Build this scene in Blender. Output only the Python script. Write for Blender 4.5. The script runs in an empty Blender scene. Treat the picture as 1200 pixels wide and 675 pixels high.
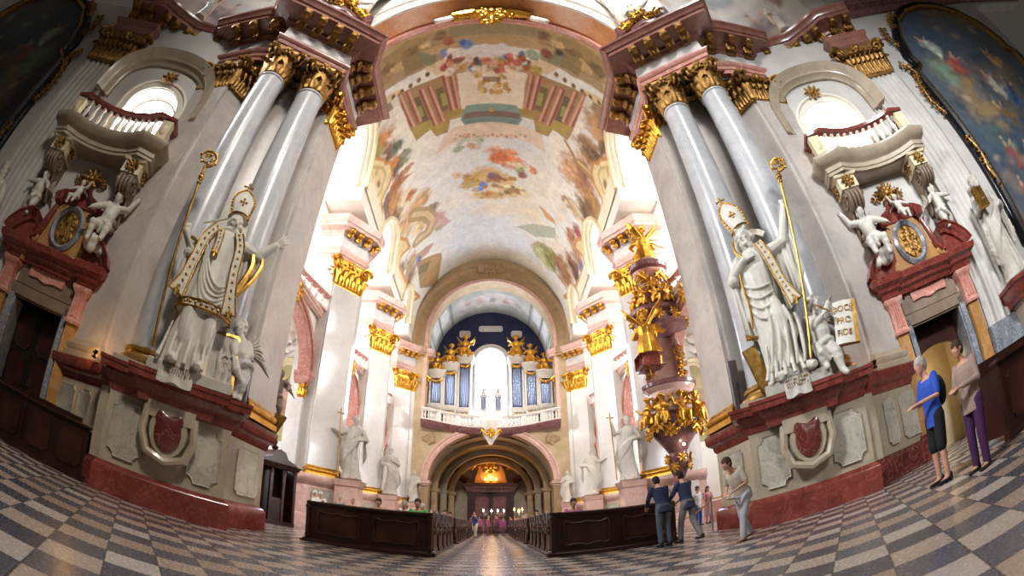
import bpy, math, random
import numpy as np
from mathutils import Vector, Matrix
from math import sin, cos, pi, radians, sqrt, atan2
random.seed(7)
WORLD = .05; EXPO = 0.0; WIN_C = 8.0; WIN_N = 15.0; WIN_O = 26.0; DOME_L = 900; DOME_R = 330
SC = bpy.context.scene
COL = SC.collection

# ------------------------------------------------------------------ mesh building
class MB:
    """collects vertices and faces of ONE mesh"""
    def __init__(s):
        s.v = []; s.f = []
    def add(s, vs, fs, M=None):
        b = len(s.v)
        if M is not None:
            vs = [tuple(M @ Vector(p)) for p in vs]
        s.v.extend([tuple(p) for p in vs])
        s.f.extend([tuple(i + b for i in f) for f in fs])
        return s
    def box(s, x0, x1, y0, y1, z0, z1, M=None):
        vs = [(x0,y0,z0),(x1,y0,z0),(x1,y1,z0),(x0,y1,z0),(x0,y0,z1),(x1,y0,z1),(x1,y1,z1),(x0,y1,z1)]
        return s.add(vs, [(0,3,2,1),(4,5,6,7),(0,1,5,4),(1,2,6,5),(2,3,7,6),(3,0,4,7)], M)
    def cham(s, x0, x1, y0, y1, z0, z1, c=0.03, M=None):
        """box with chamfered front/top edges"""
        return s.rings([[(x0,y0,z0),(x1,y0,z0),(x1,y1,z0),(x0,y1,z0)],
                        [(x0,y0,z1-c),(x1,y0,z1-c),(x1,y1,z1-c),(x0,y1,z1-c)],
                        [(x0+c,y0+c,z1),(x1-c,y0+c,z1),(x1-c,y1-c,z1),(x0+c,y1-c,z1)]], M=M)
    def prism(s, poly, z0, z1, M=None):
        n = len(poly)
        vs = [(x,y,z0) for x,y in poly] + [(x,y,z1) for x,y in poly]
        fs = [tuple(range(n-1,-1,-1)), tuple(range(n,2*n))]
        fs += [(i,(i+1)%n,(i+1)%n+n,i+n) for i in range(n)]
        return s.add(vs, fs, M)
    def slab(s, poly, y0, y1, M=None):
        """polygon in x,z extruded along y"""
        n = len(poly)
        vs = [(x,y0,z) for x,z in poly] + [(x,y1,z) for x,z in poly]
        fs = [tuple(range(n)), tuple(range(2*n-1,n-1,-1))]
        fs += [(i+n,(i+1)%n+n,(i+1)%n,i) for i in range(n)]
        return s.add(vs, fs, M)
    def rings(s, rings, cap=True, closed=True, M=None, loop=False):
        n = len(rings[0]); vs = [p for r in rings for p in r]; fs = []
        m = len(rings)
        for j in range(m if loop else m-1):
            a = j*n; b = ((j+1)%m)*n
            for i in range(n if closed else n-1):
                k = (i+1)%n
                fs.append((a+i,a+k,b+k,b+i))
        if cap and not loop:
            fs.append(tuple(range(n-1,-1,-1))); fs.append(tuple(range((m-1)*n,m*n)))
        return s.add(vs, fs, M)
    def lathe(s, prof, n=24, c=(0,0), sx=1, sy=1, a0=0, a1=2*pi, M=None, cap=True):
        full = abs(a1-a0-2*pi) < 1e-6
        m = n if full else n+1
        rings = [[(c[0]+r*sx*cos(a0+(a1-a0)*i/n), c[1]+r*sy*sin(a0+(a1-a0)*i/n), z) for i in range(m)] for r,z in prof]
        return s.rings(rings, cap=cap and full, closed=full, M=M)
    def tube(s, pts, r, n=8, cap=True, M=None, flat=1.0):
        P = [Vector(p) for p in pts]; m = len(P)
        R = r if isinstance(r,(list,tuple)) else [r]*m
        rings = []; prev = None
        for i in range(m):
            t = (P[min(i+1,m-1)]-P[max(i-1,0)])
            if t.length < 1e-9: t = Vector((0,0,1))
            t.normalize()
            if prev is None:
                ref = Vector((0,0,1)) if abs(t.z) < .9 else Vector((1,0,0))
                u = t.cross(ref).normalized()
            else:
                u = prev - t*prev.dot(t)
                u = u.normalized() if u.length > 1e-6 else t.orthogonal().normalized()
            prev = u; w = t.cross(u)
            rings.append([tuple(P[i]+u*(R[i]*cos(2*pi*k/n))+w*(R[i]*flat*sin(2*pi*k/n))) for k in range(n)])
        return s.rings(rings, cap=cap, M=M)
    def ell(s, c, r, n=12, m=8, M=None, rot=None):
        r = (r,r,r) if not isinstance(r,(tuple,list)) else r
        rings = []
        for j in range(m+1):
            th = -pi/2 + pi*(0.03+0.94*j/m)
            ring = []
            for i in range(n):
                p = Vector((r[0]*cos(th)*cos(2*pi*i/n), r[1]*cos(th)*sin(2*pi*i/n), r[2]*sin(th)))
                if rot is not None: p = rot @ p
                ring.append((c[0]+p.x, c[1]+p.y, c[2]+p.z))
            rings.append(ring)
        return s.rings(rings, M=M)
    def sweep(s, prof, path, closed=False, M=None, capends=True, side=1):
        """prof: (outward offset, z); path in plan; outward = to the right of travel * side"""
        n = len(path); rings = []
        for i in range(n):
            p = Vector(path[i])
            a = Vector(path[i-1]) if (i > 0 or closed) else None
            b = Vector(path[(i+1)%n]) if (i < n-1 or closed) else None
            def nrm(d):
                d = d.normalized(); return Vector((d.y,-d.x))*side
            if a is None: m = nrm(b-p); k = 1
            elif b is None: m = nrm(p-a); k = 1
            else:
                n1 = nrm(p-a); n2 = nrm(b-p); m = n1+n2
                if m.length < 1e-6: m = n1; k = 1
                else:
                    m.normalize(); k = 1/max(m.dot(n1), .35)
            rings.append([(p.x+m.x*o*k, p.y+m.y*o*k, z) for o,z in prof])
        return s.rings(rings, cap=capends, closed=False if False else False, M=M, loop=closed)
    def grid(s, fn, nu, nv, M=None, skip=None):
        vs = [fn(i/nu, j/nv) for j in range(nv+1) for i in range(nu+1)]
        fs = []
        for j in range(nv):
            for i in range(nu):
                if skip and skip((i+.5)/nu,(j+.5)/nv): continue
                a = j*(nu+1)+i
                fs.append((a,a+1,a+nu+2,a+nu+1))
        return s.add(vs, fs, M)
    def merge(s, o, M=None):
        return s.add(o.v, o.f, M)

def mesh_of(mb, name, M=None, smooth=40):
    me = bpy.data.meshes.new(name)
    vs = np.array(mb.v, dtype=np.float64)
    flip = False
    if M is not None:
        A = np.array(M)
        vs = vs @ A[:3,:3].T + A[:3,3]
        flip = np.linalg.det(A[:3,:3]) < 0
    fs = [f[::-1] for f in mb.f] if flip else mb.f
    me.from_pydata(vs.tolist(), [], fs)
    me.update()
    if smooth:
        me.polygons.foreach_set('use_smooth', [True]*len(me.polygons))
        me.set_sharp_from_angle(angle=radians(smooth))
    return me

def obj(name, mb, mat, parent=None, M=None, smooth=40, label=None):
    me = mb if isinstance(mb, bpy.types.Mesh) else mesh_of(mb, name, M, smooth)
    if isinstance(mb, bpy.types.Mesh) and M is not None:
        me.transform(M)
        if M.determinant() < 0: me.flip_normals()
    if parent is not None:
        me.transform(Matrix.Translation(-root_loc(parent)))
    me.materials.clear(); me.materials.append(mat)
    o = bpy.data.objects.new(name, me); COL.objects.link(o)
    if parent is not None: o.parent = parent
    if label: o['label'] = label
    return o

def root_loc(o):
    L = Vector((0,0,0))
    while o is not None:
        L = L + o.location; o = o.parent
    return L

def thing(name, label, cat, loc, group=None):
    o = bpy.data.objects.new(name, None); COL.objects.link(o)
    o.empty_display_size = .2
    o.location = loc; o['label'] = label; o['category'] = cat; o['kind'] = 'thing'
    if group: o['group'] = group
    return o

def tag(o, label, cat, group=None):
    o['label'] = label; o['category'] = cat; o['kind'] = 'thing'
    if group: o['group'] = group
    return o

def struct(name, mb, mat, M=None, smooth=40, label=None):
    o = obj(name, mb, mat, None, M, smooth)
    o['kind'] = 'structure'
    if label: o['label'] = label
    return o

def dup(o, parent=None, mat=None):
    c = o.copy(); COL.objects.link(c)
    if parent is not None: c.parent = parent
    if mat is not None:
        c.data = o.data.copy(); c.data.materials.clear(); c.data.materials.append(mat)
    for ch in o.children: dup(ch, c)
    return c

def remesh(mb, voxel, smooth_iter=2, M=None, name='m', decimate=None):
    """fuse overlapping closed shapes into one continuous skin"""
    me = bpy.data.meshes.new('tmp'); me.from_pydata(mb.v, [], mb.f); me.update()
    o = bpy.data.objects.new('tmp', me); COL.objects.link(o)
    md = o.modifiers.new('r','REMESH'); md.mode = 'VOXEL'; md.voxel_size = voxel; md.use_smooth_shade = True
    if smooth_iter:
        sm = o.modifiers.new('s','SMOOTH'); sm.iterations = smooth_iter; sm.factor = .5
    if decimate:
        d = o.modifiers.new('d','DECIMATE'); d.ratio = decimate
    dg = bpy.context.evaluated_depsgraph_get()
    out = bpy.data.meshes.new_from_object(o.evaluated_get(dg))
    bpy.data.objects.remove(o); bpy.data.meshes.remove(me)
    out.name = name
    if M is not None:
        out.transform(M)
        if M.determinant() < 0: out.flip_normals()
    out.polygons.foreach_set('use_smooth', [True]*len(out.polygons))
    return out

def frame(o, ax, ay, az=(0,0,1)):
    return Matrix(((ax[0],ay[0],az[0],o[0]),(ax[1],ay[1],az[1],o[1]),(ax[2] if len(ax)>2 else 0,ay[2] if len(ay)>2 else 0,az[2],o[2] if len(o)>2 else 0),(0,0,0,1)))

def T(x,y,z): return Matrix.Translation((x,y,z))
def RZ(a): return Matrix.Rotation(a,4,'Z')
def RX(a): return Matrix.Rotation(a,4,'X')
def RY(a): return Matrix.Rotation(a,4,'Y')
def SCL(x,y,z): return Matrix.Diagonal((x,y,z,1))

# frames of the place (metres; nave runs along +Y, crossing around the origin)
PIER = frame((6.73,7.74,0), (-.8,.6), (-.6,-.8))                 # s towards nave, u outwards
WALL = frame((11.06,7.36,0), (.866,-.5), (-.5,-.866))           # s along the portal wall, u out of it
MIRC = Matrix(((-1,0,0,.3),(0,1,0,-.55),(0,0,1,0),(0,0,0,1)))   # crossing, other side
MIRN = Matrix(((-1,0,0,0),(0,1,0,0),(0,0,1,0),(0,0,0,1)))       # nave, other side
ID = Matrix.Identity(4)
def pt(M, s, u, z): return M @ Vector((s,u,z))

# ------------------------------------------------------------------ materials
def lin1(c): return c/12.92 if c <= .04045 else ((c+.055)/1.055)**2.4
def hx(h):
    h = h.lstrip('#'); return tuple(lin1(int(h[i:i+2],16)/255) for i in (0,2,4))
MATS = {}
def new_mat(name):
    m = bpy.data.materials.new(name); m.use_nodes = True
    nt = m.node_tree; b = nt.nodes['Principled BSDF']
    MATS[name] = m
    return m, nt, b
def N(nt, t, **kw):
    n = nt.nodes.new(t)
    for k,v in kw.items(): setattr(n,k,v)
    return n
def setv(n, **kw):
    for k,v in kw.items(): n.inputs[k].default_value = v
def noise(nt, scale, detail=4, rough=.55, dist=0.0, vec=None):
    n = N(nt,'ShaderNodeTexNoise'); setv(n, Scale=scale, Detail=detail, Roughness=rough, Distortion=dist)
    nt.links.new(vec, n.inputs['Vector']); return n.outputs['Fac']
def ramp(nt, fac, stops):
    r = N(nt,'ShaderNodeValToRGB'); e = r.color_ramp.elements
    while len(e) < len(stops): e.new(.5)
    for el,(p,c) in zip(e, stops): el.position = p; el.color = (*c,1)
    nt.links.new(fac, r.inputs['Fac']); return r.outputs['Color']
def mixc(nt, fac, a, b, mode='MIX'):
    m = N(nt,'ShaderNodeMix', data_type='RGBA', blend_type=mode)
    for sock,v in (('Factor',fac),('A',a),('B',b)):
        i = [x for x in m.inputs if x.name == sock and (x.type == 'RGBA' if sock != 'Factor' else x.type == 'VALUE')][0]
        if hasattr(v,'is_linked'): nt.links.new(v,i)
        else: i.default_value = (*v,1) if isinstance(v,tuple) else v
    return [x for x in m.outputs if x.type == 'RGBA'][0]
def mth(nt, op, a, b=None, clamp=False):
    m = N(nt,'ShaderNodeMath', operation=op, use_clamp=clamp)
    for i,v in enumerate((a,b)):
        if v is None: continue
        if hasattr(v,'is_linked'): nt.links.new(v, m.inputs[i])
        else: m.inputs[i].default_value = v
    return m.outputs[0]
def bump(nt, b, h, strength=.2, dist=.02):
    n = N(nt,'ShaderNodeBump'); setv(n, Strength=strength, Distance=dist)
    nt.links.new(h, n.inputs['Height']); nt.links.new(n.outputs[0], b.inputs['Normal'])
def pos(nt):
    return N(nt,'ShaderNodeNewGeometry').outputs['Position']
def marble(name, c1, c2, vein=None, scale=1.2, rough=.25, veinw=.5, bmp=.0, coat=0.0):
    m,nt,b = new_mat(name); p = pos(nt)
    f = noise(nt, scale, 6, .6, .8, p)
    col = ramp(nt, f, [(.32,hx(c1)),(.68,hx(c2))])
    f2 = noise(nt, scale*7, 3, .6, 0, p)
    col = mixc(nt, mth(nt,'MULTIPLY',f2,.25), col, hx(c1))
    if vein:
        w = noise(nt, scale*1.3, 5, .55, 1.6, p)
        w = mth(nt,'ABSOLUTE', mth(nt,'SUBTRACT', w, .5))
        w = mth(nt,'SUBTRACT', 1, mth(nt,'MULTIPLY', w, 34), True)
        col = mixc(nt, mth(nt,'MULTIPLY', w, veinw), col, hx(vein))
    nt.links.new(col, b.inputs['Base Color'])
    setv(b, Roughness=rough)
    b.inputs['Coat Weight'].default_value = coat; b.inputs['Coat Roughness'].default_value = .08
    if bmp: bump(nt, b, f2, bmp, .02)
    return m
def plain(name, c, rough=.6, metal=0.0, var=.12, scale=3, bmp=0.0, c2=None):
    m,nt,b = new_mat(name); p = pos(nt)
    f = noise(nt, scale, 4, .6, 0, p)
    a = hx(c); d = hx(c2) if c2 else tuple(x*(1-var*2) for x in a)
    nt.links.new(ramp(nt, f, [(.35,a),(.7,d)]), b.inputs['Base Color'])
    setv(b, Roughness=rough, Metallic=metal)
    if bmp: bump(nt, b, noise(nt, scale*6, 4, .6, 0, p), bmp, .02)
    return m
def emis(name, c, s, base='#ffffff'):
    m,nt,b = new_mat(name)
    b.inputs['Base Color'].default_value = (*hx(base),1)
    b.inputs['Emission Color'].default_value = (*hx(c),1); b.inputs['Emission Strength'].default_value = s
    return m
def vcol(name, rough=.7):
    m,nt,b = new_mat(name)
    a = N(nt,'ShaderNodeVertexColor'); a.layer_name = 'paint'
    nt.links.new(a.outputs['Color'], b.inputs['Base Color']); setv(b, Roughness=rough)
    bump(nt, b, noise(nt, 6, 4, .6, 0, pos(nt)), .06, .02)
    return m

marble('column', '#c9c8c7', '#adaeb2', '#94969d', 1.0, .26, .25, coat=.15)
marble('pilaster', '#cfc6bd', '#b3aaa5', '#a2938c', .8, .22, .25, coat=.2)
marble('pale_pilaster', '#ebe7e1', '#dcd7d1', '#cdc0b6', .8, .16, .3, coat=.4)
marble('dado', '#c0b09a', '#a3937c', '#8d7a62', .9, .3, .3, coat=.15)
marble('panel', '#cdc4b2', '#a9a293', '#77736c', 1.6, .28, .5, coat=.15)
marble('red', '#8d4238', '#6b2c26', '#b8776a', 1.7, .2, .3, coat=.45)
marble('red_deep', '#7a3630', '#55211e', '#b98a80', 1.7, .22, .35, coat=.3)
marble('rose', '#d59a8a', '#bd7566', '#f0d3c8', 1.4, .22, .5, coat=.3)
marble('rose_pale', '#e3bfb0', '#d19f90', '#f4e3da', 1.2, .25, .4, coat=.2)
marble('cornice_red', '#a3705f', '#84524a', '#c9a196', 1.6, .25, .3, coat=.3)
marble('mauve', '#8b5d5c', '#6c4145', '#c8a3a0', 2.0, .22, .4, coat=.4)
marble('orange', '#e2a468', '#cf8146', '#f3cfa0', .9, .3, .35)
marble('ochre', '#c39258', '#a1703d', '#e0b98a', 1.6, .3, .4, coat=.2)
marble('greymarble', '#8f9298', '#6a6f78', '#c9ccd2', 2.2, .25, .6, coat=.2)
marble('frieze', '#e6e1da', '#cdc8c4', '#b9aeb0', 1.0, .3, .25)
marble('statue', '#dbd6ca', '#c6bfb2', None, 1.5, .5, 0)
marble('statue_grey', '#c9c2b6', '#a59c90', None, 2.5, .55, 0)
marble('cherub_stone', '#d8d3c9', '#c0b9ac', None, 2.5, .5, 0)
plain('stucco', '#f0e8d8', .75, 0, .06, 1.2, .03)
plain('stucco_white', '#f3ede2', .75, 0, .04, 1.2, .03)
plain('stucco_gold', '#e6d9b8', .75, 0, .06, 1.5, .03, '#d9c69a')
plain('wall_stone', '#cfcac3', .7, 0, .07, .9, .03, '#bdb8b2')
plain('brown_wall', '#a89a8c', .7, 0, .1, .9, .03, '#8f8274')
plain('gold', '#e6b453', .3, 1, .12, 6, .25, '#c58a24')
plain('gold_old', '#b88c4e', .5, .85, .18, 6, .3, '#6b4d28')
plain('brass', '#c9a04c', .3, 1, .1, 8, 0)
plain('darkwood', '#3a1a12', .32, 0, .2, 2, .05, '#220d0a')
plain('darkwood_carved', '#47241a', .3, 0, .2, 2, .05, '#2b120d')
plain('blackframe', '#141318', .25, 0, .2, 4, 0)
plain('brownstone', '#8d7763', .5, 0, .15, 2, .1, '#6d5a4a')
plain('iron', '#26262a', .45, .7, .1, 5)
plain('steel', '#b9bcc2', .25, 1, .05, 5)
plain('pipe', '#9fb0d4', .25, .9, .05, 5)
plain('blue_wall', '#27305a', .7, 0, .1, 1.0, .03, '#1a2044')
plain('dark_door', '#1d110d', .4, 0, .2, 2, .05)
plain('rope', '#e0a02c', .6, 0, .1, 20, .1)
MATS['lamp_warm'] = emis('lamp_warm','#ffb04a',30); MATS['lamp_white'] = emis('lamp_white','#fff0dc',45); MATS['candle'] = emis('candle','#ffa54a',30)
# ------------------------------------------------------------------ floor
def floor_mat():
    m,nt,b = new_mat('floor_tiles'); p = pos(nt)
    sp = N(nt,'ShaderNodeSeparateXYZ'); nt.links.new(p, sp.inputs[0])
    x,y = sp.outputs[0], sp.outputs[1]
    k = sqrt(.5); S = .46727
    a = mth(nt,'DIVIDE', mth(nt,'ADD', mth(nt,'MULTIPLY', mth(nt,'ADD',x,y), k), 1.1124), S)
    c = mth(nt,'DIVIDE', mth(nt,'SUBTRACT', mth(nt,'MULTIPLY', mth(nt,'SUBTRACT',y,x), k), 2.5233), S)
    ia = mth(nt,'FLOOR',a); ic = mth(nt,'FLOOR',c)
    par = mth(nt,'ABSOLUTE', mth(nt,'MODULO', mth(nt,'ADD',ia,ic), 2))
    cv = N(nt,'ShaderNodeCombineXYZ'); nt.links.new(ia,cv.inputs[0]); nt.links.new(ic,cv.inputs[1])
    wn = N(nt,'ShaderNodeTexWhiteNoise', noise_dimensions='2D'); nt.links.new(cv.outputs[0], wn.inputs['Vector'])
    rnd = wn.outputs['Value']
    n1 = noise(nt, 2.5, 6, .65, 1.2, p); n2 = noise(nt, 28, 4, .7, 0, p)
    light = ramp(nt, rnd, [(0,hx('#b09a87')),(.4,hx('#c2ad9a')),(.75,hx('#cbbbab')),(1,hx('#d8cfc6'))])
    light = mixc(nt, mth(nt,'MULTIPLY',n1,.45), light, hx('#8d7563'))
    dark = ramp(nt, rnd, [(0,hx('#55545b')),(1,hx('#6b6a70'))])
    dark = mixc(nt, mth(nt,'MULTIPLY',n2,.5), dark, hx('#48474d'))
    col = mixc(nt, par, light, dark)
    def edge(v):
        f = mth(nt,'FRACT',v); return mth(nt,'MINIMUM', f, mth(nt,'SUBTRACT',1,f))
    e = mth(nt,'MINIMUM', edge(a), edge(c))
    g = mth(nt,'LESS_THAN', e, .016)
    col = mixc(nt, mth(nt,'MULTIPLY',g,.7), col, hx('#2b2726'))
    nt.links.new(col, b.inputs['Base Color'])
    nt.links.new(mth(nt,'ADD', .14, mth(nt,'MULTIPLY', n2, .24)), b.inputs['Roughness'])
    bump(nt, b, mth(nt,'SUBTRACT', mth(nt,'MULTIPLY',n2,.05), mth(nt,'MULTIPLY',g,1.0)), .1, .006)
    return m
floor_mat()
f = MB().box(-26,26,-14,60,-.3,0)
struct('floor', f, MATS['floor_tiles'], smooth=0, label='chequered floor of beige and dark grey stone squares')

# ------------------------------------------------------------------ helpers for openings
def arch_z(s, sa, sb, zs, rise):
    t = (s-(sa+sb)/2)/((sb-sa)/2); return zs + rise*sqrt(max(0,1-t*t))
def wall_open(s0, s1, z0, z1, th, ops, step=.12):
    """wall slab in (s, z), thickness th behind u=0, openings (sa,sb,za,zspring,rise)"""
    mb = MB(); cuts = {s0,s1}
    for sa,sb,za,zs,r in ops:
        n = max(2,int((sb-sa)/step)) if r > 0 else 1
        for i in range(n+1): cuts.add(sa+(sb-sa)*(0.5-.5*cos(pi*i/n) if r > 0 else i/n))
    cs = sorted(cuts)
    for a,b in zip(cs, cs[1:]):
        if b-a < 1e-6: continue
        m = (a+b)/2; here = sorted([o for o in ops if o[0] < m < o[1]], key=lambda o:o[2])
        za = z0; zb = z0
        for o in here:
            if o[2] > z0+1e-6:
                mb.slab([(a,za),(b,zb),(b,o[2]),(a,o[2])], -th, 0)
            za = arch_z(a,o[0],o[1],o[3],o[4]); zb = arch_z(b,o[0],o[1],o[3],o[4])
        mb.slab([(a,za),(b,zb),(b,z1),(a,z1)], -th, 0)
    return mb
def arc_pts(c, rx, rz, a0, a1, n):
    return [(c[0]+rx*cos(a0+(a1-a0)*i/n), c[1]+rz*sin(a0+(a1-a0)*i/n)) for i in range(n+1)]
def band(mb, pts, prof, M=None):
    """moulding following a curve in the (s,z) plane; prof = (across outwards, u) list; across measured to the left of travel"""
    n = len(pts); rings = []
    for i in range(n):
        a = Vector(pts[max(i-1,0)]); b = Vector(pts[min(i+1,n-1)]); d = (b-a)
        d.normalize(); q = Vector((-d.y,d.x)); p = Vector(pts[i])
        rings.append([(p.x+q.x*o, u, p.y+q.y*o) for o,u in prof])
    return mb.rings(rings, cap=True, closed=True, M=M)

# ------------------------------------------------------------------ gilded ornament
def leaf(mb, base, out, side, h, w, curl=.35, nseg=7, M=None):
    """an acanthus leaf rising from base and curling over at the tip"""
    base = Vector(base); out = Vector(out); side = Vector(side); vs = []; fs = []
    for j in range(nseg+1):
        t = j/nseg
        z = h*(t - .28*max(0,t-.72)/.28*1.2) if t > .72 else h*t
        o = curl*h*(t**3) + .06*h*sin(pi*t)
        ww = w*(sin(pi*(.15+.8*t))**.7)*(1+.22*cos(5*2*pi*t))*.5
        for k,(c,b) in enumerate(((-1,-.10),(-.5,.02),(0,.12),(.5,.02),(1,-.10))):
            p = base + out*(o + b*w) + side*(ww*c) + Vector((0,0,z))
            vs.append(tuple(p))
    for j in range(nseg):
        for k in range(4):
            a = j*5+k; fs.append((a,a+1,a+6,a+5))
    mb.add(vs, fs, M)
def spiral(mb, c, ax, up, r, turns=1.6, th=.1, depth=None, n=26, M=None, start=0.0, taper=.5):
    c = Vector(c); ax = Vector(ax); up = Vector(up); pts = []; rr = []
    for i in range(n+1):
        t = i/n; a = start + turns*2*pi*t; q = r*(1-.86*t)
        pts.append(tuple(c + ax*(q*cos(a)) + up*(q*sin(a)))); rr.append(th*(1-taper*t))
    mb.tube(pts, rr, 7, M=M)
def capital(w, d, h, rnd=True, leaves=None, back=False):
    """composite capital, base at z 0, centred on 0,0; w,d = shaft width and depth"""
    mb = MB(); a = w/2; b = d/2
    def per(t):
        if rnd: return (cos(t),sin(t),cos(t),sin(t))
        return None
    if rnd:
        mb.lathe([(a*1.02,0),(a*1.09,.03*h),(a*1.02,.07*h),(a*.98,.1*h),(a*1.0,.5*h),(a*1.16,.78*h),(a*1.3,.86*h)], 28)
        n = leaves or 8
        for row,(hh,off,ww,cu) in enumerate(((.42,0,.78,.42),(.68,.5,.72,.42))):
            for i in range(n):
                t = 2*pi*(i+off)/n; o = (cos(t),sin(t),0); s = (-sin(t),cos(t),0)
                leaf(mb, (a*1.0*o[0],a*1.0*o[1],.07*h), o, s, hh*h, ww*a*(6.2/n)*1.35, cu)
    else:
        mb.rings([[(x*a*k,y*b*k,z*h) for x,y in ((-1,-1),(1,-1),(1,1),(-1,1))] for k,z in ((1.02,0),(1.08,.03),(1.02,.07),(.99,.1),(1.0,.5),(1.12,.78),(1.22,.86))])
        n = leaves or 4
        for row,(hh,off,cu) in enumerate(((.42,0.5,.4),(.68,0,.4))):
            for o,s,half,dist in (((0,1,0),(1,0,0),a,b),((1,0,0),(0,1,0),b,a),((-1,0,0),(0,1,0),b,a)):
                m = max(1,round(n*half/a)); lw = 2*half/m
                for i in range(m + (0 if row == 0 else 1)):
                    q = -half + lw*(i+off) 
                    leaf(mb, (o[0]*dist+s[0]*q, o[1]*dist+s[1]*q, .07*h), o, s, hh*h, lw*1.15, cu)
    # corner volutes
    for sx in (-1,1):
        for sy in ((-1,1) if rnd or back else (1,)):
            dg = Vector((sx*(.72 if rnd else 1.0*a/a), sy*(.72 if rnd else .55),0)).normalized()
            cx,cy = (a*1.12*sx*.78, a*1.12*sy*.78) if rnd else (a*1.08*sx, b*1.15*sy)
            c = Vector((cx,cy,.79*h)) + dg*(.05*h)
            for q in (-1,1):
                sd = Vector((-dg.y,dg.x,0))*(.075*h*q)
                spiral(mb, c+sd, dg, (0,0,1), .2*h, 1.7, .055*h)
            mb.ell(c, (.07*h,.07*h,.07*h), 8, 6)
            mb.tube([c+dg*(-.35*h)+Vector((0,0,-.3*h)), c+dg*(-.2*h)+Vector((0,0,-.02*h)), c+dg*(-.02*h)+Vector((0,0,.19*h)), c+dg*(.1*h)+Vector((0,0,.17*h))],[.05*h,.07*h,.08*h,.05*h],7)
    # egg band
    m = 14 if rnd else 6
    for i in range(m):
        if rnd:
            t = 2*pi*i/m; mb.ell((a*1.2*cos(t),a*1.2*sin(t),.8*h),(.06*h,.06*h,.05*h),6,5)
        else:
            q = -a+2*a*(i+.5)/m; mb.ell((q,b*1.2,.8*h),(.06*h,.06*h,.05*h),6,5)
    # abacus with concave sides and a rosette
    ax = a*1.42 if rnd else a*1.28; bx = ax if rnd else b*1.5
    ring = []
    for i in range(4):
        c0 = [(-1,-1),(1,-1),(1,1),(-1,1)][i]; c1 = [(-1,-1),(1,-1),(1,1),(-1,1)][(i+1)%4]
        for k in range(6):
            t = k/6; x = c0[0]*(1-t)+c1[0]*t; y = c0[1]*(1-t)+c1[1]*t
            dip = .16*sin(pi*t); nx,ny = (0,c0[1]) if c0[1] == c1[1] else (c0[0],0)
            ring.append(((x-nx*dip)*ax,(y-ny*dip)*bx))
    mb.rings([[(x*k,y*k,z*h) for x,y in ring] for k,z in ((.9,.88),(.97,.92),(1,.95),(1,1.0))])
    for o in (((0,1),(0,-1),(1,0),(-1,0)) if rnd else ((0,1),)):
        c = Vector((o[0]*ax*.88, o[1]*bx*.9, .9*h)); mb.ell(c,(.1*h,.1*h,.1*h),8,6)
        for i in range(6):
            t = 2*pi*i/6; sd = Vector((-o[1],o[0],0))
            mb.ell(c+sd*(.1*h*cos(t))+Vector((0,0,.1*h*sin(t))),(.055*h,.055*h,.055*h),6,5)
    return mb
def rocaille(pts, w, seed=0, lobes=1.0):
    """gilded scrolling shell-work along a curve in (s, z); front at +u"""
    r = random.Random(seed); mb = MB(); n = len(pts)
    P = [Vector((p[0],.08,p[1])) for p in pts]
    mb.tube(P, [w*.22*(.6+.4*sin(pi*i/(n-1))) for i in range(n)], 7)
    for i in range(n-1):
        d = (P[i+1]-P[i]); L = d.length; d.normalize(); q = Vector((d.z,0,-d.x))
        k = max(1,int(L/(w*.5)))
        for j in range(k):
            c = P[i]+(P[i+1]-P[i])*((j+.5)/k); sg = 1 if (i*k+j)%2 else -1
            spiral(mb, c+q*sg*w*.35, d, q*sg, w*.3*(.8+.4*r.random()), 1.3, w*.09, start=r.random()*2)
            for e in (-1,1):
                tip = c+q*(e*w*(.55+.3*r.random()))+d*(w*.35*(r.random()-.2))
                mb.tube([c, c*.5+tip*.5+Vector((0,.07,0)), tip+Vector((0,.02,0))],[w*.12,w*.13,w*.02],6,flat=.6)
    return mb
def rosette(R, M=None, n=8):
    mb = MB(); mb.ell((0,.06,0),(R*.3,R*.25,R*.3),10,6)
    for k in range(n):
        t = 2*pi*k/n; d = Vector((cos(t),0,sin(t)))
        for q in (.45,.75):
            c = d*(R*q)+Vector((0,.05,0)); mb.ell(c,(R*.22,R*.12,R*.22),8,5)
        mb.tube([d*R*.5+Vector((0,.08,0)), d*R*.9+Vector((0,.1,0)), d*R*1.1+Vector((0,.02,0))],[R*.1,R*.1,R*.02],5)
    return mb
def modillion():
    """scroll bracket hanging under a cornice: back at y 0, top at z 0"""
    mb = MB()
    prof = [(0,0),(.8,0),(.8,-.1)] + [(.62+.16*cos(t),-.2+.14*sin(t)) for t in np.linspace(.6,-2.2,7)] + [(.4,-.26),(.2,-.4),(.06,-.52),(0,-.5)]
    n = len(prof); w = .15
    vs = [(-w,y,z) for y,z in prof]+[(w,y,z) for y,z in prof]
    fs = [tuple(range(n)), tuple(range(2*n-1,n-1,-1))]+[(i+n,(i+1)%n+n,(i+1)%n,i) for i in range(n)]
    mb.add(vs,fs)
    for x in (-.13,0,.13):
        leaf(mb,(x,.25,-.5),(0,1,0),(1,0,0),.42,.2,.7)
    mb.ell((0,.74,-.2),(.2,.1,.13),8,6)
    for x in (-.16,.16): spiral(mb,(x,.62,-.2),(0,1,0),(0,0,1),.15,1.4,.045)
    return mb
MODM = mesh_of(modillion(),'modillion'); MODM.materials.append(MATS['gold_old'])
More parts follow.
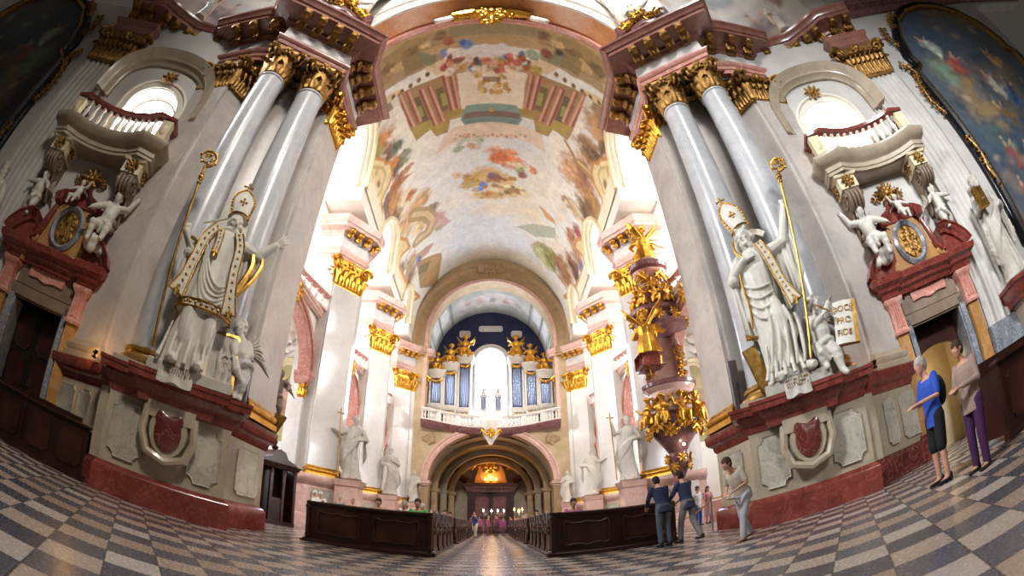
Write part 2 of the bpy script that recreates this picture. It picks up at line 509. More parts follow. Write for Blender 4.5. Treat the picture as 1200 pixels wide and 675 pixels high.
def put_modillions(parent, path, spacing, off, z, M=ID, scale=1.0, skip=()):
    """scroll brackets along a plan path, outward = right of travel"""
    L = root_loc(parent); cnt = 0
    for i in range(len(path)-1):
        a = Vector(path[i]); b = Vector(path[i+1]); d = b-a; ln = d.length
        if ln < .35: continue
        d.normalize(); q = Vector((d.y,-d.x))
        k = max(1,round(ln/spacing))
        for j in range(k):
            p = a+d*(ln*(j+.5)/k)+q*off
            m = M @ frame((p.x,p.y,z),(-d.x,-d.y),(q.x,q.y)) @ SCL(scale,scale,scale)
            o = bpy.data.objects.new('modillion', MODM); COL.objects.link(o); o.parent = parent
            o.matrix_local = Matrix.Translation(-L) @ m
            cnt += 1
    return cnt
def baluster(h, r=.09):
    return MB().lathe([(r*.9,0),(r*.9,h*.07),(r*.55,h*.1),(r*.5,h*.16),(r*.95,h*.34),(r*1.05,h*.42),(r*.8,h*.55),(r*.45,h*.72),(r*.42,h*.82),(r*.62,h*.86),(r*.5,h*.9),(r*.9,h*.93),(r*.9,h)],10)
# ------------------------------------------------------------------ crossing piers
ARCHI = [(-.35,14.6),(0,14.6),(0,14.82),(.05,14.84),(.05,15.04),(.11,15.08),(.17,15.2),(.17,15.26),(-.35,15.26)]
FRZ   = [(-.35,15.26),(.02,15.26),(.02,16.05),(-.35,16.05)]
CORN  = [(-.35,16.05),(.06,16.05),(.12,16.18),(.2,16.22),(.22,16.36),(.32,16.42),(.9,16.46),(.9,16.62),(.98,16.66),(1.06,16.84),(1.14,16.9),(1.16,17.02),(1.1,17.1),(-.35,17.14)]
# plan of the frieze, far side of nave pilaster -> round the pier -> behind the window arch -> portal wall
ENT = [(7.2,12.1),(6.05,11.9),(6.05,9.75),(5.72,8.95),(7.95,7.15),(8.35,7.75),(9.2,7.55),(10.95,7.5),(11.2,7.95),(12.3,7.75),(13.4,7.0),(14.2,5.9),(14.55,5.3),(15.9,4.4)]
PIERPOLY = [(6.15,11.6),(6.15,9.75),(6.95,9.6),(8.62,8.3),(9.05,8.4),(9.33,7.72),(10.95,7.57),(11.05,8.05),(11.4,8.05),(11.4,11.6)]
def ogee(z0, z1, u0, u1):
    h = z1-z0; w = u1-u0
    return [(u0,z0),(u0+w*.12,z0+h*.04),(u0+w*.2,z0+h*.2),(u0+w*.22,z0+h*.3),(u0+w*.45,z0+h*.42),(u0+w*.55,z0+h*.55),(u0+w*.6,z0+h*.6),(u0+w*.9,z0+h*.66),(u0+w*.92,z0+h*.84),(u0+w,z0+h*.88),(u0+w,z1)]
def notch(s0, s1, z0, z1, c=.16):
    """panel outline with scooped corners"""
    out = []
    for cx,cz,a in ((s0,z0,pi/2),(s1,z0,pi),(s1,z1,1.5*pi),(s0,z1,0)):
        q = [(cx+c*cos(a-t),cz+c*sin(a-t)) for t in np.linspace(0,pi/2,5)]
        out += q
    return out
def shield(cs, cz, w, h):
    """baroque shield outline"""
    pts = [(-.5,.95),(-.35,1.0),(-.2,.9),(0,.82),(.2,.9),(.35,1.0),(.5,.95),(.56,.7),(.5,.45),(.54,.15),(.5,-.2),(.38,-.5),(.2,-.7),(0,-.78),(-.2,-.7),(-.38,-.5),(-.5,-.2),(-.54,.15),(-.5,.45),(-.56,.7)]
    return [(cs+x*w, cz+z*h) for x,z in pts]

def pedestal(M, lab):
    c = pt(M,.1,-1,0)
    t = thing('statue_pedestal', lab, 'pedestal', c)
    mb = MB(); mb.prism([(-1.5,-2.2),(1.6,-2.2),(1.6,0),(-1.5,0)],0,.5)
    mb.sweep([(0,.5),(.0,.54),(-.05,.6),(-.1,.66),(-.4,.66)],[(1.6,-2.2),(1.6,0),(-1.5,0),(-1.5,-2.2)],side=1)
    mb.prism([(-1.4,-2.2),(1.5,-2.2),(1.5,-.1),(-1.4,-.1)],.45,.66)
    obj('plinth', mb, MATS['red'], t, M)
    mb = MB(); mb.box(-1.38,1.48,-2.2,-.12,.66,2.2)
    obj('dado', mb, MATS['dado'], t, M)
    for s0,s1 in ((-1.22,-.42),(.62,1.32)):
        p = MB(); o = notch(s0,s1,.82,2.02)
        p.rings([[(x,-.13,z) for x,z in o],[(x,-.06,z) for x,z in o],[(s0+(x-s0)*.94+(s1-s0)*.03,-.085,.82+(z-.82)*.96+.024) for x,z in o]])
        obj('panel', p, MATS['panel'], t, M)
    # console with shield
    con = MB(); o = shield(.12,1.62,.86,.66)
    con.rings([[(x,-.14,z) for x,z in o],[(x,.1,z) for x,z in o],[(.12+(x-.12)*.9,.2,1.62+(z-1.62)*.9) for x,z in o]])
    con.box(-.42,.66,-.14,.22,1.9,2.22)
    con.tube([(-.4,.12,2.1),(-.46,.14,1.6),(-.3,.16,1.2),(.12,.18,1.06),(.54,.16,1.2),(.7,.14,1.6),(.64,.12,2.1)],.1,8)
    cn = obj('console', con, MATS['dado'], t, M)
    sh = MB(); o = shield(.12,1.62,.56,.46)
    sh.rings([[(x,.15,z) for x,z in o],[(x,.24,z) for x,z in o],[(.12+(x-.12)*.9,.26,1.62+(z-1.62)*.9) for x,z in o]])
    obj('shield', sh, MATS['red_deep'], cn, M, label='dark red marble shield')
    mb = MB()
    path = [(1.5,-2.2),(1.5,-.12),(.98,-.12),(.98,.18),(-.66,.18),(-.66,-.12),(-1.4,-.12),(-1.4,-2.2)]
    mb.sweep(ogee(2.15,2.76,-.02,.34)+[(-.3,2.76),(-.3,2.15)], path, side=1)
    mb.prism([(1.45,-2.2),(1.45,-.15),(.95,-.15),(.95,.15),(-.63,.15),(-.63,-.15),(-1.35,-.15),(-1.35,-2.2)][::-1],2.17,2.755)
    obj('cornice', mb, MATS['red'], t, M)
    return t

def low_pedestal(M, lab, path, prism, panels):
    """panelled base under flat pilasters; path in plan with the outside on the right of travel"""
    c = M @ Vector((path[1][0],path[1][1],0))
    t = thing('pilaster_pedestal', lab, 'pedestal', c)
    mb = MB(); mb.sweep([(.16,0),(.16,.52),(.1,.6),(.04,.66),(-.3,.66),(-.3,0)], path); mb.prism(prism,0,.66)
    obj('plinth', mb, MATS['red_deep'] if len(path) > 4 else MATS['red'], t, M)
    mb = MB(); mb.sweep([(.03,.66),(.03,2.2),(-.3,2.2),(-.3,.66)], path); mb.prism(prism,.66,2.2)
    obj('dado', mb, MATS['dado'], t, M)
    for (a,b,z0,z1) in panels:
        a = Vector(a); b = Vector(b); d = (b-a); L = d.length; d.normalize(); q = Vector((d.y,-d.x))
        F = frame((a.x+q.x*.03,a.y+q.y*.03,0),(d.x,d.y),(q.x,q.y))
        o = notch(0,L,z0,z1,.1); p = MB()
        p.rings([[(x,0,z) for x,z in o],[(x,.05,z) for x,z in o],[(L*.5+(x-L*.5)*.9,.03,(z0+z1)/2+(z-(z0+z1)/2)*.95) for x,z in o]])
        obj('panel', p, MATS['panel'], t, M @ F)
    mb = MB(); mb.sweep([(.03,2.2),(.08,2.26),(.1,2.38),(.2,2.44),(.24,2.5),(.26,2.72),(.2,2.76),(-.3,2.76),(-.3,2.2)], path); mb.prism(prism,2.2,2.75)
    obj('cornice', mb, MATS['red'], t, M)
    return t

def round_column(M, s, u, lab, z0=2.76, r=.55):
    t = thing('marble_column', lab, 'column', M @ Vector((s,u,z0)))
    Q = M @ T(s,u,0)
    b = MB(); b.cham(-r*1.38,r*1.38,-r*1.38,r*1.38,z0,z0+.16,.02)
    obj('plinth', b, MATS['dado'], t, Q)
    b = MB(); b.lathe([(r*1.3,z0+.15),(r*1.4,z0+.2),(r*1.4,z0+.28),(r*1.3,z0+.33),(r*1.16,z0+.35),(r*1.12,z0+.41),(r*1.22,z0+.44),(r*1.24,z0+.5),(r*1.16,z0+.55),(r*1.04,z0+.57)],36)
    obj('base', b, MATS['gold_base'], t, Q)
    zt = 13.15
    prof = [(r*1.03,z0+.56),(r,z0+.75)]
    for k in range(1,9):
        q = k/8; prof.append((r*(1+.02*sin(pi*min(q*1.4,1)) - .13*q**1.6), z0+.75+(zt-z0-.85)*q))
    prof += [(r*.94,zt-.06),(r*.94,zt)]
    b = MB(); b.lathe(prof,44)
    obj('shaft', b, MATS['column'], t, Q)
    cp = capital(r*1.8,r*1.8,1.45,True,8)
    obj('capital', cp, MATS['gold_old'], t, Q @ T(0,0,zt), smooth=50)
    return t

plain('gold_base', '#caa05a', .32, .6, .15, 4, .1, '#a07a42')
def pil_capital(M, p, d, w, dep, z, h, mat='gold_old', parent=None, name='capital'):
    """flat capital: p plan point of face centre, d outward direction"""
    d = Vector(d).normalized(); F = frame((p[0],p[1],z),(d.y,-d.x),(d.x,d.y))
    return obj(name, capital(w,dep,h,False,max(3,round(w/.3))), MATS[mat], parent, M @ F, smooth=50)

def crossing_side(M, side):
    L = side == 'left'
    near = 'the beardless bishop statue' if L else 'the bearded bishop statue'
    P = M @ PIER; W = M @ WALL
    pedestal(P, 'red and beige marble pedestal with a shield, carrying '+near)
    round_column(P, .80,-.80, 'round grey marble column beside the nave, behind '+near)
    round_column(P,-.76,-.80, 'round grey marble column away from the nave, behind '+near)
    low_pedestal(M, 'panelled marble base on the nave flank of the pier by '+near,
                 [(6.9,11.35),(6.2,11.35),(6.2,9.65),(6.5,8.9)],[(7.5,11.3),(6.25,11.3),(6.25,9.7),(6.6,9.0),(7.5,9.2)][::-1],
                 [((6.2,11.1),(6.2,9.95),.85,2.05)])
    low_pedestal(M, 'brownish panelled marble base between the side door and '+near,
                 [(8.2,7.0),(8.35,7.5),(8.95,7.5),(11.0,7.42),(11.0,8.2)],[(8.4,9),(8.4,7.55),(8.95,7.55),(10.95,7.48),(10.95,9)],
                 [((9.1,7.49),(9.6,7.47),.85,2.05),((9.8,7.47),(10.75,7.43),.85,2.05)])
    # pier core
    mb = MB(); mb.prism(PIERPOLY[::-1], 2.7, 14.6)
    struct('trim_3' if L else 'trim_4', mb, MATS['pilaster'], M, 0)
    # pilasters as things: base, shaft, capital
    for (a,b,lab,dep,gm) in (((6.15,11.15),(6.15,9.85),'flat grey marble pilaster facing the nave beside '+near,.12,'gold'),
                          ((9.42,7.70),(10.86,7.565),'flat grey marble pilaster near the balcony window, beyond '+near,.14,'gold_old')):
        a = Vector(a); b = Vector(b); d = (b-a); w = d.length; d.normalize(); q = Vector((d.y,-d.x)); c = (a+b)/2
        t = thing('flat_pilaster', lab, 'pilaster', M @ Vector((c.x,c.y,2.76)))
        F = M @ frame((c.x,c.y,0),(-d.x,-d.y),(q.x,q.y))
        k = MB(); k.box(-w/2,w/2,-.3,dep,3.2,12.9); obj('shaft', k, MATS['pilaster'], t, F)
        k = MB(); k.sweep([(.02,2.76),(.16,2.76),(.16,2.9),(.1,2.94),(.14,3.0),(.14,3.1),(.06,3.16),(.02,3.26),(-.1,3.26),(-.1,2.76)],[(w/2,-.25),(w/2,dep),(-w/2,dep),(-w/2,-.25)],side=1)
        obj('base', k, MATS['gold' if gm == 'gold' else 'dado'], t, F)
        pil_capital(M,(c.x+q.x*(dep-.25),c.y+q.y*(dep-.25)),q,w*1.0,.5,12.9,1.6,gm,t)
    # capital on the return of the outer pilaster
    t = obj('gilded_capital', capital(.8,.4,1.6,False,3), MATS['gold_old'], None, M @ frame((9.28,8.05,12.9),(.44,-.9),(-.9,-.44)), smooth=50)
    tag(t, 'gilded capital on the narrow pilaster return next to '+near, 'capital')
    # entablature
    e = MB(); e.sweep(FRZ, ENT); fr = struct('trim_1' if L else 'trim_2', e, MATS['frieze'], M, 30)
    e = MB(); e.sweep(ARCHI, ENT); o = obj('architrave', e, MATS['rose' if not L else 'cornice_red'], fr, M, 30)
    e = MB(); e.sweep(CORN, ENT); obj('cornice', e, MATS['cornice_red'], fr, M, 30)
    put_modillions(fr, ENT, .8, .1, 16.47, M)
    # mass above the pier behind the frieze, up to the vaults
    e = MB(); e.prism([(7.2,12.1),(6.3,11.8),(6.3,9.9),(6.0,9.0),(7.95,7.45),(8.4,8.0),(9.2,7.8),(10.95,7.75),(11.2,8.2),(11.2,12.1)][::-1],14.58,17.1)
    struct('trim_5' if L else 'trim_6', e, MATS['stucco'], M, 0)

crossing_side(ID,'right'); crossing_side(MIRC,'left')
# ------------------------------------------------------------------ portal walls of the crossing
def brush(n_u, n_v): return np.zeros((n_v, n_u, 3))
class Canvas:
    """a painted surface: colours over (a, b) in metres of that surface"""
    def __init__(s, a0, a1, b0, b1, nu, nv, base, seed=1):
        s.a0,s.a1,s.b0,s.b1,s.nu,s.nv = a0,a1,b0,b1,nu,nv
        s.A,s.B = np.meshgrid(np.linspace(a0,a1,nu+1), np.linspace(b0,b1,nv+1))
        s.c = np.ones((nv+1,nu+1,3))*np.array(hx(base)); s.rng = np.random.default_rng(seed)
    def fbm(s, scale, octs=4, seed=0):
        r = np.random.default_rng(seed+77); out = np.zeros_like(s.A); amp = 1; tot = 0
        for o in range(octs):
            f = scale*2**o; G = r.random((int((s.b1-s.b0)*f)+3, int((s.a1-s.a0)*f)+3))
            x = (s.A-s.a0)*f; y = (s.B-s.b0)*f; i = x.astype(int); j = y.astype(int); u = x-i; v = y-j
            u = u*u*(3-2*u); v = v*v*(3-2*v)
            out += amp*(G[j,i]*(1-u)*(1-v)+G[j,i+1]*u*(1-v)+G[j+1,i]*(1-u)*v+G[j+1,i+1]*u*v); tot += amp; amp *= .55
        return out/tot
    def mix(s, mask, col):
        col = np.array(hx(col)) if isinstance(col,str) else col
        s.c = s.c*(1-mask[...,None]) + col*mask[...,None]
    def blob(s, a, b, ra, rb, col, ang=0, soft=.35, warp=.3, al=1.0, seed=None):
        seed = int(abs(a*31+b*17)*10)%997 if seed is None else seed
        m = 1.45*max(ra,rb); da_ = (s.a1-s.a0)/s.nu; db_ = (s.b1-s.b0)/s.nv
        i0 = max(0,int((a-m-s.a0)/da_)); i1 = min(s.nu+1,int((a+m-s.a0)/da_)+2); j0 = max(0,int((b-m-s.b0)/db_)); j1 = min(s.nv+1,int((b+m-s.b0)/db_)+2)
        if i0 >= i1 or j0 >= j1: return
        w = (slice(j0,j1),slice(i0,i1)); da = s.A[w]-a; db = s.B[w]-b
        x = (da*cos(ang)+db*sin(ang))/ra; y = (-da*sin(ang)+db*cos(ang))/rb
        d = np.sqrt(x*x+y*y)
        if warp: d = d+warp*(s.fb(seed)[w]-.5)*2+warp*.7*(s.fine(seed)[w]-.5)*2
        k = (np.clip((1-d)/soft,0,1)*al)[...,None]; c = np.array(hx(col)) if isinstance(col,str) else col
        s.c[w] = s.c[w]*(1-k)+c*k
    def daubs(s, a, b, ra, rb, col, seed, n=9, al=.6):
        """broken brushwork: small lighter and darker touches inside a painted patch"""
        r = random.Random(seed); c = np.array(hx(col))
        for k in range(n):
            t = r.random()*2*pi; q = sqrt(r.random())*.85; f = r.choice((.55,.7,.82,1.18,1.35,1.5)); e = .22+.25*r.random()
            s.blob(a+ra*q*cos(t), b+rb*q*sin(t), max(.07,ra*e), max(.07,rb*e*(.4+.6*r.random())), np.clip(c*f*np.array((1.05,1,.93)),0,1), r.random()*3, .6, .35, al, seed+k)
    def fine(s, seed):
        if not hasattr(s,'_fi'): s._fi = [s.fbm(4.0,3,k+20) for k in range(4)]
        return s._fi[seed%4]
    def fb(s, seed):
        if not hasattr(s,'_fb'): s._fb = [s.fbm(1.1,4,k) for k in range(6)]
        return s._fb[seed%6]
    def poly(s, pts, col, soft=.06, al=1.0, warp=0.0):
        P = np.array(pts); inside = np.zeros(s.A.shape,bool); dist = np.full(s.A.shape,1e9); n = len(P)
        A = s.A+ (warp*(s.fb(1)-.5) if warp else 0); B = s.B+(warp*(s.fb(2)-.5) if warp else 0)
        for i in range(n):
            x0,y0 = P[i]; x1,y1 = P[(i+1)%n]
            cnd = ((y0>B)!=(y1>B)); 
            if y1 != y0: inside ^= cnd & (A < (x1-x0)*(B-y0)/(y1-y0)+x0)
            L = max((x1-x0)**2+(y1-y0)**2,1e-9); t = np.clip(((A-x0)*(x1-x0)+(B-y0)*(y1-y0))/L,0,1)
            dist = np.minimum(dist, np.hypot(A-x0-t*(x1-x0),B-y0-t*(y1-y0)))
        sd = np.where(inside,dist,-dist); s.mix(np.clip(sd/soft+.5,0,1)*al, col)
    def line(s, pts, w, col, soft=.04, al=1.0):
        dist = np.full(s.A.shape,1e9)
        for (x0,y0),(x1,y1) in zip(pts,pts[1:]):
            L = max((x1-x0)**2+(y1-y0)**2,1e-9); t = np.clip(((s.A-x0)*(x1-x0)+(s.B-y0)*(y1-y0))/L,0,1)
            dist = np.minimum(dist, np.hypot(s.A-x0-t*(x1-x0),s.B-y0-t*(y1-y0)))
        s.mix(np.clip((w-dist)/soft+.5,0,1)*al, col)
    def grain(s, amt, scale=3, seed=3):
        f = s.fbm(scale,4,seed); s.c = np.clip(s.c*(1+amt*(f-.5)*2)[...,None],0,1)
    def figure(s, a, b, h, robe, ang=0, skin='#d9a987', flip=1, al=.7):
        """a loosely brushed draped figure of height h"""
        ca,sa = cos(ang),sin(ang)
        def L(x,y): return (a+h*(x*ca-y*sa), b+h*(x*sa+y*ca))
        s.blob(*L(0,-.1),h*.24,h*.38,robe,ang,.7,.5,al); s.blob(*L(.1*flip,-.32),h*.3,h*.18,robe,ang+.3,.7,.5,al); s.daubs(*L(0,-.15),h*.24,h*.4,robe,int(a*7+b*3),12,.5)
        s.blob(*L(0,.2),h*.1,h*.13,skin,ang,.5,.3,al); s.blob(*L(.02,.38),h*.065,h*.08,skin,ang,.4,.1,al)
        s.blob(*L(.2*flip,.18),h*.16,h*.045,skin,ang+.5*flip,.5,.2,al); s.blob(*L(.02,.44),h*.06,h*.045,'#5d4632',ang,.5,.2,al*.8)
    def paint_on(s, me):
        at = me.color_attributes.new('paint','FLOAT_COLOR','POINT')
        d = np.ones((s.c.shape[0]*s.c.shape[1],4),dtype=np.float32); d[:,:3] = np.clip(s.c,0,1).reshape(-1,3)
        at.data.foreach_set('color', d.ravel())

vcol('oil_painting', .35); vcol('fresco', .8)
plain('gilt', '#cda052', .36, 1, .15, 6, .2, '#8f6730')
MATS['win_c'] = emis('win_c', '#f4f8ff', WIN_C)

def fluted(s0, s1, z0, z1, n=6, dep=.1):
    """pilaster shaft with flutes: outline in (s,u)"""
    pts = [(s0,-.3),(s0,dep)]; w = (s1-s0); m = w*.06; fw = (w-m*2)/n
    for i in range(n):
        a = s0+m+i*fw; pts.append((a+fw*.12,dep))
        for k in range(1,5):
            t = pi*k/5; pts.append((a+fw*(.5-.38*cos(t)), dep-.07*sin(t)))
        pts.append((a+fw*.88,dep))
    pts += [(s1,dep),(s1,-.3)]
    mb = MB(); mb.prism(pts[::-1], z0, z1); return mb

ESC = None
def portal_side(M, side):
    L = side == 'left'
    W = M @ WALL
    who = 'beside the dark stalls' if L else 'behind the man in the blue shirt'
    whs = 'dark-lit' if L else 'bright-lit'
    # wall
    mb = wall_open(-.2, 17, 0, 17.2, .7, [(.24,2.2,0,3.65,0),(.0,2.1,9.6,11.5,1.05)])
    struct('wall_'+side, mb, MATS['wall_stone'], W, 0)
    # window pane + frame
    p = MB(); p.slab([(-.05,9.6),(2.15,9.6)]+arc_pts((1.05,11.5),1.1,1.1,0,pi,16),-.62,-.6)
    w = struct('window_1' if L else 'window_2', p, MATS['win_c'], W, 0)
    fr = MB(); band(fr, [(.05,9.6)]+[(1.05-1.0*cos(t),11.5+1.0*sin(t)) for t in np.linspace(0,pi,18)]+[(2.05,9.6)], [(-.09,-.6),(.0,-.6),(.0,-.5),(-.09,-.5)][::-1])
    for x in (.6,1.05,1.5): fr.box(x-.02,x+.02,-.6,-.55,9.6,12.4)
    for z in (10.3,11.0,11.7): fr.box(.05,2.05,-.6,-.55,z-.02,z+.02)
    obj('window_frame', fr, MATS['stucco_white'], w, W)
    # arched surrounds: inner ring and large eared hood
    t = thing('window_surround', 'moulded arch with a gilded keystone around the %s balcony window' % ('left-lit' if False else ('dim transept' if L else 'sunny transept')), 'arch', pt(W,1.3,0,12))
    a = MB(); arc = [(1.05-1.18*cos(x),11.5+1.2*sin(x)) for x in np.linspace(-.0,pi,26)]
    band(a, [(-.13,10)]+arc+[(2.23,10)], [(-.12,-.02),(-.12,.05),(-.02,.08),(.1,.06),(.14,.16),(.22,.14),(.24,-.02)])
    obj('inner_arch', a, MATS['stucco'], t, W)
    a = MB(); arc = [(1.3-1.95*abs(cos(x))**.8*(1 if cos(x)>0 else -1),11.9+1.9*sin(x)**.8) for x in np.linspace(.0,pi,36)]
    band(a, [(-.65,11.1)]+arc+[(3.25,11.4)], [(-.1,-.05),(-.1,.12),(.05,.2),(.1,.32),(.2,.36),(.3,.5),(.42,.56),(.46,.6),(.46,-.05)])
    obj('hood_mould', a, MATS['dado'], t, W)
    obj('keystone', rosette(.36), MATS['gold_old'], t, W @ T(1.05,.16,13.0), label='gilded shell keystone')
    # door: recess, leaves
    d = MB(); d.slab([(.24,0),(2.2,0),(2.2,3.65),(.24,3.65)],-.66,-.6)
    if L:
        dd = struct('door_1', d, MATS['dark_door'], W, 0)
    else:
        # open door: warm lit vestibule behind
        d = MB(); d.box(-.3,2.8,-2.6,-2.5,0,3.9); d.box(-.3,-.2,-2.6,-.7,0,3.9); d.box(2.7,2.8,-2.6,-.7,0,3.9); d.box(-.3,2.8,-2.6,-.7,3.8,3.9); 
        dd = struct('wall_vestibule', d, MATS['stucco_gold'], W, 0)
        d2 = MB(); d2.slab([(.24,2.55)]+[(1.22-.98*cos(x),2.55+.5*sin(x)) for x in np.linspace(0,pi,14)]+[(2.2,2.55),(2.2,3.65),(.24,3.65)],-.62,-.54); obj('transom', d2, MATS['darkwood_carved'], dd, W)
    dl = thing('portal_door', ('closed dark carved door leaf ' if L else 'dark carved open door leaf ')+who, 'door', pt(W,.3,-.5,0))
    lf = MB(); F = T(.26,-.58,.02) if L else T(.26,-.6,.02) @ RZ(radians(-100))
    for (xa,xb) in (((0,.96),(.98,1.92)) if L else ((0,.96),)):
        lf.box(xa,xb,0,.08,0,3.6)
    obj('leaf', lf, MATS['dark_door'], dl, W @ F)
    for (xa,xb) in (((0,.96),(.98,1.92)) if L else ((0,.96),)):
        for z0,z1 in ((.2,1.2),(1.35,2.3),(2.45,3.4)):
            o = notch(xa+.12,xb-.12,z0,z1,.12); p = MB()
            p.rings([[(x,.06,z) for x,z in o],[(x,.12,z) for x,z in o],[((xa+xb)/2+(x-(xa+xb)/2)*.85,.1,(z0+z1)/2+(z-(z0+z1)/2)*.9) for x,z in o]])
            obj('panel', p, MATS['darkwood'], dl, W @ F)
    hd = MB(); hd.tube([(.84,.08,1.55),(.84,.16,1.55),(.74,.16,1.55)],.018,7); obj('handle', hd, MATS['brass'], dl, W @ F)
    # portal architecture
    t = thing('door_portal', 'red and ochre marble door surround with broken pediment '+who, 'portal', pt(W,1.2,.1,0))
    for s0,s1 in ((-.02,.24),(2.2,2.52)):
        j = MB(); j.box(s0,s1,-.6,.08,0,3.95); j.box(s0+.05,s1-.05,.08,.14,0,3.9); obj('jamb', j, MATS['greymarble'], t, W)
    j = MB(); j.box(-.02,2.52,-.6,.08,3.65,4.05); j.box(.05,2.45,.08,.14,3.7,4.0)
    j.slab([(.1,4.05),(2.4,4.05),(2.4,4.45),(2.2,4.5),(2.2,4.66),(.3,4.66),(.3,4.5),(.1,4.45)],-.05,.1); obj('overdoor', j, MATS['brownstone'], t, W)
    j = MB(); o = [(.55,4.33)]+arc_pts((.65,4.5),.14,.17,pi,pi/2,4)+[(.9,4.6),(1.25,4.66),(1.6,4.6)]+arc_pts((1.85,4.5),.14,.17,pi/2,0,4)+[(1.95,4.33),(1.6,4.36),(1.25,4.28),(.9,4.36)]
    j.slab(o[::-1],.08,.16); obj('lozenge', j, MATS['rose'], t, W, label='rose marble tablet over the door')
    for s0,s1 in ((-.42,-.05),(2.56,3.0)):
        p = MB(); p.box(s0,s1,-.1,.22,.75,4.68); obj('pilaster_strip', p, MATS['ochre'], t, W)
        p = MB(); p.box(s0-.05,s1+.05,-.1,.3,0,.75); obj('pilaster_foot', p, MATS['red_deep'], t, W)
        p = MB(); p.sweep([(-.2,3.55),(.06,3.55),(.08,3.62),(.03,3.68),(.03,4.35),(.08,4.42),(.14,4.5),(.14,4.58),(-.2,4.58)],[(s1,-.1),(s1,.24),(s0,.24),(s0,-.1)],side=1); p.box(s0,s1,-.1,.25,3.55,4.58)
        for k in range(4): p.box(s0+(s1-s0)*(.16+.2*k),s0+(s1-s0)*(.26+.2*k),.2,.3,3.75,4.3)
        obj('pilaster_capital', p, MATS['rose'], t, W)
    W2 = W @ T(0,0,-.33); W3 = W @ T(0,0,-.45)
    # entablature: curved red cornice that breaks forward over the strips
    def corn(path, z0):
        c = MB(); c.sweep([(-.4,z0),(.06,z0),(.1,z0+.12),(.2,z0+.17),(.22,z0+.26),(.36,z0+.34),(.4,z0+.5),(.34,z0+.56),(-.4,z0+.58)], path, side=1); return c
    c = corn([(3.15,-.1),(3.15,.28),(2.5,.28),(2.4,.12),(1.8,.2),(1.25,.24),(.7,.2),(.1,.12),(0,.28),(-.5,.28),(-.5,-.1)],4.95); obj('entablature', c, MATS['red'], t, W2)
    # raked scroll halves of the pediment
    for sg,s0,ztop in ((1,-.72,6.35),(-1,3.42,6.35)):
        pts = [(s0,5.5),(s0+sg*.12,5.75),(s0+sg*.4,6.05),(s0+sg*.75,6.25),(s0+sg*.95,6.22)]
        if sg < 0: pts = pts[::-1]
        p = MB(); band(p, pts, [(-.1,-.05),(-.1,.45),(.02,.5),(.06,.58),(.14,.62),(.16,.68),(.2,.68),(.2,-.05)])
        p.slab([(x,z-.02) for x,z in pts]+[(pts[-1][0],5.5),(pts[0][0],5.5)] if sg > 0 else [(x,z-.02) for x,z in pts]+[(pts[-1][0],5.5),(pts[0][0],5.5)],-.05,.36)
        obj('pediment_half', p, MATS['red'], t, W2)
    # cartouche
    p = MB(); o = [(-.05,5.5),(2.55,5.5),(2.5,5.75),(2.2,5.85),(2.05,6.1),(2.0,6.5),(1.95,6.95),(1.7,7.15),(.8,7.15),(.55,6.95),(.5,6.5),(.45,6.1),(.3,5.85),(0,5.75)]
    p.slab(o,-.05,.25)
    for sx in (-1,1): spiral(p,(1.25+sx*1.05,.28,5.72),(sx,0,0),(0,0,1),.16,1.6,.06)
    cart = obj('cartouche', p, MATS['ochre'], t, W2)
    p = MB(); ov = [(1.25+.56*cos(x),6.35+.7*sin(x)) for x in np.linspace(0,2*pi,40)]
    band(p, ov[::-1], [(-.13,.2),(-.13,.3),(-.03,.38),(.06,.3),(.06,.2)]); obj('medallion_rim', p, MATS['greymarble'], cart, W2)
    p = MB(); o = [(1.25+.42*cos(x)*1.0,6.35+.56*sin(x)) for x in np.linspace(0,2*pi,36,endpoint=False)]
    p.slab(o,.2,.27); r = random.Random(3)
    for k in range(46):
        a_ = r.random()*2*pi; q = sqrt(r.random())*.9; p.ell((1.25+.36*q*cos(a_),.28,6.35+.5*q*sin(a_)),(.05+.06*r.random(),.05,.06+.08*r.random()),7,5)
    obj('medallion_relief', p, MATS['gold_old'], cart, W2, label='gilded relief in an oval')
    for sx in (-1,1):
        p = MB(); p.tube([(1.25+sx*1.15,.28,5.75),(1.25+sx*.95,.32,5.95),(1.25+sx*.86,.34,6.4),(1.25+sx*.78,.32,6.9)],[.1,.12,.1,.08],8); obj('side_scroll', p, MATS['red'], t, W2)
    p = MB(); hood = [(.5,7.02),(.46,7.15),(.62,7.22),(.85,7.3),(1.0,7.5),(1.25,7.62),(1.5,7.5),(1.65,7.3),(1.88,7.22),(2.04,7.15),(2.0,7.02)]
    band(p, hood, [(-.12,-.05),(-.12,.32),(0,.4),(.06,.5),(.16,.54),(.16,-.05)])
    p.slab([(.55,7.1)]+hood[3:8]+[(1.95,7.1)],-.05,.3)
    for sx in (-1,1): spiral(p,(1.25+sx*.76,.5,7.12),(sx,0,0),(0,0,1),.15,1.6,.06); 
    obj('hood', p, MATS['red'], t, W2)
    # balcony
    t = thing('balcony', 'concave stone balcony on two scroll consoles in front of the %s window' % ('dim transept' if L else 'sunny transept'), 'balcony', pt(W3,1.4,.4,9.1))
    path = [(-.75,-.1),(-.75,.95),(-.2,1.1),(.3,.86),(.85,.72),(1.4,.68),(1.95,.72),(2.5,.86),(3.0,1.1),(3.55,.95),(3.55,-.1)][::-1]
    s = MB(); s.sweep([(-.2,9.0),(-.12,9.0),(-.06,9.1),(.02,9.14),(.02,9.3),(.1,9.36),(.2,9.42),(.26,9.55),(.3,9.6),(.3,9.7),(-.2,9.72)],path,side=1)
    s.prism([(x,y-.02) for x,y in path[::-1]][::-1],9.02,9.7); obj('slab', s, MATS['dado'], t, W3)
    pth2 = [(-.7,-.05),(-.7,.95),(-.2,1.06),(.3,.83),(.85,.69),(1.4,.65),(1.95,.69),(2.5,.83),(3.0,1.06),(3.5,.95),(3.5,-.05)][::-1]
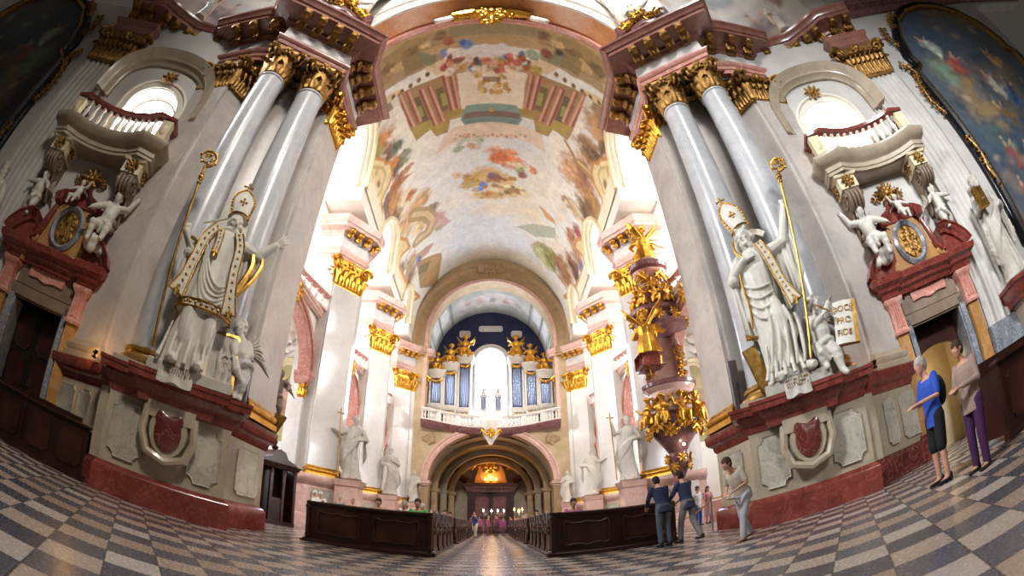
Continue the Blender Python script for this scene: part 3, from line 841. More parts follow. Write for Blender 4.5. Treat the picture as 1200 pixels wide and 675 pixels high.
    s = MB(); s.sweep([(-.12,10.62),(-.06,10.62),(-.02,10.68),(.1,10.7),(.12,10.8),(.06,10.85),(-.12,10.85),(-.16,10.78),(-.16,10.68)],pth2,side=1); obj('rail', s, MATS['red'], t, W3)
    s = MB(); s.sweep([(-.14,9.7),(.08,9.7),(.08,9.8),(-.02,9.84),(-.14,9.84)],pth2,side=1); obj('bottom_rail', s, MATS['rose'], t, W3)
    for x,y in ((-.55,.9),(3.35,.9)):
        s = MB(); s.box(x-.2,x+.2,y-.14,y+.12,9.8,10.65); s.ell((x,y+.12,10.25),(.13,.06,.22),8,6); obj('corner_post', s, MATS['stucco_gold'], t, W3)
    bm = mesh_of(baluster(.86,.085),'baluster'); bm.materials.append(MATS['stucco'])
    bl = root_loc(t)
    for k in range(11):
        q = -.05+2.9*k/10; yy = .65+.4*abs((q-1.4)/1.6)**2*.95-.05
        o = bpy.data.objects.new('baluster', bm); COL.objects.link(o); o.parent = t; o.location = pt(W3,q,yy,9.8)-bl
    for cs in (-.2,3.0):
        c = MB(); c.box(cs-.34,cs+.34,-.1,.86,8.5,9.05); c.sweep([(0,8.9),(.06,8.92),(.1,9.0),(-.1,9.0)],[(cs+.34,-.1),(cs+.34,.86),(cs-.34,.86),(cs-.34,-.1)],side=1)
        cc = obj('console_block', c, MATS['stucco_gold'], t, W3)
        GF = [MB().merge(rosette(.24), T(cs,.86,8.74))]+[MB().merge(rosette(.2), T(cs+sx*.34,.4,8.75) @ RZ(-sx*pi/2)) for sx in (-1,1)]
        [obj('gilt_flower', q_, MATS['gold_old'], cc, W3) for q_ in GF]
        c = MB(); prof = [(-.05,8.5),(.82,8.5),(.86,8.35)]+[(.56+.3*cos(x),8.2+.3*sin(x)) for x in np.linspace(.3,-1.9,9)]+[(.34,7.75),(.24,7.3),(.1,7.05),(-.05,7.0)]
        n = len(prof); vs = [(cs-.28,y,z) for y,z in prof]+[(cs+.28,y,z) for y,z in prof]
        c.add(vs,[tuple(range(n)),tuple(range(2*n-1,n-1,-1))]+[(i+n,(i+1)%n+n,(i+1)%n,i) for i in range(n)])
        for k in range(4): c.tube([(cs-.21+.14*k,y+.03,z) for y,z in prof[2:-1]],.06,6)
        for sx in (-1,1): spiral(c,(cs+sx*.3,.56,8.2),(0,1,0),(0,0,1),.26,1.8,.06)
        for k in range(5): leaf(c,(cs-.2+.1*k,.5,8.1),(0,1,0),(1,0,0),.5,.26,.5)
        for k in range(9):
            r = random.Random(k); c.ell((cs+(r.random()-.5)*.4,.2+.2*r.random(),6.75+.4*r.random()),(.11,.1,.13),7,5)
        obj('scroll', c, MATS['brownstone'], t, W3)
    # gilded ornament in the soffit behind
    g = MB(); g.merge(rosette(.42), T(1.4,.1,8.35)); g.merge(rocaille([(.75,8.2),(1.1,8.45),(1.4,8.3),(1.7,8.45),(2.05,8.2)],.26,4))
    tag(obj('gilt_cartouche', g, MATS['gold_old'], None, W3), 'gilded shellwork under the balcony of the %s window' % ('dim transept' if L else 'sunny transept'), 'ornament')
    # fluted pilaster
    t = thing('fluted_pilaster', 'tall fluted grey pilaster with a gilded capital beside the %s altar painting' % ('shadowed' if L else 'bright'), 'pilaster', pt(W,4.5,.1,3))
    obj('shaft', fluted(3.55,5.45,2.6,12.9,6,.28), MATS['wall_stone'] if not L else MATS['wall_stone'], t, W)
    s = fluted(3.2,3.6,2.6,12.7,2,.1); s.merge(fluted(5.4,5.75,2.6,12.7,2,.1)); obj('side_strip', s, MATS['wall_stone'], t, W)
    s = MB(); s.box(3.1,5.85,-.1,.34,0,2.6); obj('foot', s, MATS['greymarble'], t, W)
    obj('capital', capital(1.95,.6,1.9,False,7), MATS['gold_old'], t, W @ T(4.5,.05,12.85), smooth=50)
    s = MB(); s.box(3.5,5.5,-.1,.4,14.75,15.6); s.sweep([(0,14.75),(.1,14.85),(.12,15.2),(.22,15.3),(.26,15.5),(0,15.6)],[(5.5,-.1),(5.5,.4),(3.5,.4),(3.5,-.1)],side=1); obj('entablature_block', s, MATS['cornice_red'], t, W)
    # altar painting
    out = [(7.0,4.4),(7.0,12.75),(7.5,13.1),(7.42,13.7),(7.9,15.0),(8.9,16.3),(10.2,17.0),(11.5,17.2),(12.8,17.0),(14.1,16.3),(15.1,15.0),(15.58,13.7),(15.5,13.1),(16,12.75),(16,4.4)]
    t = thing('altar_painting', ('very dark' if L else 'large blue and brown')+' altar painting in a black moulded frame with gilded edge', 'painting', pt(W,11.5,.1,4.4))
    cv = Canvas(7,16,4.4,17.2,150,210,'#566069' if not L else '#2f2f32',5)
    rr = random.Random(11)
    if True:
        f = cv.fbm(.35,5,2)
        cv.mix(np.clip((f-.45)*4,0,1)*.85,'#85725a'); f = cv.fbm(.3,5,9); cv.mix(np.clip((f-.5)*4,0,1)*.75,'#44556c')
        cv.blob(9.3,10.5,1.3,2.0,'#a88a5c',.4,.6,.5,.8); cv.blob(8.8,12.5,.9,1.3,'#7f9a86',.2,.6,.4,.8); cv.blob(9,8,.9,1.6,'#54786c',.3,.6,.5,.7)
        cv.blob(12.5,14.5,2.2,1.6,'#54657d',0,.7,.5,.7)
        for (a,b,h,c,an) in ((9.2,14.3,1.9,'#cfd6c4',.4),(10.0,12.9,1.9,'#b9564e',-.4),(11.5,11.2,2.1,'#dcd3c0',.2),(12.4,10.6,2.2,'#39628c',-.2),(10.6,9.6,1.8,'#8a6a44',.5),(9.0,7.8,1.9,'#a14a42',.1),(10.2,7.2,2.2,'#c9b48c',-.3),(12.0,7.5,2.4,'#2c4a78',.2),(8.4,6.1,1.6,'#b0503f',0),(13.6,8.4,2.2,'#7b3c3c',.2),(9.6,5.6,1.7,'#d5c6ad',.2),(11.2,5.6,1.8,'#41566e',0),(13.2,12.8,1.8,'#c39a63',.3),(14.2,6,2.2,'#5b4a3a',0)):
            cv.figure(a,b,h,c,an)
        for k in range(60):
            a_,b_ = 7.6+8*rr.random(), 4.8+(11 if k%3 else 6)*rr.random(); cv.blob(a_,b_,.25+.5*rr.random(),.15+.35*rr.random(),rr.choice(['#6e5a48','#8b7a66','#3f4d60','#a58f74','#5f6f7c','#7a4b42','#b9a88e','#33404f']),rr.random()*3,.7,.5,.55)
        cv.grain(.35,3)
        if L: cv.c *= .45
    me = bpy.data.meshes.new('canvas'); g = MB()
    g.grid(lambda u,v:(7+9*u,.06,4.4+12.8*v),150,210)
    me = mesh_of(g,'canvas',None,0)
    cv.paint_on(me)
    # trim the canvas to the frame's shape
    import bmesh
    def inside(x,z):
        c = False; n = len(out)
        for i in range(n):
            (x0,z0),(x1,z1) = out[i],out[(i+1)%n]
            if (z0>z) != (z1>z) and x < (x1-x0)*(z-z0)/(z1-z0)+x0: c = not c
        return c
    bmm = bmesh.new(); bmm.from_mesh(me)
    kill = [f for f in bmm.faces if not inside(f.calc_center_median().x,f.calc_center_median().z)]
    bmesh.ops.delete(bmm, geom=kill, context='FACES'); bmm.to_mesh(me); bmm.free()
    me.transform(W)
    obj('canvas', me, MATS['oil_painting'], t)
    p = MB(); band(p, out+[out[0]], [(.5,-.02),(.5,.1),(.42,.2),(.3,.22),(.26,.14),(.18,.16),(.1,.28),(-.04,.22),(-.06,-.02)][::-1]); obj('frame', p, MATS['blackframe'], t, W)
    p = MB(); band(p, out+[out[0]], [(.04,.2),(.04,.27),(-.1,.2),(-.1,.05)][::-1]); obj('gilt_edge', p, MATS['gilt'], t, W)
    for k,(pp,ww) in enumerate((([(7.0,6.6),(6.75,7.4),(6.95,8.2),(6.7,9.0)],.42),([(6.55,10.2),(6.25,11),(6.35,11.9),(6.75,12.6),(6.55,13.2),(6.2,13.3)],.34),([(7.2,14.4),(7.0,15.2),(7.3,15.9)],.36),([(8.0,15.7),(8.4,16.5),(9.0,16.9)],.36),([(15.9,6.5),(16.2,7.4),(15.95,8.3)],.4))):
        o = obj('gilt_scrollwork', rocaille(pp,ww,k), MATS['gold_old'], t, W @ T(0,.1,0))
    # small gilded bits on the wall by the entablature
    tag(obj('gilt_rosette', rosette(.4), MATS['gold_old'], None, W @ T(4.5,.42,16.0)), 'gilded rosette on the frieze above the fluted pilaster, %s transept' % ('dim' if L else 'sunny'), 'ornament')
portal_side(ID,'right'); portal_side(MIRC,'left')
m = MB(); m.box(5.8,24,-.7,-.02,17.15,27); struct('wall_right_upper', m, MATS['wall_stone'], WALL, 0)
m = MB(); m.sweep([(-.1,17.3),(.1,17.35),(.2,17.7),(.5,17.8),(.6,18.1),(-.1,18.2)],[(24,.0),(5.8,.0)]); struct('trim_16', m, MATS['mauve'], WALL)
# strokes of the ceiling fresco: (y along the nave, girth across the vault) in metres
FRESCO = [
['B',24.42,-0.86,2.43,3.35,'#dfe6e6',0.8,0.5,0.7],
['B',25.64,-3.27,2.93,2.95,'#e3e8e6',0.8,0.5,0.7],
['B',25.16,3.82,3.8,2.46,'#f2e9d6',0.8,0.5,0.7],
['B',31.87,-1.0,3.25,3.9,'#dbe4e6',0.8,0.5,0.7],
['B',34.15,1.68,2.78,4.19,'#e0e8ea',0.8,0.5,0.7],
['B',35.02,-2.47,2.83,2.1,'#d6e2e8',0.8,0.5,0.7],
['B',20.47,-4.66,2.24,1.93,'#f2ead6',0.8,0.5,0.7],
['B',20.5,4.6,2.25,1.71,'#f2e8d2',0.8,0.5,0.7],
['B',29.67,2.84,2.27,1.61,'#f1e3bf',0.8,0.5,0.7],
['B',30.21,-0.02,1.19,1.88,'#f3e6c4',0.8,0.5,0.7],
['P',[[13.97,-10.24],[14.19,-7.93],[14.17,-6.19],[14.07,-4.5],[13.93,-2.54],[13.88,0.01],[13.9,2.56],[14.03,4.53],[14.11,6.22],[14.05,8.03],[13.71,10.42],[10.07,8.29],[10.63,0.01],[10.17,-8.21]],'#c3a877',0.1,1,0.6],
['P',[[14.15,-8.35],[14.6,-6.26],[14.83,-4.32],[14.57,-2.57],[13.93,-2.54],[13.99,-4.24],[13.74,-6.11],[13.42,-8.09]],'#a88b5c',0.1,0.9,0.3],
['P',[[13.99,8.46],[14.49,6.36],[14.76,4.41],[14.52,2.65],[13.89,2.61],[13.92,4.32],[13.65,6.2],[13.29,8.2]],'#a88b5c',0.1,0.9,0.3],
['P',[[13.44,-6.67],[13.37,-4.43],[13.3,-2.51],[12.56,-2.47],[12.27,-4.82],[12.71,-7.16]],'#9b8355',0.12,0.7,0.6],
['P',[[13.34,6.76],[13.3,4.51],[13.26,2.58],[12.52,2.54],[12.21,4.89],[12.6,7.25]],'#9b8355',0.12,0.7,0.6],
['P',[[12.33,-3.37],[12.59,0.01],[12.3,3.4],[13.02,3.45],[13.49,0.01],[13.16,-3.43]],'#b6a276',0.1,0.8,0.2],
['P',[[12.14,-2.23],[12.11,2.29],[12.97,2.33],[13.12,-2.27]],'#8f8f6e',0.08,0.6,0.1],
['B',13.41,-5.77,0.38,0.7,'#7d6844',0.45,0.4,0.9],
['B',13.32,5.85,0.38,0.72,'#7d6844',0.45,0.4,0.9],
['B',13.13,-4.41,0.35,0.57,'#8a7148',0.45,0.4,0.9],
['B',13.07,4.48,0.35,0.57,'#8a7148',0.45,0.4,0.9],
['B',13.95,-6.77,0.46,0.48,'#d2b585',0.45,0.4,0.9],
['B',13.84,6.87,0.45,0.5,'#d2b585',0.45,0.4,0.9],
['B',13.04,-3.43,0.31,0.46,'#d8bd8b',0.45,0.4,0.9],
['B',12.99,3.5,0.3,0.46,'#d8bd8b',0.45,0.4,0.9],
['B',12.74,-2.66,0.37,0.45,'#8c6f55',0.45,0.4,0.9],
['B',12.7,2.73,0.37,0.45,'#8c6f55',0.45,0.4,0.9],
['B',13.67,-5.09,0.35,0.59,'#c9ad78',0.45,0.4,0.9],
['B',13.6,5.17,0.34,0.6,'#c9ad78',0.45,0.4,0.9],
['P',[[14.64,-7.5],[15.26,-5.18],[15.86,-4.92],[15.4,-7.25]],'#d9c08c',0.05,0.9,0],
['P',[[14.5,7.61],[15.17,5.27],[15.77,5.01],[15.26,7.36]],'#d9c08c',0.05,0.9,0],
['P',[[15.25,-7.52],[15.82,-4.98],[15.79,-3.13],[16.17,-3.06],[16.37,-4.87],[16.04,-7.26]],'#86704a',0.04,0.9,0],
['P',[[15.1,7.63],[15.73,5.06],[15.73,3.21],[16.11,3.14],[16.28,4.97],[15.89,7.37]],'#86704a',0.04,0.9,0],
['B',15.13,-6.97,0.17,0.17,'#a58a5a',0.3,0.1,0.9],
['B',15.0,7.07,0.17,0.17,'#a58a5a',0.3,0.1,0.9],
['B',15.13,-6.97,0.12,0.12,'#6f5b3c',0.3,0.1,0.9],
['B',15.0,7.07,0.12,0.12,'#6f5b3c',0.3,0.1,0.9],
['B',15.32,-6.34,0.19,0.17,'#a58a5a',0.3,0.1,0.9],
['B',15.21,6.43,0.18,0.17,'#a58a5a',0.3,0.1,0.9],
['B',15.32,-6.34,0.12,0.12,'#6f5b3c',0.3,0.1,0.9],
['B',15.21,6.43,0.12,0.12,'#6f5b3c',0.3,0.1,0.9],
['B',15.44,-5.73,0.2,0.15,'#a58a5a',0.3,0.1,0.9],
['B',15.34,5.83,0.19,0.16,'#a58a5a',0.3,0.1,0.9],
['B',15.44,-5.73,0.12,0.12,'#6f5b3c',0.3,0.1,0.9],
['B',15.34,5.83,0.12,0.12,'#6f5b3c',0.3,0.1,0.9],
['B',15.49,-5.16,0.2,0.15,'#a58a5a',0.3,0.1,0.9],
['B',15.4,5.25,0.2,0.15,'#a58a5a',0.3,0.1,0.9],
['B',15.49,-5.16,0.12,0.12,'#6f5b3c',0.3,0.1,0.9],
['B',15.4,5.25,0.12,0.12,'#6f5b3c',0.3,0.1,0.9],
['B',15.47,-4.6,0.21,0.15,'#a58a5a',0.3,0.1,0.9],
['B',15.39,4.69,0.21,0.15,'#a58a5a',0.3,0.1,0.9],
['B',15.47,-4.6,0.12,0.12,'#6f5b3c',0.3,0.1,0.9],
['B',15.39,4.69,0.12,0.12,'#6f5b3c',0.3,0.1,0.9],
['B',15.39,-4.07,0.22,0.15,'#a58a5a',0.3,0.1,0.9],
['B',15.32,4.15,0.22,0.15,'#a58a5a',0.3,0.1,0.9],
['B',15.39,-4.07,0.12,0.12,'#6f5b3c',0.3,0.1,0.9],
['B',15.32,4.15,0.12,0.12,'#6f5b3c',0.3,0.1,0.9],
['B',15.26,-3.54,0.22,0.14,'#a58a5a',0.3,0.1,0.9],
['B',15.2,3.62,0.22,0.15,'#a58a5a',0.3,0.1,0.9],
['B',15.26,-3.54,0.12,0.12,'#6f5b3c',0.3,0.1,0.9],
['B',15.2,3.62,0.12,0.12,'#6f5b3c',0.3,0.1,0.9],
['P',[[13.4,-4.95],[13.29,-3.93],[14.56,-3.69],[14.62,-4.83]],'#8d7a4d',0.05,0.8,0.1],
['P',[[13.33,5.03],[13.23,4.0],[14.5,3.77],[14.54,4.91]],'#8d7a4d',0.05,0.8,0.1],
['P',[[13.23,-4.02],[14.16,-2.93],[15.01,-3.08],[14.26,-3.76]],'#7f8a6a',0.05,0.8,0.1],
['P',[[13.18,4.09],[14.11,3.0],[14.96,3.16],[14.2,3.84]],'#7f8a6a',0.05,0.8,0.1],
['P',[[14.69,-3.7],[15.57,-3.02],[15.59,-1.43],[15.18,-1.42],[14.57,-2.57]],'#e0c596',0.05,0.8,0.1],
['P',[[14.63,3.78],[15.52,3.1],[15.56,1.51],[15.16,1.5],[14.52,2.65]],'#e0c596',0.05,0.8,0.1],
['P',[[15.56,-5.46],[15.82,-3.33],[15.53,-1.67],[15.88,-1.35],[19.36,-1.44],[19.47,-2.43],[20.7,-2.66],[20.64,-3.43],[19.81,-3.7],[20.01,-4.72],[18.58,-5.04]],'#a9895f',0.05,1,0],
['P',[[15.46,5.55],[15.76,3.42],[15.5,1.74],[15.86,1.43],[19.33,1.54],[19.41,2.53],[20.64,2.76],[20.55,3.54],[19.72,3.81],[19.89,4.83],[18.47,5.14]],'#a9895f',0.05,1,0],
['P',[[16.56,-4.9],[16.57,-3.7],[18.9,-3.46],[18.91,-4.48]],'#6d5f45',0.05,0.9,0],
['P',[[16.46,4.99],[16.5,3.79],[18.82,3.56],[18.81,4.58]],'#6d5f45',0.05,0.9,0],
['P',[[16.66,-3.19],[16.58,-2.29],[18.62,-2.08],[18.74,-2.97]],'#77663f',0.05,0.9,0],
['P',[[16.59,3.28],[16.53,2.37],[18.58,2.17],[18.67,3.06]],'#77663f',0.05,0.9,0],
['P',[[17.32,-4.65],[17.44,-4.1],[18.37,-4.02],[18.28,-4.53]],'#9aa05a',0.05,0.9,0],
['P',[[17.22,4.74],[17.36,4.19],[18.28,4.12],[18.18,4.62]],'#9aa05a',0.05,0.9,0],
['P',[[17.15,-2.92],[17.19,-2.52],[18.26,-2.42],[18.28,-2.83]],'#a3a45c',0.05,0.9,0],
['P',[[17.09,3.01],[17.14,2.6],[18.21,2.51],[18.22,2.93]],'#a3a45c',0.05,0.9,0],
['P',[[16.9,-1.76],[16.86,-1.37],[19.36,-1.44],[19.39,-1.85]],'#b3a856',0.04,0.9,0],
['P',[[16.86,1.85],[16.83,1.46],[19.33,1.54],[19.35,1.95]],'#b3a856',0.04,0.9,0],
['L',[[15.65,-5.35],[18.64,-4.8]],0.2,'#b67a62',1],
['L',[[15.55,5.44],[18.53,4.9]],0.2,'#b67a62',1],
['L',[[15.71,-5.27],[18.71,-4.72]],0.06,'#dcb295',0.9],
['L',[[15.62,5.37],[18.6,4.82]],0.06,'#dcb295',0.9],
['L',[[15.56,-5.46],[18.55,-4.91]],0.05,'#7c4a3c',0.9],
['L',[[15.46,5.55],[18.44,5.01]],0.05,'#7c4a3c',0.9],
['L',[[15.81,-4.81],[18.59,-4.33]],0.16,'#b67a62',1],
['L',[[15.73,4.9],[18.49,4.43]],0.16,'#b67a62',1],
['L',[[15.87,-4.73],[18.65,-4.25]],0.05,'#dcb295',0.9],
['L',[[15.79,4.82],[18.55,4.35]],0.05,'#dcb295',0.9],
['L',[[15.74,-4.91],[18.5,-4.43]],0.04,'#7c4a3c',0.9],
['L',[[15.65,5.0],[18.4,4.53]],0.04,'#7c4a3c',0.9],
['L',[[16.25,-3.99],[19.73,-3.36]],0.22,'#b67a62',1],
['L',[[16.18,4.08],[19.65,3.46]],0.22,'#b67a62',1],
['L',[[16.3,-3.91],[19.78,-3.28]],0.07,'#dcb295',0.9],
['L',[[16.23,4.0],[19.7,3.38]],0.07,'#dcb295',0.9],
['L',[[16.19,-4.09],[19.66,-3.47]],0.06,'#7c4a3c',0.9],
['L',[[16.11,4.18],[19.58,3.57]],0.06,'#7c4a3c',0.9],
['L',[[16.26,-3.52],[19.53,-2.91]],0.16,'#b67a62',1],
['L',[[16.2,3.61],[19.46,3.01]],0.16,'#b67a62',1],
['L',[[16.31,-3.45],[19.58,-2.83]],0.05,'#dcb295',0.9],
['L',[[16.24,3.53],[19.51,2.93]],0.05,'#dcb295',0.9],
['L',[[16.21,-3.62],[19.48,-3.02]],0.04,'#7c4a3c',0.9],
['L',[[16.14,3.7],[19.4,3.11]],0.04,'#7c4a3c',0.9],
['L',[[15.9,-2.6],[18.93,-2.25]],0.2,'#b67a62',1],
['L',[[15.85,2.68],[18.88,2.34]],0.2,'#b67a62',1],
['L',[[15.93,-2.52],[18.96,-2.17]],0.06,'#dcb295',0.9],
['L',[[15.88,2.6],[18.92,2.26]],0.06,'#dcb295',0.9],
['L',[[15.86,-2.69],[18.89,-2.35]],0.05,'#7c4a3c',0.9],
['L',[[15.81,2.77],[18.84,2.44]],0.05,'#7c4a3c',0.9],
['L',[[15.91,-2.21],[18.75,-1.93]],0.14,'#b67a62',1],
['L',[[15.87,2.29],[18.71,2.02]],0.14,'#b67a62',1],
['L',[[15.94,-2.14],[18.78,-1.86]],0.04,'#dcb295',0.9],
['L',[[15.9,2.22],[18.74,1.95]],0.04,'#dcb295',0.9],
['L',[[15.88,-2.3],[18.71,-2.03]],0.04,'#7c4a3c',0.9],
['L',[[15.84,2.38],[18.67,2.12]],0.04,'#7c4a3c',0.9],
['P',[[18.68,-4.93],[18.94,-3.63],[19.81,-3.48],[19.87,-4.71]],'#b39b50',0.04,0.9,0],
['P',[[18.57,5.03],[18.86,3.73],[19.73,3.58],[19.75,4.82]],'#b39b50',0.04,0.9,0],
['P',[[19.59,-3.57],[19.67,-2.65],[20.5,-2.59],[20.6,-3.37]],'#b39b50',0.04,0.9,0],
['P',[[19.51,3.67],[19.61,2.75],[20.43,2.69],[20.51,3.48]],'#b39b50',0.04,0.9,0],
['P',[[18.85,-2.61],[18.84,-1.38],[19.69,-1.4],[19.67,-2.49]],'#a89349',0.04,0.9,0],
['P',[[18.79,2.7],[18.81,1.47],[19.65,1.5],[19.61,2.59]],'#a89349',0.04,0.9,0],
['P',[[15.56,-5.46],[18.58,-5.04],[20.03,-4.79],[18.07,-5.59],[15.66,-5.95]],'#f0e6d0',0.1,0.8,0.2],
['P',[[15.46,5.55],[18.47,5.14],[19.91,4.9],[17.94,5.69],[15.54,6.05]],'#f0e6d0',0.1,0.8,0.2],
['P',[[15.87,-1.92],[15.84,2.0],[18.93,1.83],[18.97,-1.74]],'#eadfc6',0.1,1,0.2],
['B',15.48,0.02,0.62,2.13,'#c9a878',0.5,0.5,0.9],
['B',14.71,-1.24,0.19,0.21,'#d9a886',0.5,0.3,0.9],
['B',14.72,-2.29,0.33,0.19,'#b4553e',0.5,0.3,0.9],
['B',15.15,-1.32,0.19,0.19,'#d9a886',0.5,0.3,0.9],
['B',15.66,-1.14,0.28,0.14,'#5d6f9a',0.5,0.3,0.9],
['B',14.73,1.45,0.27,0.19,'#c39a4e',0.5,0.3,0.9],
['B',14.94,-1.97,0.25,0.26,'#e8dcc8',0.5,0.3,0.9],
['B',14.92,-1.19,0.3,0.31,'#f0e6d4',0.5,0.3,0.9],
['B',14.45,1.63,0.28,0.19,'#5d6f9a',0.5,0.3,0.9],
['B',14.96,1.69,0.27,0.21,'#7d8a66',0.5,0.3,0.9],
['B',15.14,-0.22,0.31,0.19,'#d9a886',0.5,0.3,0.9],
['B',14.87,-2.17,0.25,0.19,'#c86f5a',0.5,0.3,0.9],
['B',14.85,0.97,0.18,0.27,'#8d5a4a',0.5,0.3,0.9],
['B',15.26,0.66,0.25,0.18,'#6b4a3a',0.5,0.3,0.9],
['B',15.33,-0.85,0.19,0.31,'#b4553e',0.5,0.3,0.9],
['B',14.98,1.01,0.31,0.25,'#d9a886',0.5,0.3,0.9],
['B',14.94,-0.79,0.17,0.22,'#d9a886',0.5,0.3,0.9],
['B',15.33,1.94,0.33,0.27,'#b4553e',0.5,0.3,0.9],
['B',15.08,-0.83,0.28,0.16,'#6b4a3a',0.5,0.3,0.9],
['B',14.81,0.87,0.31,0.25,'#5d6f9a',0.5,0.3,0.9],
['B',14.81,-1.73,0.22,0.32,'#b4553e',0.5,0.3,0.9],
['B',15.28,-0.64,0.31,0.2,'#5d6f9a',0.5,0.3,0.9],
['B',15.34,0.36,0.33,0.18,'#d9a886',0.5,0.3,0.9],
['B',14.3,-2.08,0.27,0.17,'#e8dcc8',0.5,0.3,0.9],
['B',15.41,0.53,0.23,0.25,'#b4553e',0.5,0.3,0.9],
['B',14.94,-1.8,0.23,0.28,'#8d5a4a',0.5,0.3,0.9],
['B',15.18,-0.09,0.17,0.21,'#7d8a66',0.5,0.3,0.9],
['B',15.59,-0.26,0.2,0.22,'#8d5a4a',0.5,0.3,0.9],
['B',14.44,-2.22,0.2,0.18,'#8d5a4a',0.5,0.3,0.9],
['B',15.14,-0.38,0.32,0.2,'#c39a4e',0.5,0.3,0.9],
['B',15.95,0.33,0.33,0.22,'#b4553e',0.5,0.3,0.9],
['B',15.03,-0.01,0.32,0.17,'#e8dcc8',0.5,0.3,0.9],
['B',15.46,-0.77,0.28,0.28,'#7d8a66',0.5,0.3,0.9],
['B',15.62,0.15,0.22,0.27,'#7d8a66',0.5,0.3,0.9],
['B',14.27,2.18,0.31,0.32,'#8d5a4a',0.5,0.3,0.9],
['B',15.15,-2.19,0.33,0.16,'#b4553e',0.5,0.3,0.9],
['B',15.11,1.8,0.24,0.23,'#7d8a66',0.5,0.3,0.9],
['B',14.48,2.05,0.32,0.14,'#b4553e',0.5,0.3,0.9],
['B',15.1,0.54,0.3,0.21,'#7d8a66',0.5,0.3,0.9],
['B',14.94,1.83,0.2,0.3,'#6b4a3a',0.5,0.3,0.9],
['B',15.71,-0.81,0.26,0.29,'#f0e6d4',0.5,0.3,0.9],
['B',14.96,-0.27,0.19,0.26,'#f0e6d4',0.5,0.3,0.9],
['B',15.03,1.77,0.23,0.17,'#f0e6d4',0.5,0.3,0.9],
['B',14.62,1.95,0.17,0.2,'#f0e6d4',0.5,0.3,0.9],
['B',15.11,-0.21,0.24,0.32,'#c86f5a',0.5,0.3,0.9],
['B',14.83,1.72,0.32,0.15,'#c39a4e',0.5,0.3,0.9],
['B',15.39,0.08,0.31,0.29,'#d9a886',0.5,0.3,0.9],
['B',15.82,0.64,0.33,0.26,'#c86f5a',0.5,0.3,0.9],
['B',15.73,-0.36,0.32,0.17,'#e8dcc8',0.5,0.3,0.9],
['B',15.03,1.01,0.21,0.29,'#b4553e',0.5,0.3,0.9],
['B',14.68,1.02,0.26,0.19,'#c86f5a',0.5,0.3,0.9],
['B',15.19,1.39,0.25,0.24,'#7d8a66',0.5,0.3,0.9],
['B',14.8,1.68,0.33,0.28,'#b4553e',0.5,0.3,0.9],
['B',15.38,0.87,0.33,0.2,'#c86f5a',0.5,0.3,0.9],
['B',15.16,1.37,0.25,0.32,'#c86f5a',0.5,0.3,0.9],
['B',15.29,0.56,0.3,0.16,'#c39a4e',0.5,0.3,0.9],
['B',14.47,2.34,0.26,0.22,'#6b4a3a',0.5,0.3,0.9],
['B',15.45,-1.55,0.27,0.21,'#c39a4e',0.5,0.3,0.9],
['B',15.69,0.86,0.28,0.16,'#e8dcc8',0.5,0.3,0.9],
['B',15.14,-0.8,0.32,0.17,'#6b4a3a',0.5,0.3,0.9],
['B',15.14,-2.31,0.3,0.3,'#d9a886',0.5,0.3,0.9],
['B',13.76,-1.25,0.39,0.41,'#6f8ec0',0.45,0.4,0.9],
['B',13.58,-1.51,0.26,0.22,'#4f74b4',0.45,0.4,0.9],
['B',13.26,-2.23,0.38,0.36,'#b0654e',0.45,0.4,0.9],
['B',14.29,-1.81,0.33,0.32,'#e9e2d2',0.45,0.4,0.9],
['B',14.05,-2.54,0.39,0.23,'#7c8fc0',0.45,0.4,0.9],
['B',14.28,2.26,0.38,0.41,'#a8bda0',0.45,0.4,0.9],
['B',13.88,2.94,0.38,0.37,'#8a4f42',0.45,0.4,0.9],
['B',13.55,3.64,0.36,0.42,'#5a4a42',0.45,0.4,0.9],
['B',15.22,-2.61,0.39,0.24,'#b33f3a',0.45,0.4,0.9],
['B',15.61,-2.29,0.33,0.28,'#e8dcc6',0.45,0.4,0.9],
['B',15.4,2.46,0.4,0.33,'#b9a24e',0.45,0.4,0.9],
['B',17.04,-0.64,0.26,0.17,'#b98f3c',0.5,0.4,0.8],
['B',17.72,0.33,0.26,0.17,'#c9a34d',0.5,0.4,0.8],
['B',17.67,0.52,0.25,0.17,'#c9a34d',0.5,0.4,0.8],
['B',16.88,-0.61,0.25,0.17,'#dcc07c',0.5,0.4,0.8],
['B',17.38,-0.52,0.25,0.17,'#dcc07c',0.5,0.4,0.8],
['B',17.62,-0.36,0.25,0.17,'#b98f3c',0.5,0.4,0.8],
['B',16.49,0.74,0.24,0.17,'#b98f3c',0.5,0.4,0.8],
['B',16.63,0.4,0.25,0.17,'#c9a34d',0.5,0.4,0.8],
['B',16.98,0.49,0.25,0.17,'#dcc07c',0.5,0.4,0.8],
['B',17.49,0.98,0.26,0.17,'#b98f3c',0.5,0.4,0.8],
['B',17.69,0.03,0.26,0.17,'#b98f3c',0.5,0.4,0.8],
['B',16.79,-0.39,0.25,0.16,'#c9a34d',0.5,0.4,0.8],
['B',17.56,-0.46,0.26,0.17,'#b98f3c',0.5,0.4,0.8],
['B',17.11,0.39,0.26,0.17,'#b98f3c',0.5,0.4,0.8],
['B',16.77,-0.17,0.25,0.17,'#c9a34d',0.5,0.4,0.8],
['B',16.24,-0.63,0.25,0.16,'#dcc07c',0.5,0.4,0.8],
['B',17.05,0.82,0.25,0.17,'#b98f3c',0.5,0.4,0.8],
['B',17.29,0.81,0.25,0.17,'#b98f3c',0.5,0.4,0.8],
['B',17.6,-0.52,0.26,0.17,'#dcc07c',0.5,0.4,0.8],
['B',16.37,0.54,0.25,0.17,'#c9a34d',0.5,0.4,0.8],
['B',16.32,-0.8,0.25,0.17,'#c9a34d',0.5,0.4,0.8],
['B',17.37,-0.63,0.26,0.17,'#dcc07c',0.5,0.4,0.8],
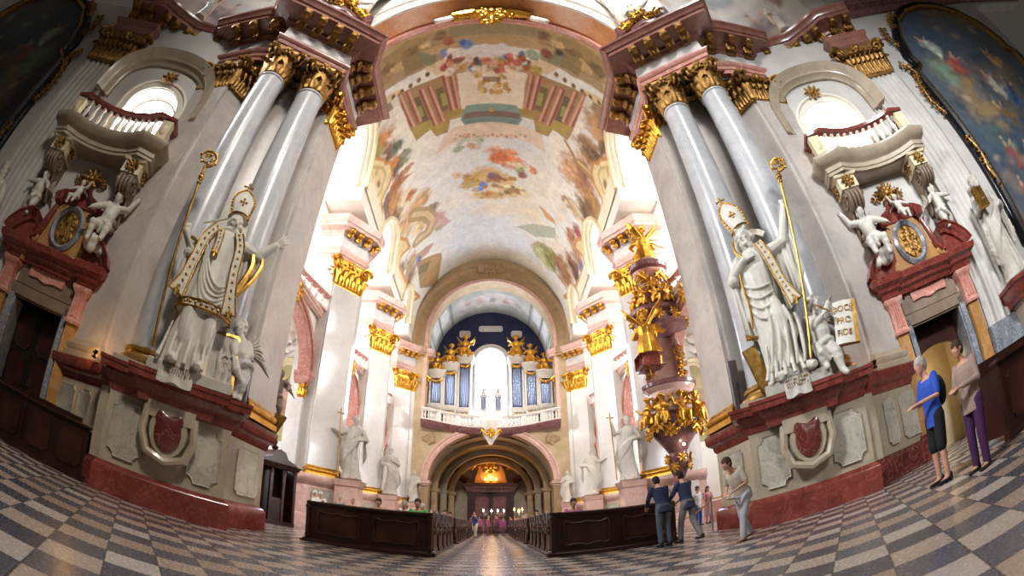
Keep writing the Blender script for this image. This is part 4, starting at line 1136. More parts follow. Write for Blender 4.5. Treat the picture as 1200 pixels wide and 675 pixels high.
['B',17.28,0.25,0.25,0.17,'#dcc07c',0.5,0.4,0.8],
['B',16.97,-0.44,0.25,0.17,'#c9a34d',0.5,0.4,0.8],
['P',[[16.43,-0.46],[16.43,0.49],[16.85,0.5],[16.86,-0.46]],'#8a6a4c',0.05,0.8,0],
['P',[[18.74,-1.47],[18.72,1.52],[19.85,1.87],[20.66,1.58],[20.69,-1.53],[19.87,-1.82]],'#86a294',0.06,1,0],
['P',[[19.4,-1.6],[19.36,1.69],[19.9,1.71],[19.94,-1.61]],'#86695e',0.05,0.9,0],
['P',[[20.05,-1.51],[20.03,1.56],[20.54,1.47],[20.56,-1.43]],'#7c9589',0.05,0.9,0],
['B',19.33,0.02,0.17,0.13,'#d9b04e',0.3,0.1,1],
['B',20.76,0.02,0.18,0.14,'#d9b04e',0.3,0.1,1],
['P',[[20.49,-2.27],[20.43,2.37],[20.68,3.1],[22.2,3.56],[21.85,2.5],[21.89,-2.45],[22.42,-3.51],[20.95,-2.95]],'#e8d2b8',0.08,0.9,0.2],
['B',21.18,-2.19,0.14,0.12,'#d3a98a',0.5,0.3,0.7],
['B',21.46,-1.91,0.15,0.12,'#d3a98a',0.5,0.3,0.7],
['B',21.4,-1.62,0.15,0.12,'#d3a98a',0.5,0.3,0.7],
['B',21.65,-1.34,0.15,0.12,'#d3a98a',0.5,0.3,0.7],
['B',21.56,-1.05,0.15,0.12,'#d3a98a',0.5,0.3,0.7],
['B',21.78,-0.77,0.15,0.12,'#d3a98a',0.5,0.3,0.7],
['B',21.65,-0.48,0.15,0.12,'#d3a98a',0.5,0.3,0.7],
['B',21.83,-0.2,0.16,0.12,'#d3a98a',0.5,0.3,0.7],
['B',21.67,0.09,0.15,0.12,'#d3a98a',0.5,0.3,0.7],
['B',21.82,0.37,0.15,0.12,'#d3a98a',0.5,0.3,0.7],
['B',21.62,0.66,0.15,0.12,'#d3a98a',0.5,0.3,0.7],
['B',21.74,0.95,0.15,0.12,'#d3a98a',0.5,0.3,0.7],
['B',21.51,1.23,0.15,0.12,'#d3a98a',0.5,0.3,0.7],
['B',21.59,1.52,0.15,0.12,'#d3a98a',0.5,0.3,0.7],
['B',21.33,1.8,0.15,0.12,'#d3a98a',0.5,0.3,0.7],
['B',21.38,2.09,0.14,0.12,'#d3a98a',0.5,0.3,0.7],
['B',21.9,-1.06,0.34,0.27,'#d8c3a0',0.6,0.4,0.7],
['B',21.59,-2.28,0.33,0.27,'#d8c3a0',0.6,0.4,0.7],
['B',22.56,-1.34,0.35,0.27,'#c99f88',0.6,0.4,0.7],
['B',22.66,-1.11,0.35,0.27,'#c99f88',0.6,0.4,0.7],
['B',22.83,-0.84,0.35,0.27,'#d8c3a0',0.6,0.4,0.7],
['B',22.76,-1.18,0.35,0.27,'#c99f88',0.6,0.4,0.7],
['B',21.69,-1.51,0.34,0.27,'#d8c3a0',0.6,0.4,0.7],
['B',21.54,-1.54,0.33,0.27,'#c99f88',0.6,0.4,0.7],
['B',22.69,-2.18,0.35,0.28,'#b9c4b0',0.6,0.4,0.7],
['B',21.96,-1.45,0.34,0.27,'#b9c4b0',0.6,0.4,0.7],
['B',21.97,-1.84,0.34,0.27,'#b9c4b0',0.6,0.4,0.7],
['B',22.1,-0.65,0.34,0.27,'#9fae92',0.6,0.4,0.7],
['B',22.64,-1.91,0.34,0.27,'#9fae92',0.6,0.4,0.7],
['B',22.62,-2.19,0.34,0.28,'#9fae92',0.6,0.4,0.7],
['B',22.18,-2.02,0.34,0.27,'#b9c4b0',0.6,0.4,0.7],
['B',22.52,-0.78,0.34,0.27,'#b9c4b0',0.6,0.4,0.7],
['B',23.33,0.79,0.54,1.1,'#d98a5a',0.5,0.5,0.85],
['B',24.11,0.42,0.84,0.44,'#d9793f',0.5,0.5,0.85],
['B',24.33,1.2,0.75,0.96,'#cf7440',0.5,0.5,0.85],
['B',24.55,1.67,0.47,0.67,'#efdcb8',0.5,0.5,0.85],
['B',24.99,1.97,0.47,0.4,'#a5b87a',0.5,0.5,0.85],
['B',25.4,2.11,0.38,0.34,'#8a4a50',0.5,0.5,0.85],
['B',24.5,2.83,0.46,0.29,'#d98860',0.5,0.5,0.85],
['B',25.93,-0.31,0.91,1.03,'#c9a560',0.5,0.5,0.85],
['B',26.69,-1.14,0.82,0.82,'#bfa05a',0.5,0.5,0.85],
['B',26.6,0.56,0.93,1.28,'#d6b878',0.5,0.5,0.85],
['B',27.4,1.47,0.62,1.19,'#e6d9a8',0.5,0.5,0.85],
['B',27.69,1.23,0.31,0.6,'#a9bd8a',0.5,0.5,0.85],
['B',27.57,-0.92,0.31,0.42,'#5f7fc0',0.5,0.5,0.85],
['B',27.12,-0.55,0.31,0.35,'#6f8bd0',0.5,0.5,0.85],
['B',28.31,-0.02,0.55,1.32,'#d2b26a',0.5,0.5,0.85],
['B',26.23,0.26,0.51,0.35,'#a3655a',0.5,0.5,0.85],
['B',26.04,-0.02,0.4,0.23,'#7d6a86',0.5,0.5,0.85],
['B',25.29,-2.33,0.38,0.35,'#e3c0a0',0.5,0.5,0.85],
['B',25.94,-1.59,0.59,0.47,'#c79b5a',0.5,0.5,0.85],
['B',27.41,1.82,0.35,0.26,'#a3855a',0.5,0.4,0.8],
['B',26.62,-0.15,0.23,0.21,'#a3855a',0.5,0.4,0.8],
['B',28.26,0.7,0.32,0.19,'#a3855a',0.5,0.4,0.8],
['B',26.28,0.61,0.23,0.22,'#8f6a4a',0.5,0.4,0.8],
['B',28.28,-0.24,0.27,0.22,'#b98a48',0.5,0.4,0.8],
['B',27.97,1.52,0.32,0.26,'#b98a48',0.5,0.4,0.8],
['B',27.37,0.64,0.26,0.27,'#b98a48',0.5,0.4,0.8],
['B',26.29,-0.61,0.33,0.2,'#e2cd96',0.5,0.4,0.8],
['B',27.63,-1.04,0.31,0.19,'#e2cd96',0.5,0.4,0.8],
['B',26.4,0.9,0.32,0.26,'#8f6a4a',0.5,0.4,0.8],
['B',26.18,1.31,0.24,0.17,'#b98a48',0.5,0.4,0.8],
['B',28.16,1.52,0.32,0.16,'#e2cd96',0.5,0.4,0.8],
['B',28.27,-0.08,0.35,0.24,'#c7885c',0.5,0.4,0.8],
['B',27.41,1.4,0.23,0.2,'#a3855a',0.5,0.4,0.8],
['B',27.54,1.76,0.26,0.25,'#c7885c',0.5,0.4,0.8],
['B',27.65,1.2,0.23,0.2,'#b98a48',0.5,0.4,0.8],
['B',27.21,0.27,0.26,0.26,'#a3855a',0.5,0.4,0.8],
['B',27.98,1.7,0.33,0.2,'#e2cd96',0.5,0.4,0.8],
['B',27.37,-0.39,0.25,0.15,'#c7885c',0.5,0.4,0.8],
['B',27.59,0.86,0.26,0.22,'#e2cd96',0.5,0.4,0.8],
['B',27.76,0.69,0.25,0.26,'#e2cd96',0.5,0.4,0.8],
['B',27.07,1.49,0.26,0.16,'#a3855a',0.5,0.4,0.8],
['B',26.66,0.53,0.28,0.16,'#b98a48',0.5,0.4,0.8],
['B',28.37,-0.83,0.31,0.19,'#e2cd96',0.5,0.4,0.8],
['B',26.12,1.51,0.23,0.24,'#b98a48',0.5,0.4,0.8],
['B',27.9,1.1,0.25,0.24,'#8f6a4a',0.5,0.4,0.8],
['B',17.16,-7.57,1.3,1.45,'#b08e62',0.7,0.6,0.75],
['B',19.83,-7.02,1.3,1.12,'#a5835c',0.7,0.6,0.75],
['B',23.26,-7.27,1.64,1.11,'#c09a68',0.7,0.6,0.75],
['B',26.49,-6.29,1.63,1.64,'#cdb083',0.7,0.6,0.75],
['B',31.59,-7.5,1.9,1.36,'#bb9c6e',0.7,0.6,0.75],
['B',16.91,7.59,1.29,1.81,'#b59166',0.7,0.6,0.75],
['B',20.6,6.71,1.87,1.32,'#c29c70',0.7,0.6,0.75],
['B',23.23,7.84,1.45,1.48,'#b08a5e',0.7,0.6,0.75],
['B',32.11,6.9,2.36,1.79,'#b99a70',0.7,0.6,0.75],
['B',27.94,7.16,1.65,0.98,'#c4a27c',0.7,0.6,0.75],
['B',16.15,-7.97,0.84,1.18,'#8c5f42',0.5,0.5,0.92],
['B',17.68,-7.14,0.71,1.05,'#c1844f',0.5,0.5,0.92],
['B',15.16,-7.99,0.53,0.75,'#6f5a48',0.5,0.5,0.92],
['B',17.95,-7.73,1.04,0.7,'#9b9455',0.5,0.5,0.92],
['B',16.7,-7.78,0.94,0.51,'#a8a060',0.5,0.5,0.92],
['B',19.05,-6.6,0.71,0.81,'#7c5a48',0.5,0.5,0.92],
['B',19.22,-6.05,0.5,0.47,'#66745f',0.5,0.5,0.92],
['B',20.47,-5.84,0.7,0.71,'#8b8a72',0.5,0.5,0.92],
['B',20.71,-6.64,0.82,0.67,'#6d5d50',0.5,0.5,0.92],
['B',20.16,-6.45,0.32,0.42,'#d98d54',0.5,0.5,0.92],
['B',21.7,-5.83,0.28,0.81,'#b98560',0.5,0.5,0.92],
['B',21.73,-6.62,0.51,0.78,'#a8715a',0.5,0.5,0.92],
['P',[[21.67,-7.84],[21.6,-6.84],[22.48,-5.31],[22.53,-6.54],[22.81,-7.55]],'#a9683f',0.08,0.85,0.2],
['B',22.75,-7.87,1.43,0.59,'#7d5f52',0.5,0.5,0.92],
['B',23.8,-7.21,1.52,0.76,'#cf9a63',0.5,0.5,0.92],
['B',24.32,-6.22,1.17,0.88,'#ead9b8',0.5,0.5,0.92],
['B',24.31,-5.74,0.51,0.52,'#b4724e',0.5,0.5,0.92],
['B',25.78,-5.19,0.78,1.03,'#cfa877',0.5,0.5,0.92],
['B',27.6,-4.52,0.62,0.78,'#9d8a78',0.5,0.5,0.92],
['B',28.97,-4.08,0.67,0.79,'#c4a2a0',0.5,0.5,0.92],
['B',24.39,-7.84,1.06,1.02,'#8f6d55',0.5,0.5,0.92],
['B',26.28,-6.43,0.92,1.03,'#dcb486',0.5,0.5,0.92],
['B',28.16,-5.45,0.96,0.92,'#d7bf92',0.5,0.5,0.92],
['L',[[29.57,-6.03],[29.98,-4.95],[29.08,-4.39],[27.67,-4.83],[26.41,-5.93]],0.55,'#b1966a',0.9],
['L',[[29.57,-6.03],[29.98,-4.95],[29.08,-4.39],[27.67,-4.83],[26.41,-5.93]],0.2,'#d9c49a',0.9],
['P',[[28.57,-4.04],[30.53,-2.94],[30.89,-4.04],[29.49,-4.43]],'#c9a3a0',0.08,0.8,0.2],
['P',[[30.11,-4.49],[30.37,-3.63],[30.86,-4.26]],'#b3a86a',0.06,0.8,0.1],
['P',[[30.83,-6.57],[31.92,-4.61],[32.5,-5.28],[32.17,-6.4]],'#b58a72',0.08,0.85,0.2],
['B',32.02,-6.27,0.59,0.39,'#7683b8',0.45,0.4,0.9],
['P',[[32.02,-6.48],[34.07,-4.17],[34.92,-4.17],[38.7,-5.11],[35.54,-6.86]],'#a98a5c',0.05,0.95,0],
['P',[[32.86,-6.32],[33.86,-5.18],[34.69,-5.78],[33.55,-6.68]],'#857a58',0.05,0.9,0],
['P',[[33.75,-5.17],[34.35,-4.28],[37.08,-5.01],[36.31,-6.27]],'#bd9c66',0.05,0.8,0],
['B',29.75,-8.47,0.99,0.87,'#8a7d70',0.5,0.5,0.92],
['B',30.94,-7.31,1.48,0.79,'#b5a184',0.5,0.5,0.92],
['B',32.21,-8.21,0.7,1.38,'#8b705c',0.5,0.5,0.92],
['B',29.55,-9.45,0.26,0.89,'#6d5b4e',0.5,0.5,0.92],
['B',16.66,7.51,1.55,2.07,'#b98d60',0.5,0.5,0.92],
['B',16.29,8.1,0.69,1.37,'#7b5643',0.5,0.5,0.92],
['B',14.99,8.38,0.27,1.17,'#5d4d44',0.5,0.5,0.92],
['B',19.12,6.77,1.07,1.58,'#a77a4e',0.5,0.5,0.92],
['B',19.24,6.41,0.48,0.66,'#7d6650',0.5,0.5,0.92],
['B',17.73,7.31,0.69,0.43,'#6f5c40',0.5,0.5,0.92],
['B',21.75,5.78,1.67,1.18,'#c79a72',0.5,0.5,0.92],
['B',21.32,6.46,1.2,0.7,'#9d6f4c',0.5,0.5,0.92],
['B',21.94,5.31,1.36,0.65,'#d0a57e',0.5,0.5,0.92],
['B',18.77,7.52,0.34,1.13,'#6b5038',0.5,0.5,0.92],
['B',22.39,7.35,1.1,0.99,'#96705a',0.5,0.5,0.92],
['B',22.53,6.64,0.7,0.92,'#b98a66',0.5,0.5,0.92],
['B',22.36,8.26,0.9,1.4,'#a9824a',0.5,0.5,0.92],
['B',24.03,7.63,1.25,1.55,'#8a6c45',0.5,0.5,0.92],
['B',26.82,6.99,0.59,0.62,'#964a52',0.5,0.5,0.92],
['B',25.24,8.07,0.59,1.19,'#b0793f',0.5,0.5,0.92],
['B',25.33,5.53,0.53,0.44,'#9d6f56',0.5,0.5,0.92],
['B',25.32,6.18,0.71,0.84,'#c9b48c',0.5,0.5,0.92],
['L',[[20.04,4.67],[20.98,5.72]],0.1,'#a97b3a',0.9],
['L',[[20.98,5.72],[20.5,9.13]],0.3,'#b58d5e',0.9],
['L',[[20.85,5.84],[20.21,9.31]],0.1,'#dcbf8c',0.9],
['P',[[28.03,3.46],[28.46,4.87],[28.86,5.08],[29.06,4.18]],'#d39b52',0.05,0.9,0],
['P',[[28.85,4.92],[27.34,5.85],[25.33,5.53],[25.96,4.93]],'#e6dcc8',0.08,0.8,0.1],
['P',[[32.1,1.88],[30.66,3.31],[29.25,5.13],[30.44,5.12],[32.33,3.74]],'#b1b79f',0.08,0.85,0.3],
['P',[[34.16,3.12],[32.68,3.77],[32.5,4.54]],'#d49a68',0.06,0.8,0.1],
['B',33.89,4.69,1.7,1.28,'#a3a06a',0.45,0.4,0.9],
['B',33.56,5.18,1.27,1.08,'#8d8b52',0.45,0.4,0.9],
['B',34.2,4.05,1.01,0.59,'#b9b88a',0.45,0.4,0.9],
['P',[[32.29,3.88],[30.51,5.57],[30.1,7.27],[32.23,6.35]],'#e6d9c6',0.08,0.85,0.2],
['B',33.21,6.55,1.75,1.28,'#996a43',0.5,0.4,0.92],
['B',30.67,7.43,1.18,1.09,'#7c5238',0.5,0.4,0.92],
['B',30.9,8.53,0.63,1.01,'#4d3e42',0.5,0.4,0.92],
['B',33.4,7.68,0.61,1.06,'#a8693a',0.5,0.4,0.92],
['B',29.02,8.22,0.68,0.65,'#77719a',0.5,0.4,0.92],
['B',28.69,7.38,0.93,0.67,'#b58a70',0.5,0.4,0.92],
['B',28.26,6.39,0.95,0.5,'#b5724f',0.5,0.4,0.92],
['P',[[12.87,-11.67],[14.72,-8.79],[15.49,-8.82],[17.06,-8.52],[18.96,-7.22],[19.41,-7.17],[19.77,-6.76],[20.73,-6.81],[21.22,-7.29],[21.3,-8.3],[22.82,-8.74],[19.29,-11.02],[14.72,-12.79]],'#e4d09f',0.05,1,0],
['P',[[11.93,12.47],[14.54,8.92],[15.29,8.96],[16.85,8.66],[18.77,7.35],[19.22,7.29],[19.59,6.88],[20.53,6.94],[20.99,7.43],[21.0,8.46],[22.45,8.93],[18.57,11.43],[14.58,12.82]],'#e4d09f',0.05,1,0],
['L',[[12.87,-11.67],[14.72,-8.79],[15.49,-8.82],[17.06,-8.52],[18.96,-7.22],[19.41,-7.17],[19.77,-6.76],[20.73,-6.81],[21.22,-7.29],[21.3,-8.3],[22.82,-8.74],[19.29,-11.02],[14.72,-12.79]],0.1,'#c98b48',0.9],
['L',[[11.93,12.47],[14.54,8.92],[15.29,8.96],[16.85,8.66],[18.77,7.35],[19.22,7.29],[19.59,6.88],[20.53,6.94],[20.99,7.43],[21.0,8.46],[22.45,8.93],[18.57,11.43],[14.58,12.82]],0.1,'#c98b48',0.9],
['P',[[16.77,-12.59],[23.27,-8.49],[25.27,-8.18],[27.97,-6.91],[29.11,-6.85],[28.33,-7.88],[28.73,-8.38],[32.36,-8.08],[36.58,-7.11],[31.36,-10.36],[22.33,-12.81]],'#e2cf9f',0.05,1,0],
['P',[[16.62,12.63],[22.91,8.67],[24.89,8.37],[27.63,7.08],[28.75,7.03],[27.89,8.08],[28.23,8.6],[31.78,8.32],[36.0,7.34],[30.14,10.8],[22.06,12.86]],'#e2cf9f',0.05,1,0],
['L',[[16.77,-12.59],[23.27,-8.49],[25.27,-8.18],[27.97,-6.91],[29.11,-6.85],[28.33,-7.88],[28.73,-8.38],[32.36,-8.08],[36.58,-7.11],[31.36,-10.36],[22.33,-12.81]],0.12,'#c98f4e',0.9],
['L',[[16.62,12.63],[22.91,8.67],[24.89,8.37],[27.63,7.08],[28.75,7.03],[27.89,8.08],[28.23,8.6],[31.78,8.32],[36.0,7.34],[30.14,10.8],[22.06,12.86]],0.12,'#c98f4e',0.9],
['L',[[14.67,-10.42],[15.55,-8.97],[17.03,-8.74],[18.36,-8.39],[19.25,-9.53],[16.39,-12.1],[14.67,-10.42]],0.09,'#c9ad6c',0.9],
['L',[[14.36,10.63],[15.35,9.12],[16.81,8.89],[18.12,8.54],[18.9,9.73],[15.72,12.5],[14.36,10.63]],0.09,'#c9ad6c',0.9],
['L',[[18.17,-8.31],[19.43,-7.44],[20.15,-7.37],[20.62,-8.15],[20.14,-9.03],[18.17,-8.31]],0.09,'#c9ad6c',0.9],
['L',[[17.95,8.46],[19.23,7.57],[19.94,7.5],[20.36,8.3],[19.82,9.21],[17.95,8.46]],0.09,'#c9ad6c',0.9],
['L',[[24.52,-9.26],[26.45,-8.38],[27.4,-8.89],[26.39,-10.14],[24.52,-10.64],[24.52,-9.26]],0.09,'#c9ad6c',0.9],
['L',[[24.03,9.49],[26.02,8.58],[26.87,9.13],[25.61,10.47],[23.64,11.03],[24.03,9.49]],0.09,'#c9ad6c',0.9],
['B',18.95,-8.07,0.2,0.24,'#cbb27a',0.4,0.2,0.9],
['B',18.72,8.21,0.19,0.26,'#cbb27a',0.4,0.2,0.9],
['B',19.75,-8.15,0.19,0.25,'#cbb27a',0.4,0.2,0.9],
['B',19.5,8.3,0.19,0.26,'#cbb27a',0.4,0.2,0.9],
['B',18.05,-8.61,0.17,0.26,'#cbb27a',0.4,0.2,0.9],
['B',17.81,8.76,0.16,0.27,'#cbb27a',0.4,0.2,0.9],
['B',19.95,-8.12,0.3,0.22,'#8d6a52',0.4,0.3,0.8],
['B',19.7,8.27,0.29,0.22,'#8d6a52',0.4,0.3,0.8],
]
# ------------------------------------------------------------------ crossing arch
AR, AZ = 6.8, 18.3
t = thing('crossing_arch', 'wide orange marble arch between the crossing and the nave vault', 'arch', (0,10.6,17.2)); t['kind'] = 'structure'
def archring(prof, n=60, a0=-.02, a1=pi+.02):
    """prof: (radius offset, y)"""
    mb = MB(); rings = []
    for i in range(n+1):
        a = a0+(a1-a0)*i/n
        rings.append([((AR+r)*cos(a), y, AZ+(AR+r)*sin(a)) for r,y in prof])
    mb.rings(rings, cap=True, closed=True); return mb
obj('soffit', archring([(0,9.75),(0,11.0),(1.2,11.0),(1.2,9.75)]), MATS['orange'], t)
obj('back_moulding', archring([(-.28,11.0),(-.28,11.12),(-.2,11.16),(-.2,11.3),(-.05,11.36),(.05,11.5),(1.2,11.5),(1.2,11.0)]), MATS['rose'], t)
obj('front_moulding', archring([(-.02,9.75),(-.06,9.72),(-.06,9.6),(.12,9.56),(.12,9.5),(.3,9.45),(.3,9.3),(.5,9.25),(.55,9.2),(1.3,9.2),(1.3,9.75)]), MATS['stucco_white'], t)
# gilded cartouche hanging at the crown
t = thing('gilt_cartouche', 'large gilded cartouche at the crown of the orange crossing arch', 'ornament', (0,10.5,24.6))
g = MB(); o = shield(0,24.5,1.3,1.1); g.slab(o[::-1],10.55,10.85); g.merge(rosette(1.0), T(0,10.5,24.5) @ RX(0) @ SCL(1,-1,1))
obj('shield', g, MATS['gold'], t)
for sx in (-1,1):
    g = rocaille([(sx*.5,24.6),(sx*1.0,24.75),(sx*1.6,24.55),(sx*2.2,24.45)],1.15,3)
    obj('scroll_wing', g, MATS['gold'], t, T(0,10.7,0) @ SCL(1,-1,1))
    w = MB(); 
    for k in range(7): w.ell((sx*(2.2+.13*k),10.75,24.4-.07*k),(.2,.16,.18-.012*k),7,5)
    obj('shell_swag', w, MATS['stucco_white'], t, label='white stucco swag')
g = rocaille([(0,24.1),(0.05,23.6),(0,23.0)],.85,8); obj('pendant', g, MATS['gold'], t, T(0,10.65,0) @ SCL(1,-1,1))

# ------------------------------------------------------------------ nave vault with fresco
VX, VZ, VR = 7.2, 18.3, 8.5
LUN = [(15.6,2.7,3.1),(25.2,2.4,2.8),(33.7,2.1,2.5)]
def vpt(y,b):
    ph = pi/2-b/6; return (VX*cos(ph), y, VZ+VR*sin(ph))
cv = Canvas(11.2,38.1,-9.4248,9.4248,520,400,'#eeebdf',2)
f = cv.fbm(.22,5,3); cv.mix(np.clip((f-.42)*3.2,0,1)*.75,'#d9e2e2'); f = cv.fbm(.3,5,8); cv.mix(np.clip((f-.5)*3,0,1)*.6,'#f3ead0')
for s in FRESCO:
    if s[0] == 'P': cv.poly(s[1],s[2],s[3],s[4],s[5])
    elif s[0] == 'L': cv.line(s[1],s[2],s[3],.08,s[4])
    else:
        sd_ = int(abs(s[1]*7+s[2]*13)); cv.blob(s[1],s[2],s[3]*1.12,s[4]*1.12,s[5],0,s[6],s[7],s[8],seed=sd_)
        if s[6] < .7: cv.daubs(s[1],s[2],s[3],s[4],s[5],sd_,7 if max(s[3],s[4]) < .45 else 14,.6)
# stucco zone near the springing
cv.mix(np.clip((np.abs(cv.B)-8.45)/.15,0,1),'#e9dfc2')
cv.grain(.12,2.2,6); cv.grain(.14,6,4)
g = MB(); NU,NV = 520,400
def lun_skip(u,v):
    y = 11.2+26.9*u; b = -9.4248+18.8496*v; ph = pi/2-b/6; z = VZ+VR*sin(ph)
    if abs(b) < 4: return False
    for yc,hw,hh in LUN:
        q = (y-yc)/hw
        if abs(q) < 1 and z < VZ+hh*sqrt(1-q*q): return True
    return False
g.grid(lambda u,v: vpt(11.2+26.9*u,-9.4248+18.8496*v), NU, NV, skip=lun_skip)
me = mesh_of(g,'ceiling',None,0); cv.paint_on(me); me.polygons.foreach_set('use_smooth',[True]*len(me.polygons))
o = obj('ceiling', me, MATS['fresco']); o['kind'] = 'structure'; o['label'] = 'barrel vault of the nave covered by a pale painted fresco'

# ------------------------------------------------------------------ nave: pillars, entablature blocks, bays
NARCHI = [(-.3,14.35),(0,14.35),(0,14.6),(.05,14.62),(.05,14.85),(.12,14.95),(.14,15.05),(-.3,15.05)]
NFRZ = [(-.3,15.05),(.02,15.05),(.02,15.85),(-.3,15.85)]
NCORN = [(-.3,15.85),(.06,15.85),(.14,16.0),(.2,16.15),(.6,16.2),(.62,16.38),(.7,16.45),(.76,16.7),(.8,16.85),(-.3,16.9)]
ORD = ['first','second','third']
plain('win_wall', '#f1ead9', .8, 0, .04, 1)
MATS['win_n'] = emis('win_n', '#f6f8ff', WIN_N)
def nave_side(M, side):
    sd = 'organ gallery' 
    L = side == 'left'
    sname = 'confessional side' if L else 'pulpit side'
    for i in range(3):
        yc = 20.5+8.65*i if i < 2 else 37.6
        wh = '%s nave pillar from the crossing, %s' % (ORD[i], sname)
        # plan, travelling so that outside is on the right (for sweep side=1)
        if i < 2:
            path = [(9.8,yc-.9),(8.4,yc-.9),(7.25,yc+.55),(7.25,yc+1.05),(8.4,yc+2.5),(9.8,yc+2.5)]
        else:
            path = [(9.8,yc-.9),(8.3,yc-.9),(7.1,yc+.25),(5.95,yc+1.0),(5.95,yc+1.6)]
        core = path + [(9.8,yc+2.5 if i < 2 else yc+1.6)]
        t = thing('nave_pillar', 'pale marble pillar with gilded capital, '+wh, 'pillar', M @ Vector((8.4,yc,0)))
        c = MB(); c.prism(path if i < 2 else path+[(9.8,yc+1.6)], 2.6, 14.345)
        obj('shaft', c, MATS['pale_pilaster'], t, M, 0)
        p = MB(); P2 = path
        p.sweep([(.35,0),(.35,.55),(.28,.65),(.22,.7),(.22,2.05),(.28,2.12),(.34,2.22),(.4,2.28),(.42,2.5),(.38,2.6),(-.3,2.6),(-.3,0)],P2,side=-1)
        obj('pedestal', p, MATS['rose_pale'], t, M)
        # pilasters on the faces
        segs = [((8.4,yc-.9),(7.25,yc+.55))] if i < 2 else [((8.3,yc-.9),(7.1,yc+.25)),((7.05,yc+.28),(5.95,yc+1.0))]
        for (a,b) in segs:
            a = Vector(a); b = Vector(b); d = b-a; w = d.length; d.normalize(); q = Vector((-d.y,d.x)) if (Vector((-d.y,d.x)).x < 0) else Vector((d.y,-d.x)); cc = (a+b)/2; w -= .12
            F = M @ frame((cc.x,cc.y,0),(q.y,-q.x),(q.x,q.y))
            s = MB(); s.box(-w/2,w/2,-.2,.1,2.9,12.65); pf = obj('pilaster', s, MATS['pale_pilaster'], t, F)
            s = MB(); s.sweep([(0,2.6),(.14,2.6),(.14,2.72),(.1,2.76),(.15,2.82),(.15,2.9),(.08,2.95),(.04,3.05),(-.1,3.05),(-.1,2.6)],[(w/2,-.2),(w/2,.1),(-w/2,.1),(-w/2,-.2)],side=1); obj('pilaster_base', s, MATS['gold'], pf, F)
            obj('capital', capital(w,.36,1.75,False,4), MATS['gold'], pf, F @ T(0,-.08,12.6), smooth=50)
            s = MB(); o_ = notch(-w*.36,w*.36,.85,1.95,.1); s.rings([[(x,.2,z) for x,z in o_],[(x,.27,z) for x,z in o_],[(x*.9,.25,1.4+(z-1.4)*.92) for x,z in o_]]); obj('panel', s, MATS['panel'], t, F)
        e = MB(); e.sweep(NFRZ, path, side=-1); fr = obj('frieze', e, MATS['frieze'], t, M, 30)
        e = MB(); e.sweep(NARCHI, path, side=-1); obj('architrave', e, MATS['rose_pale'], t, M, 30)
        e = MB(); e.sweep(NCORN, path, side=-1); obj('cornice', e, MATS['rose_pale'], t, M, 30)
        rp = path
        # brackets under the cornice
        Lr = root_loc(t)
        for (a,b) in zip(rp[1:3] if i < 2 else rp[1:4], rp[2:4] if i < 2 else rp[2:5]):
            a = Vector(a); b = Vector(b); d = b-a; ln = d.length; d.normalize(); q = Vector((-d.y,d.x)); q = q if q.x < 0 or q.y < 0 else -q
            if q.x > 0: q = -q
            k = max(1,round(ln/.62))
            for j in range(k):
                pp = a+d*(ln*(j+.5)/k)+q*.08
                o = bpy.data.objects.new('modillion', MODG); COL.objects.link(o); o.parent = t
                o.matrix_local = Matrix.Translation(-Lr) @ M @ frame((pp.x,pp.y,16.22),(q.y,-q.x),(q.x,q.y)) @ SCL(.8,.7,.85)
        # attic above the block up to the vault springing
        cy_ = yc+.8; e = MB(); e.prism([(x+(.25 if x < 9.5 else 0),cy_+(y-cy_)*.86) for x,y in path]+([] if i < 2 else [(9.8,yc+1.6)]),14.4,18.6); e.prism([(x+(.1 if x < 9.5 else 0),cy_+(y-cy_)*.94) for x,y in path]+([] if i < 2 else [(9.8,yc+1.6)]),16.9,17.35)
        y0_,y1_ = ((18.2,22.9),(27.5,31.7),(35.7,37.95))[i]; e.box(7.28,10.4,y0_,y1_,17.3,18.7)
        obj('attic', e, MATS['stucco'], t, M, 0)
    e = MB(); e.box(7.28,10.4,11.4,13.0,17.1,18.7); struct('trim_%d' % (17 if L else 18), e, MATS['stucco'], M, 0)
    BAY = M @ frame((8.9,0,0),(0,1),(-1,0))
    bays = [(12.4,19.7,15.9),(22.9,28.4,25.6),(31.6,36.9,34.3)]
    for i,(s0,s1,sc) in enumerate(bays):
        wh = '%s nave bay from the crossing, %s' % (ORD[i], sname)
        mb = wall_open(s0-1.2 if i == 0 else s0-.3, s1+.3, 0, 10.6, .45, [(s0+.55,s1-.35,0,7.5,2.5)])
        struct('wall_'+side+'_bay', mb, MATS['stucco'], BAY, 0)
        t = thing('bay_arch', 'rose marble arch under the gallery, '+wh, 'arch', pt(BAY,sc,.1,0))
        a0,a1 = s0+.55,s1-.35; ac = (a0+a1)/2; ah = (a1-a0)/2
        a = MB(); band(a, [(ac-ah*cos(x),7.5+2.5*sin(x)) for x in np.linspace(0,pi,30)], [(-.06,-.45),(-.06,.1),(.06,.18),(.2,.16),(.24,.26),(.4,.28),(.46,.18),(.46,-.02),(0,-.02)]); obj('archivolt', a, MATS['rose'], t, BAY)
        for x0,x1 in ((a0-.42,a0+.04),(a1-.04,a1+.42)):
            a = MB(); a.sweep([(-.3,6.9),(.04,6.9),(.08,7.0),(.16,7.08),(.18,7.25),(.26,7.32),(.28,7.48),(-.3,7.52)],[(x1,-.5),(x1,.12),(x0,.12),(x0,-.5)],side=1); a.box(x0,x1,-.45,.1,6.9,7.5); obj('impost', a, MATS['rose'], t, BAY)
            a = MB(); a.box(x0+.02,x1-.02,-.48,.06,.9,6.2); obj('jamb', a, MATS['pale_pilaster'], t, BAY)
            a = MB(); a.box(x0-.03,x1+.03,-.5,.12,0,.9); obj('jamb_foot', a, MATS['rose'], t, BAY)
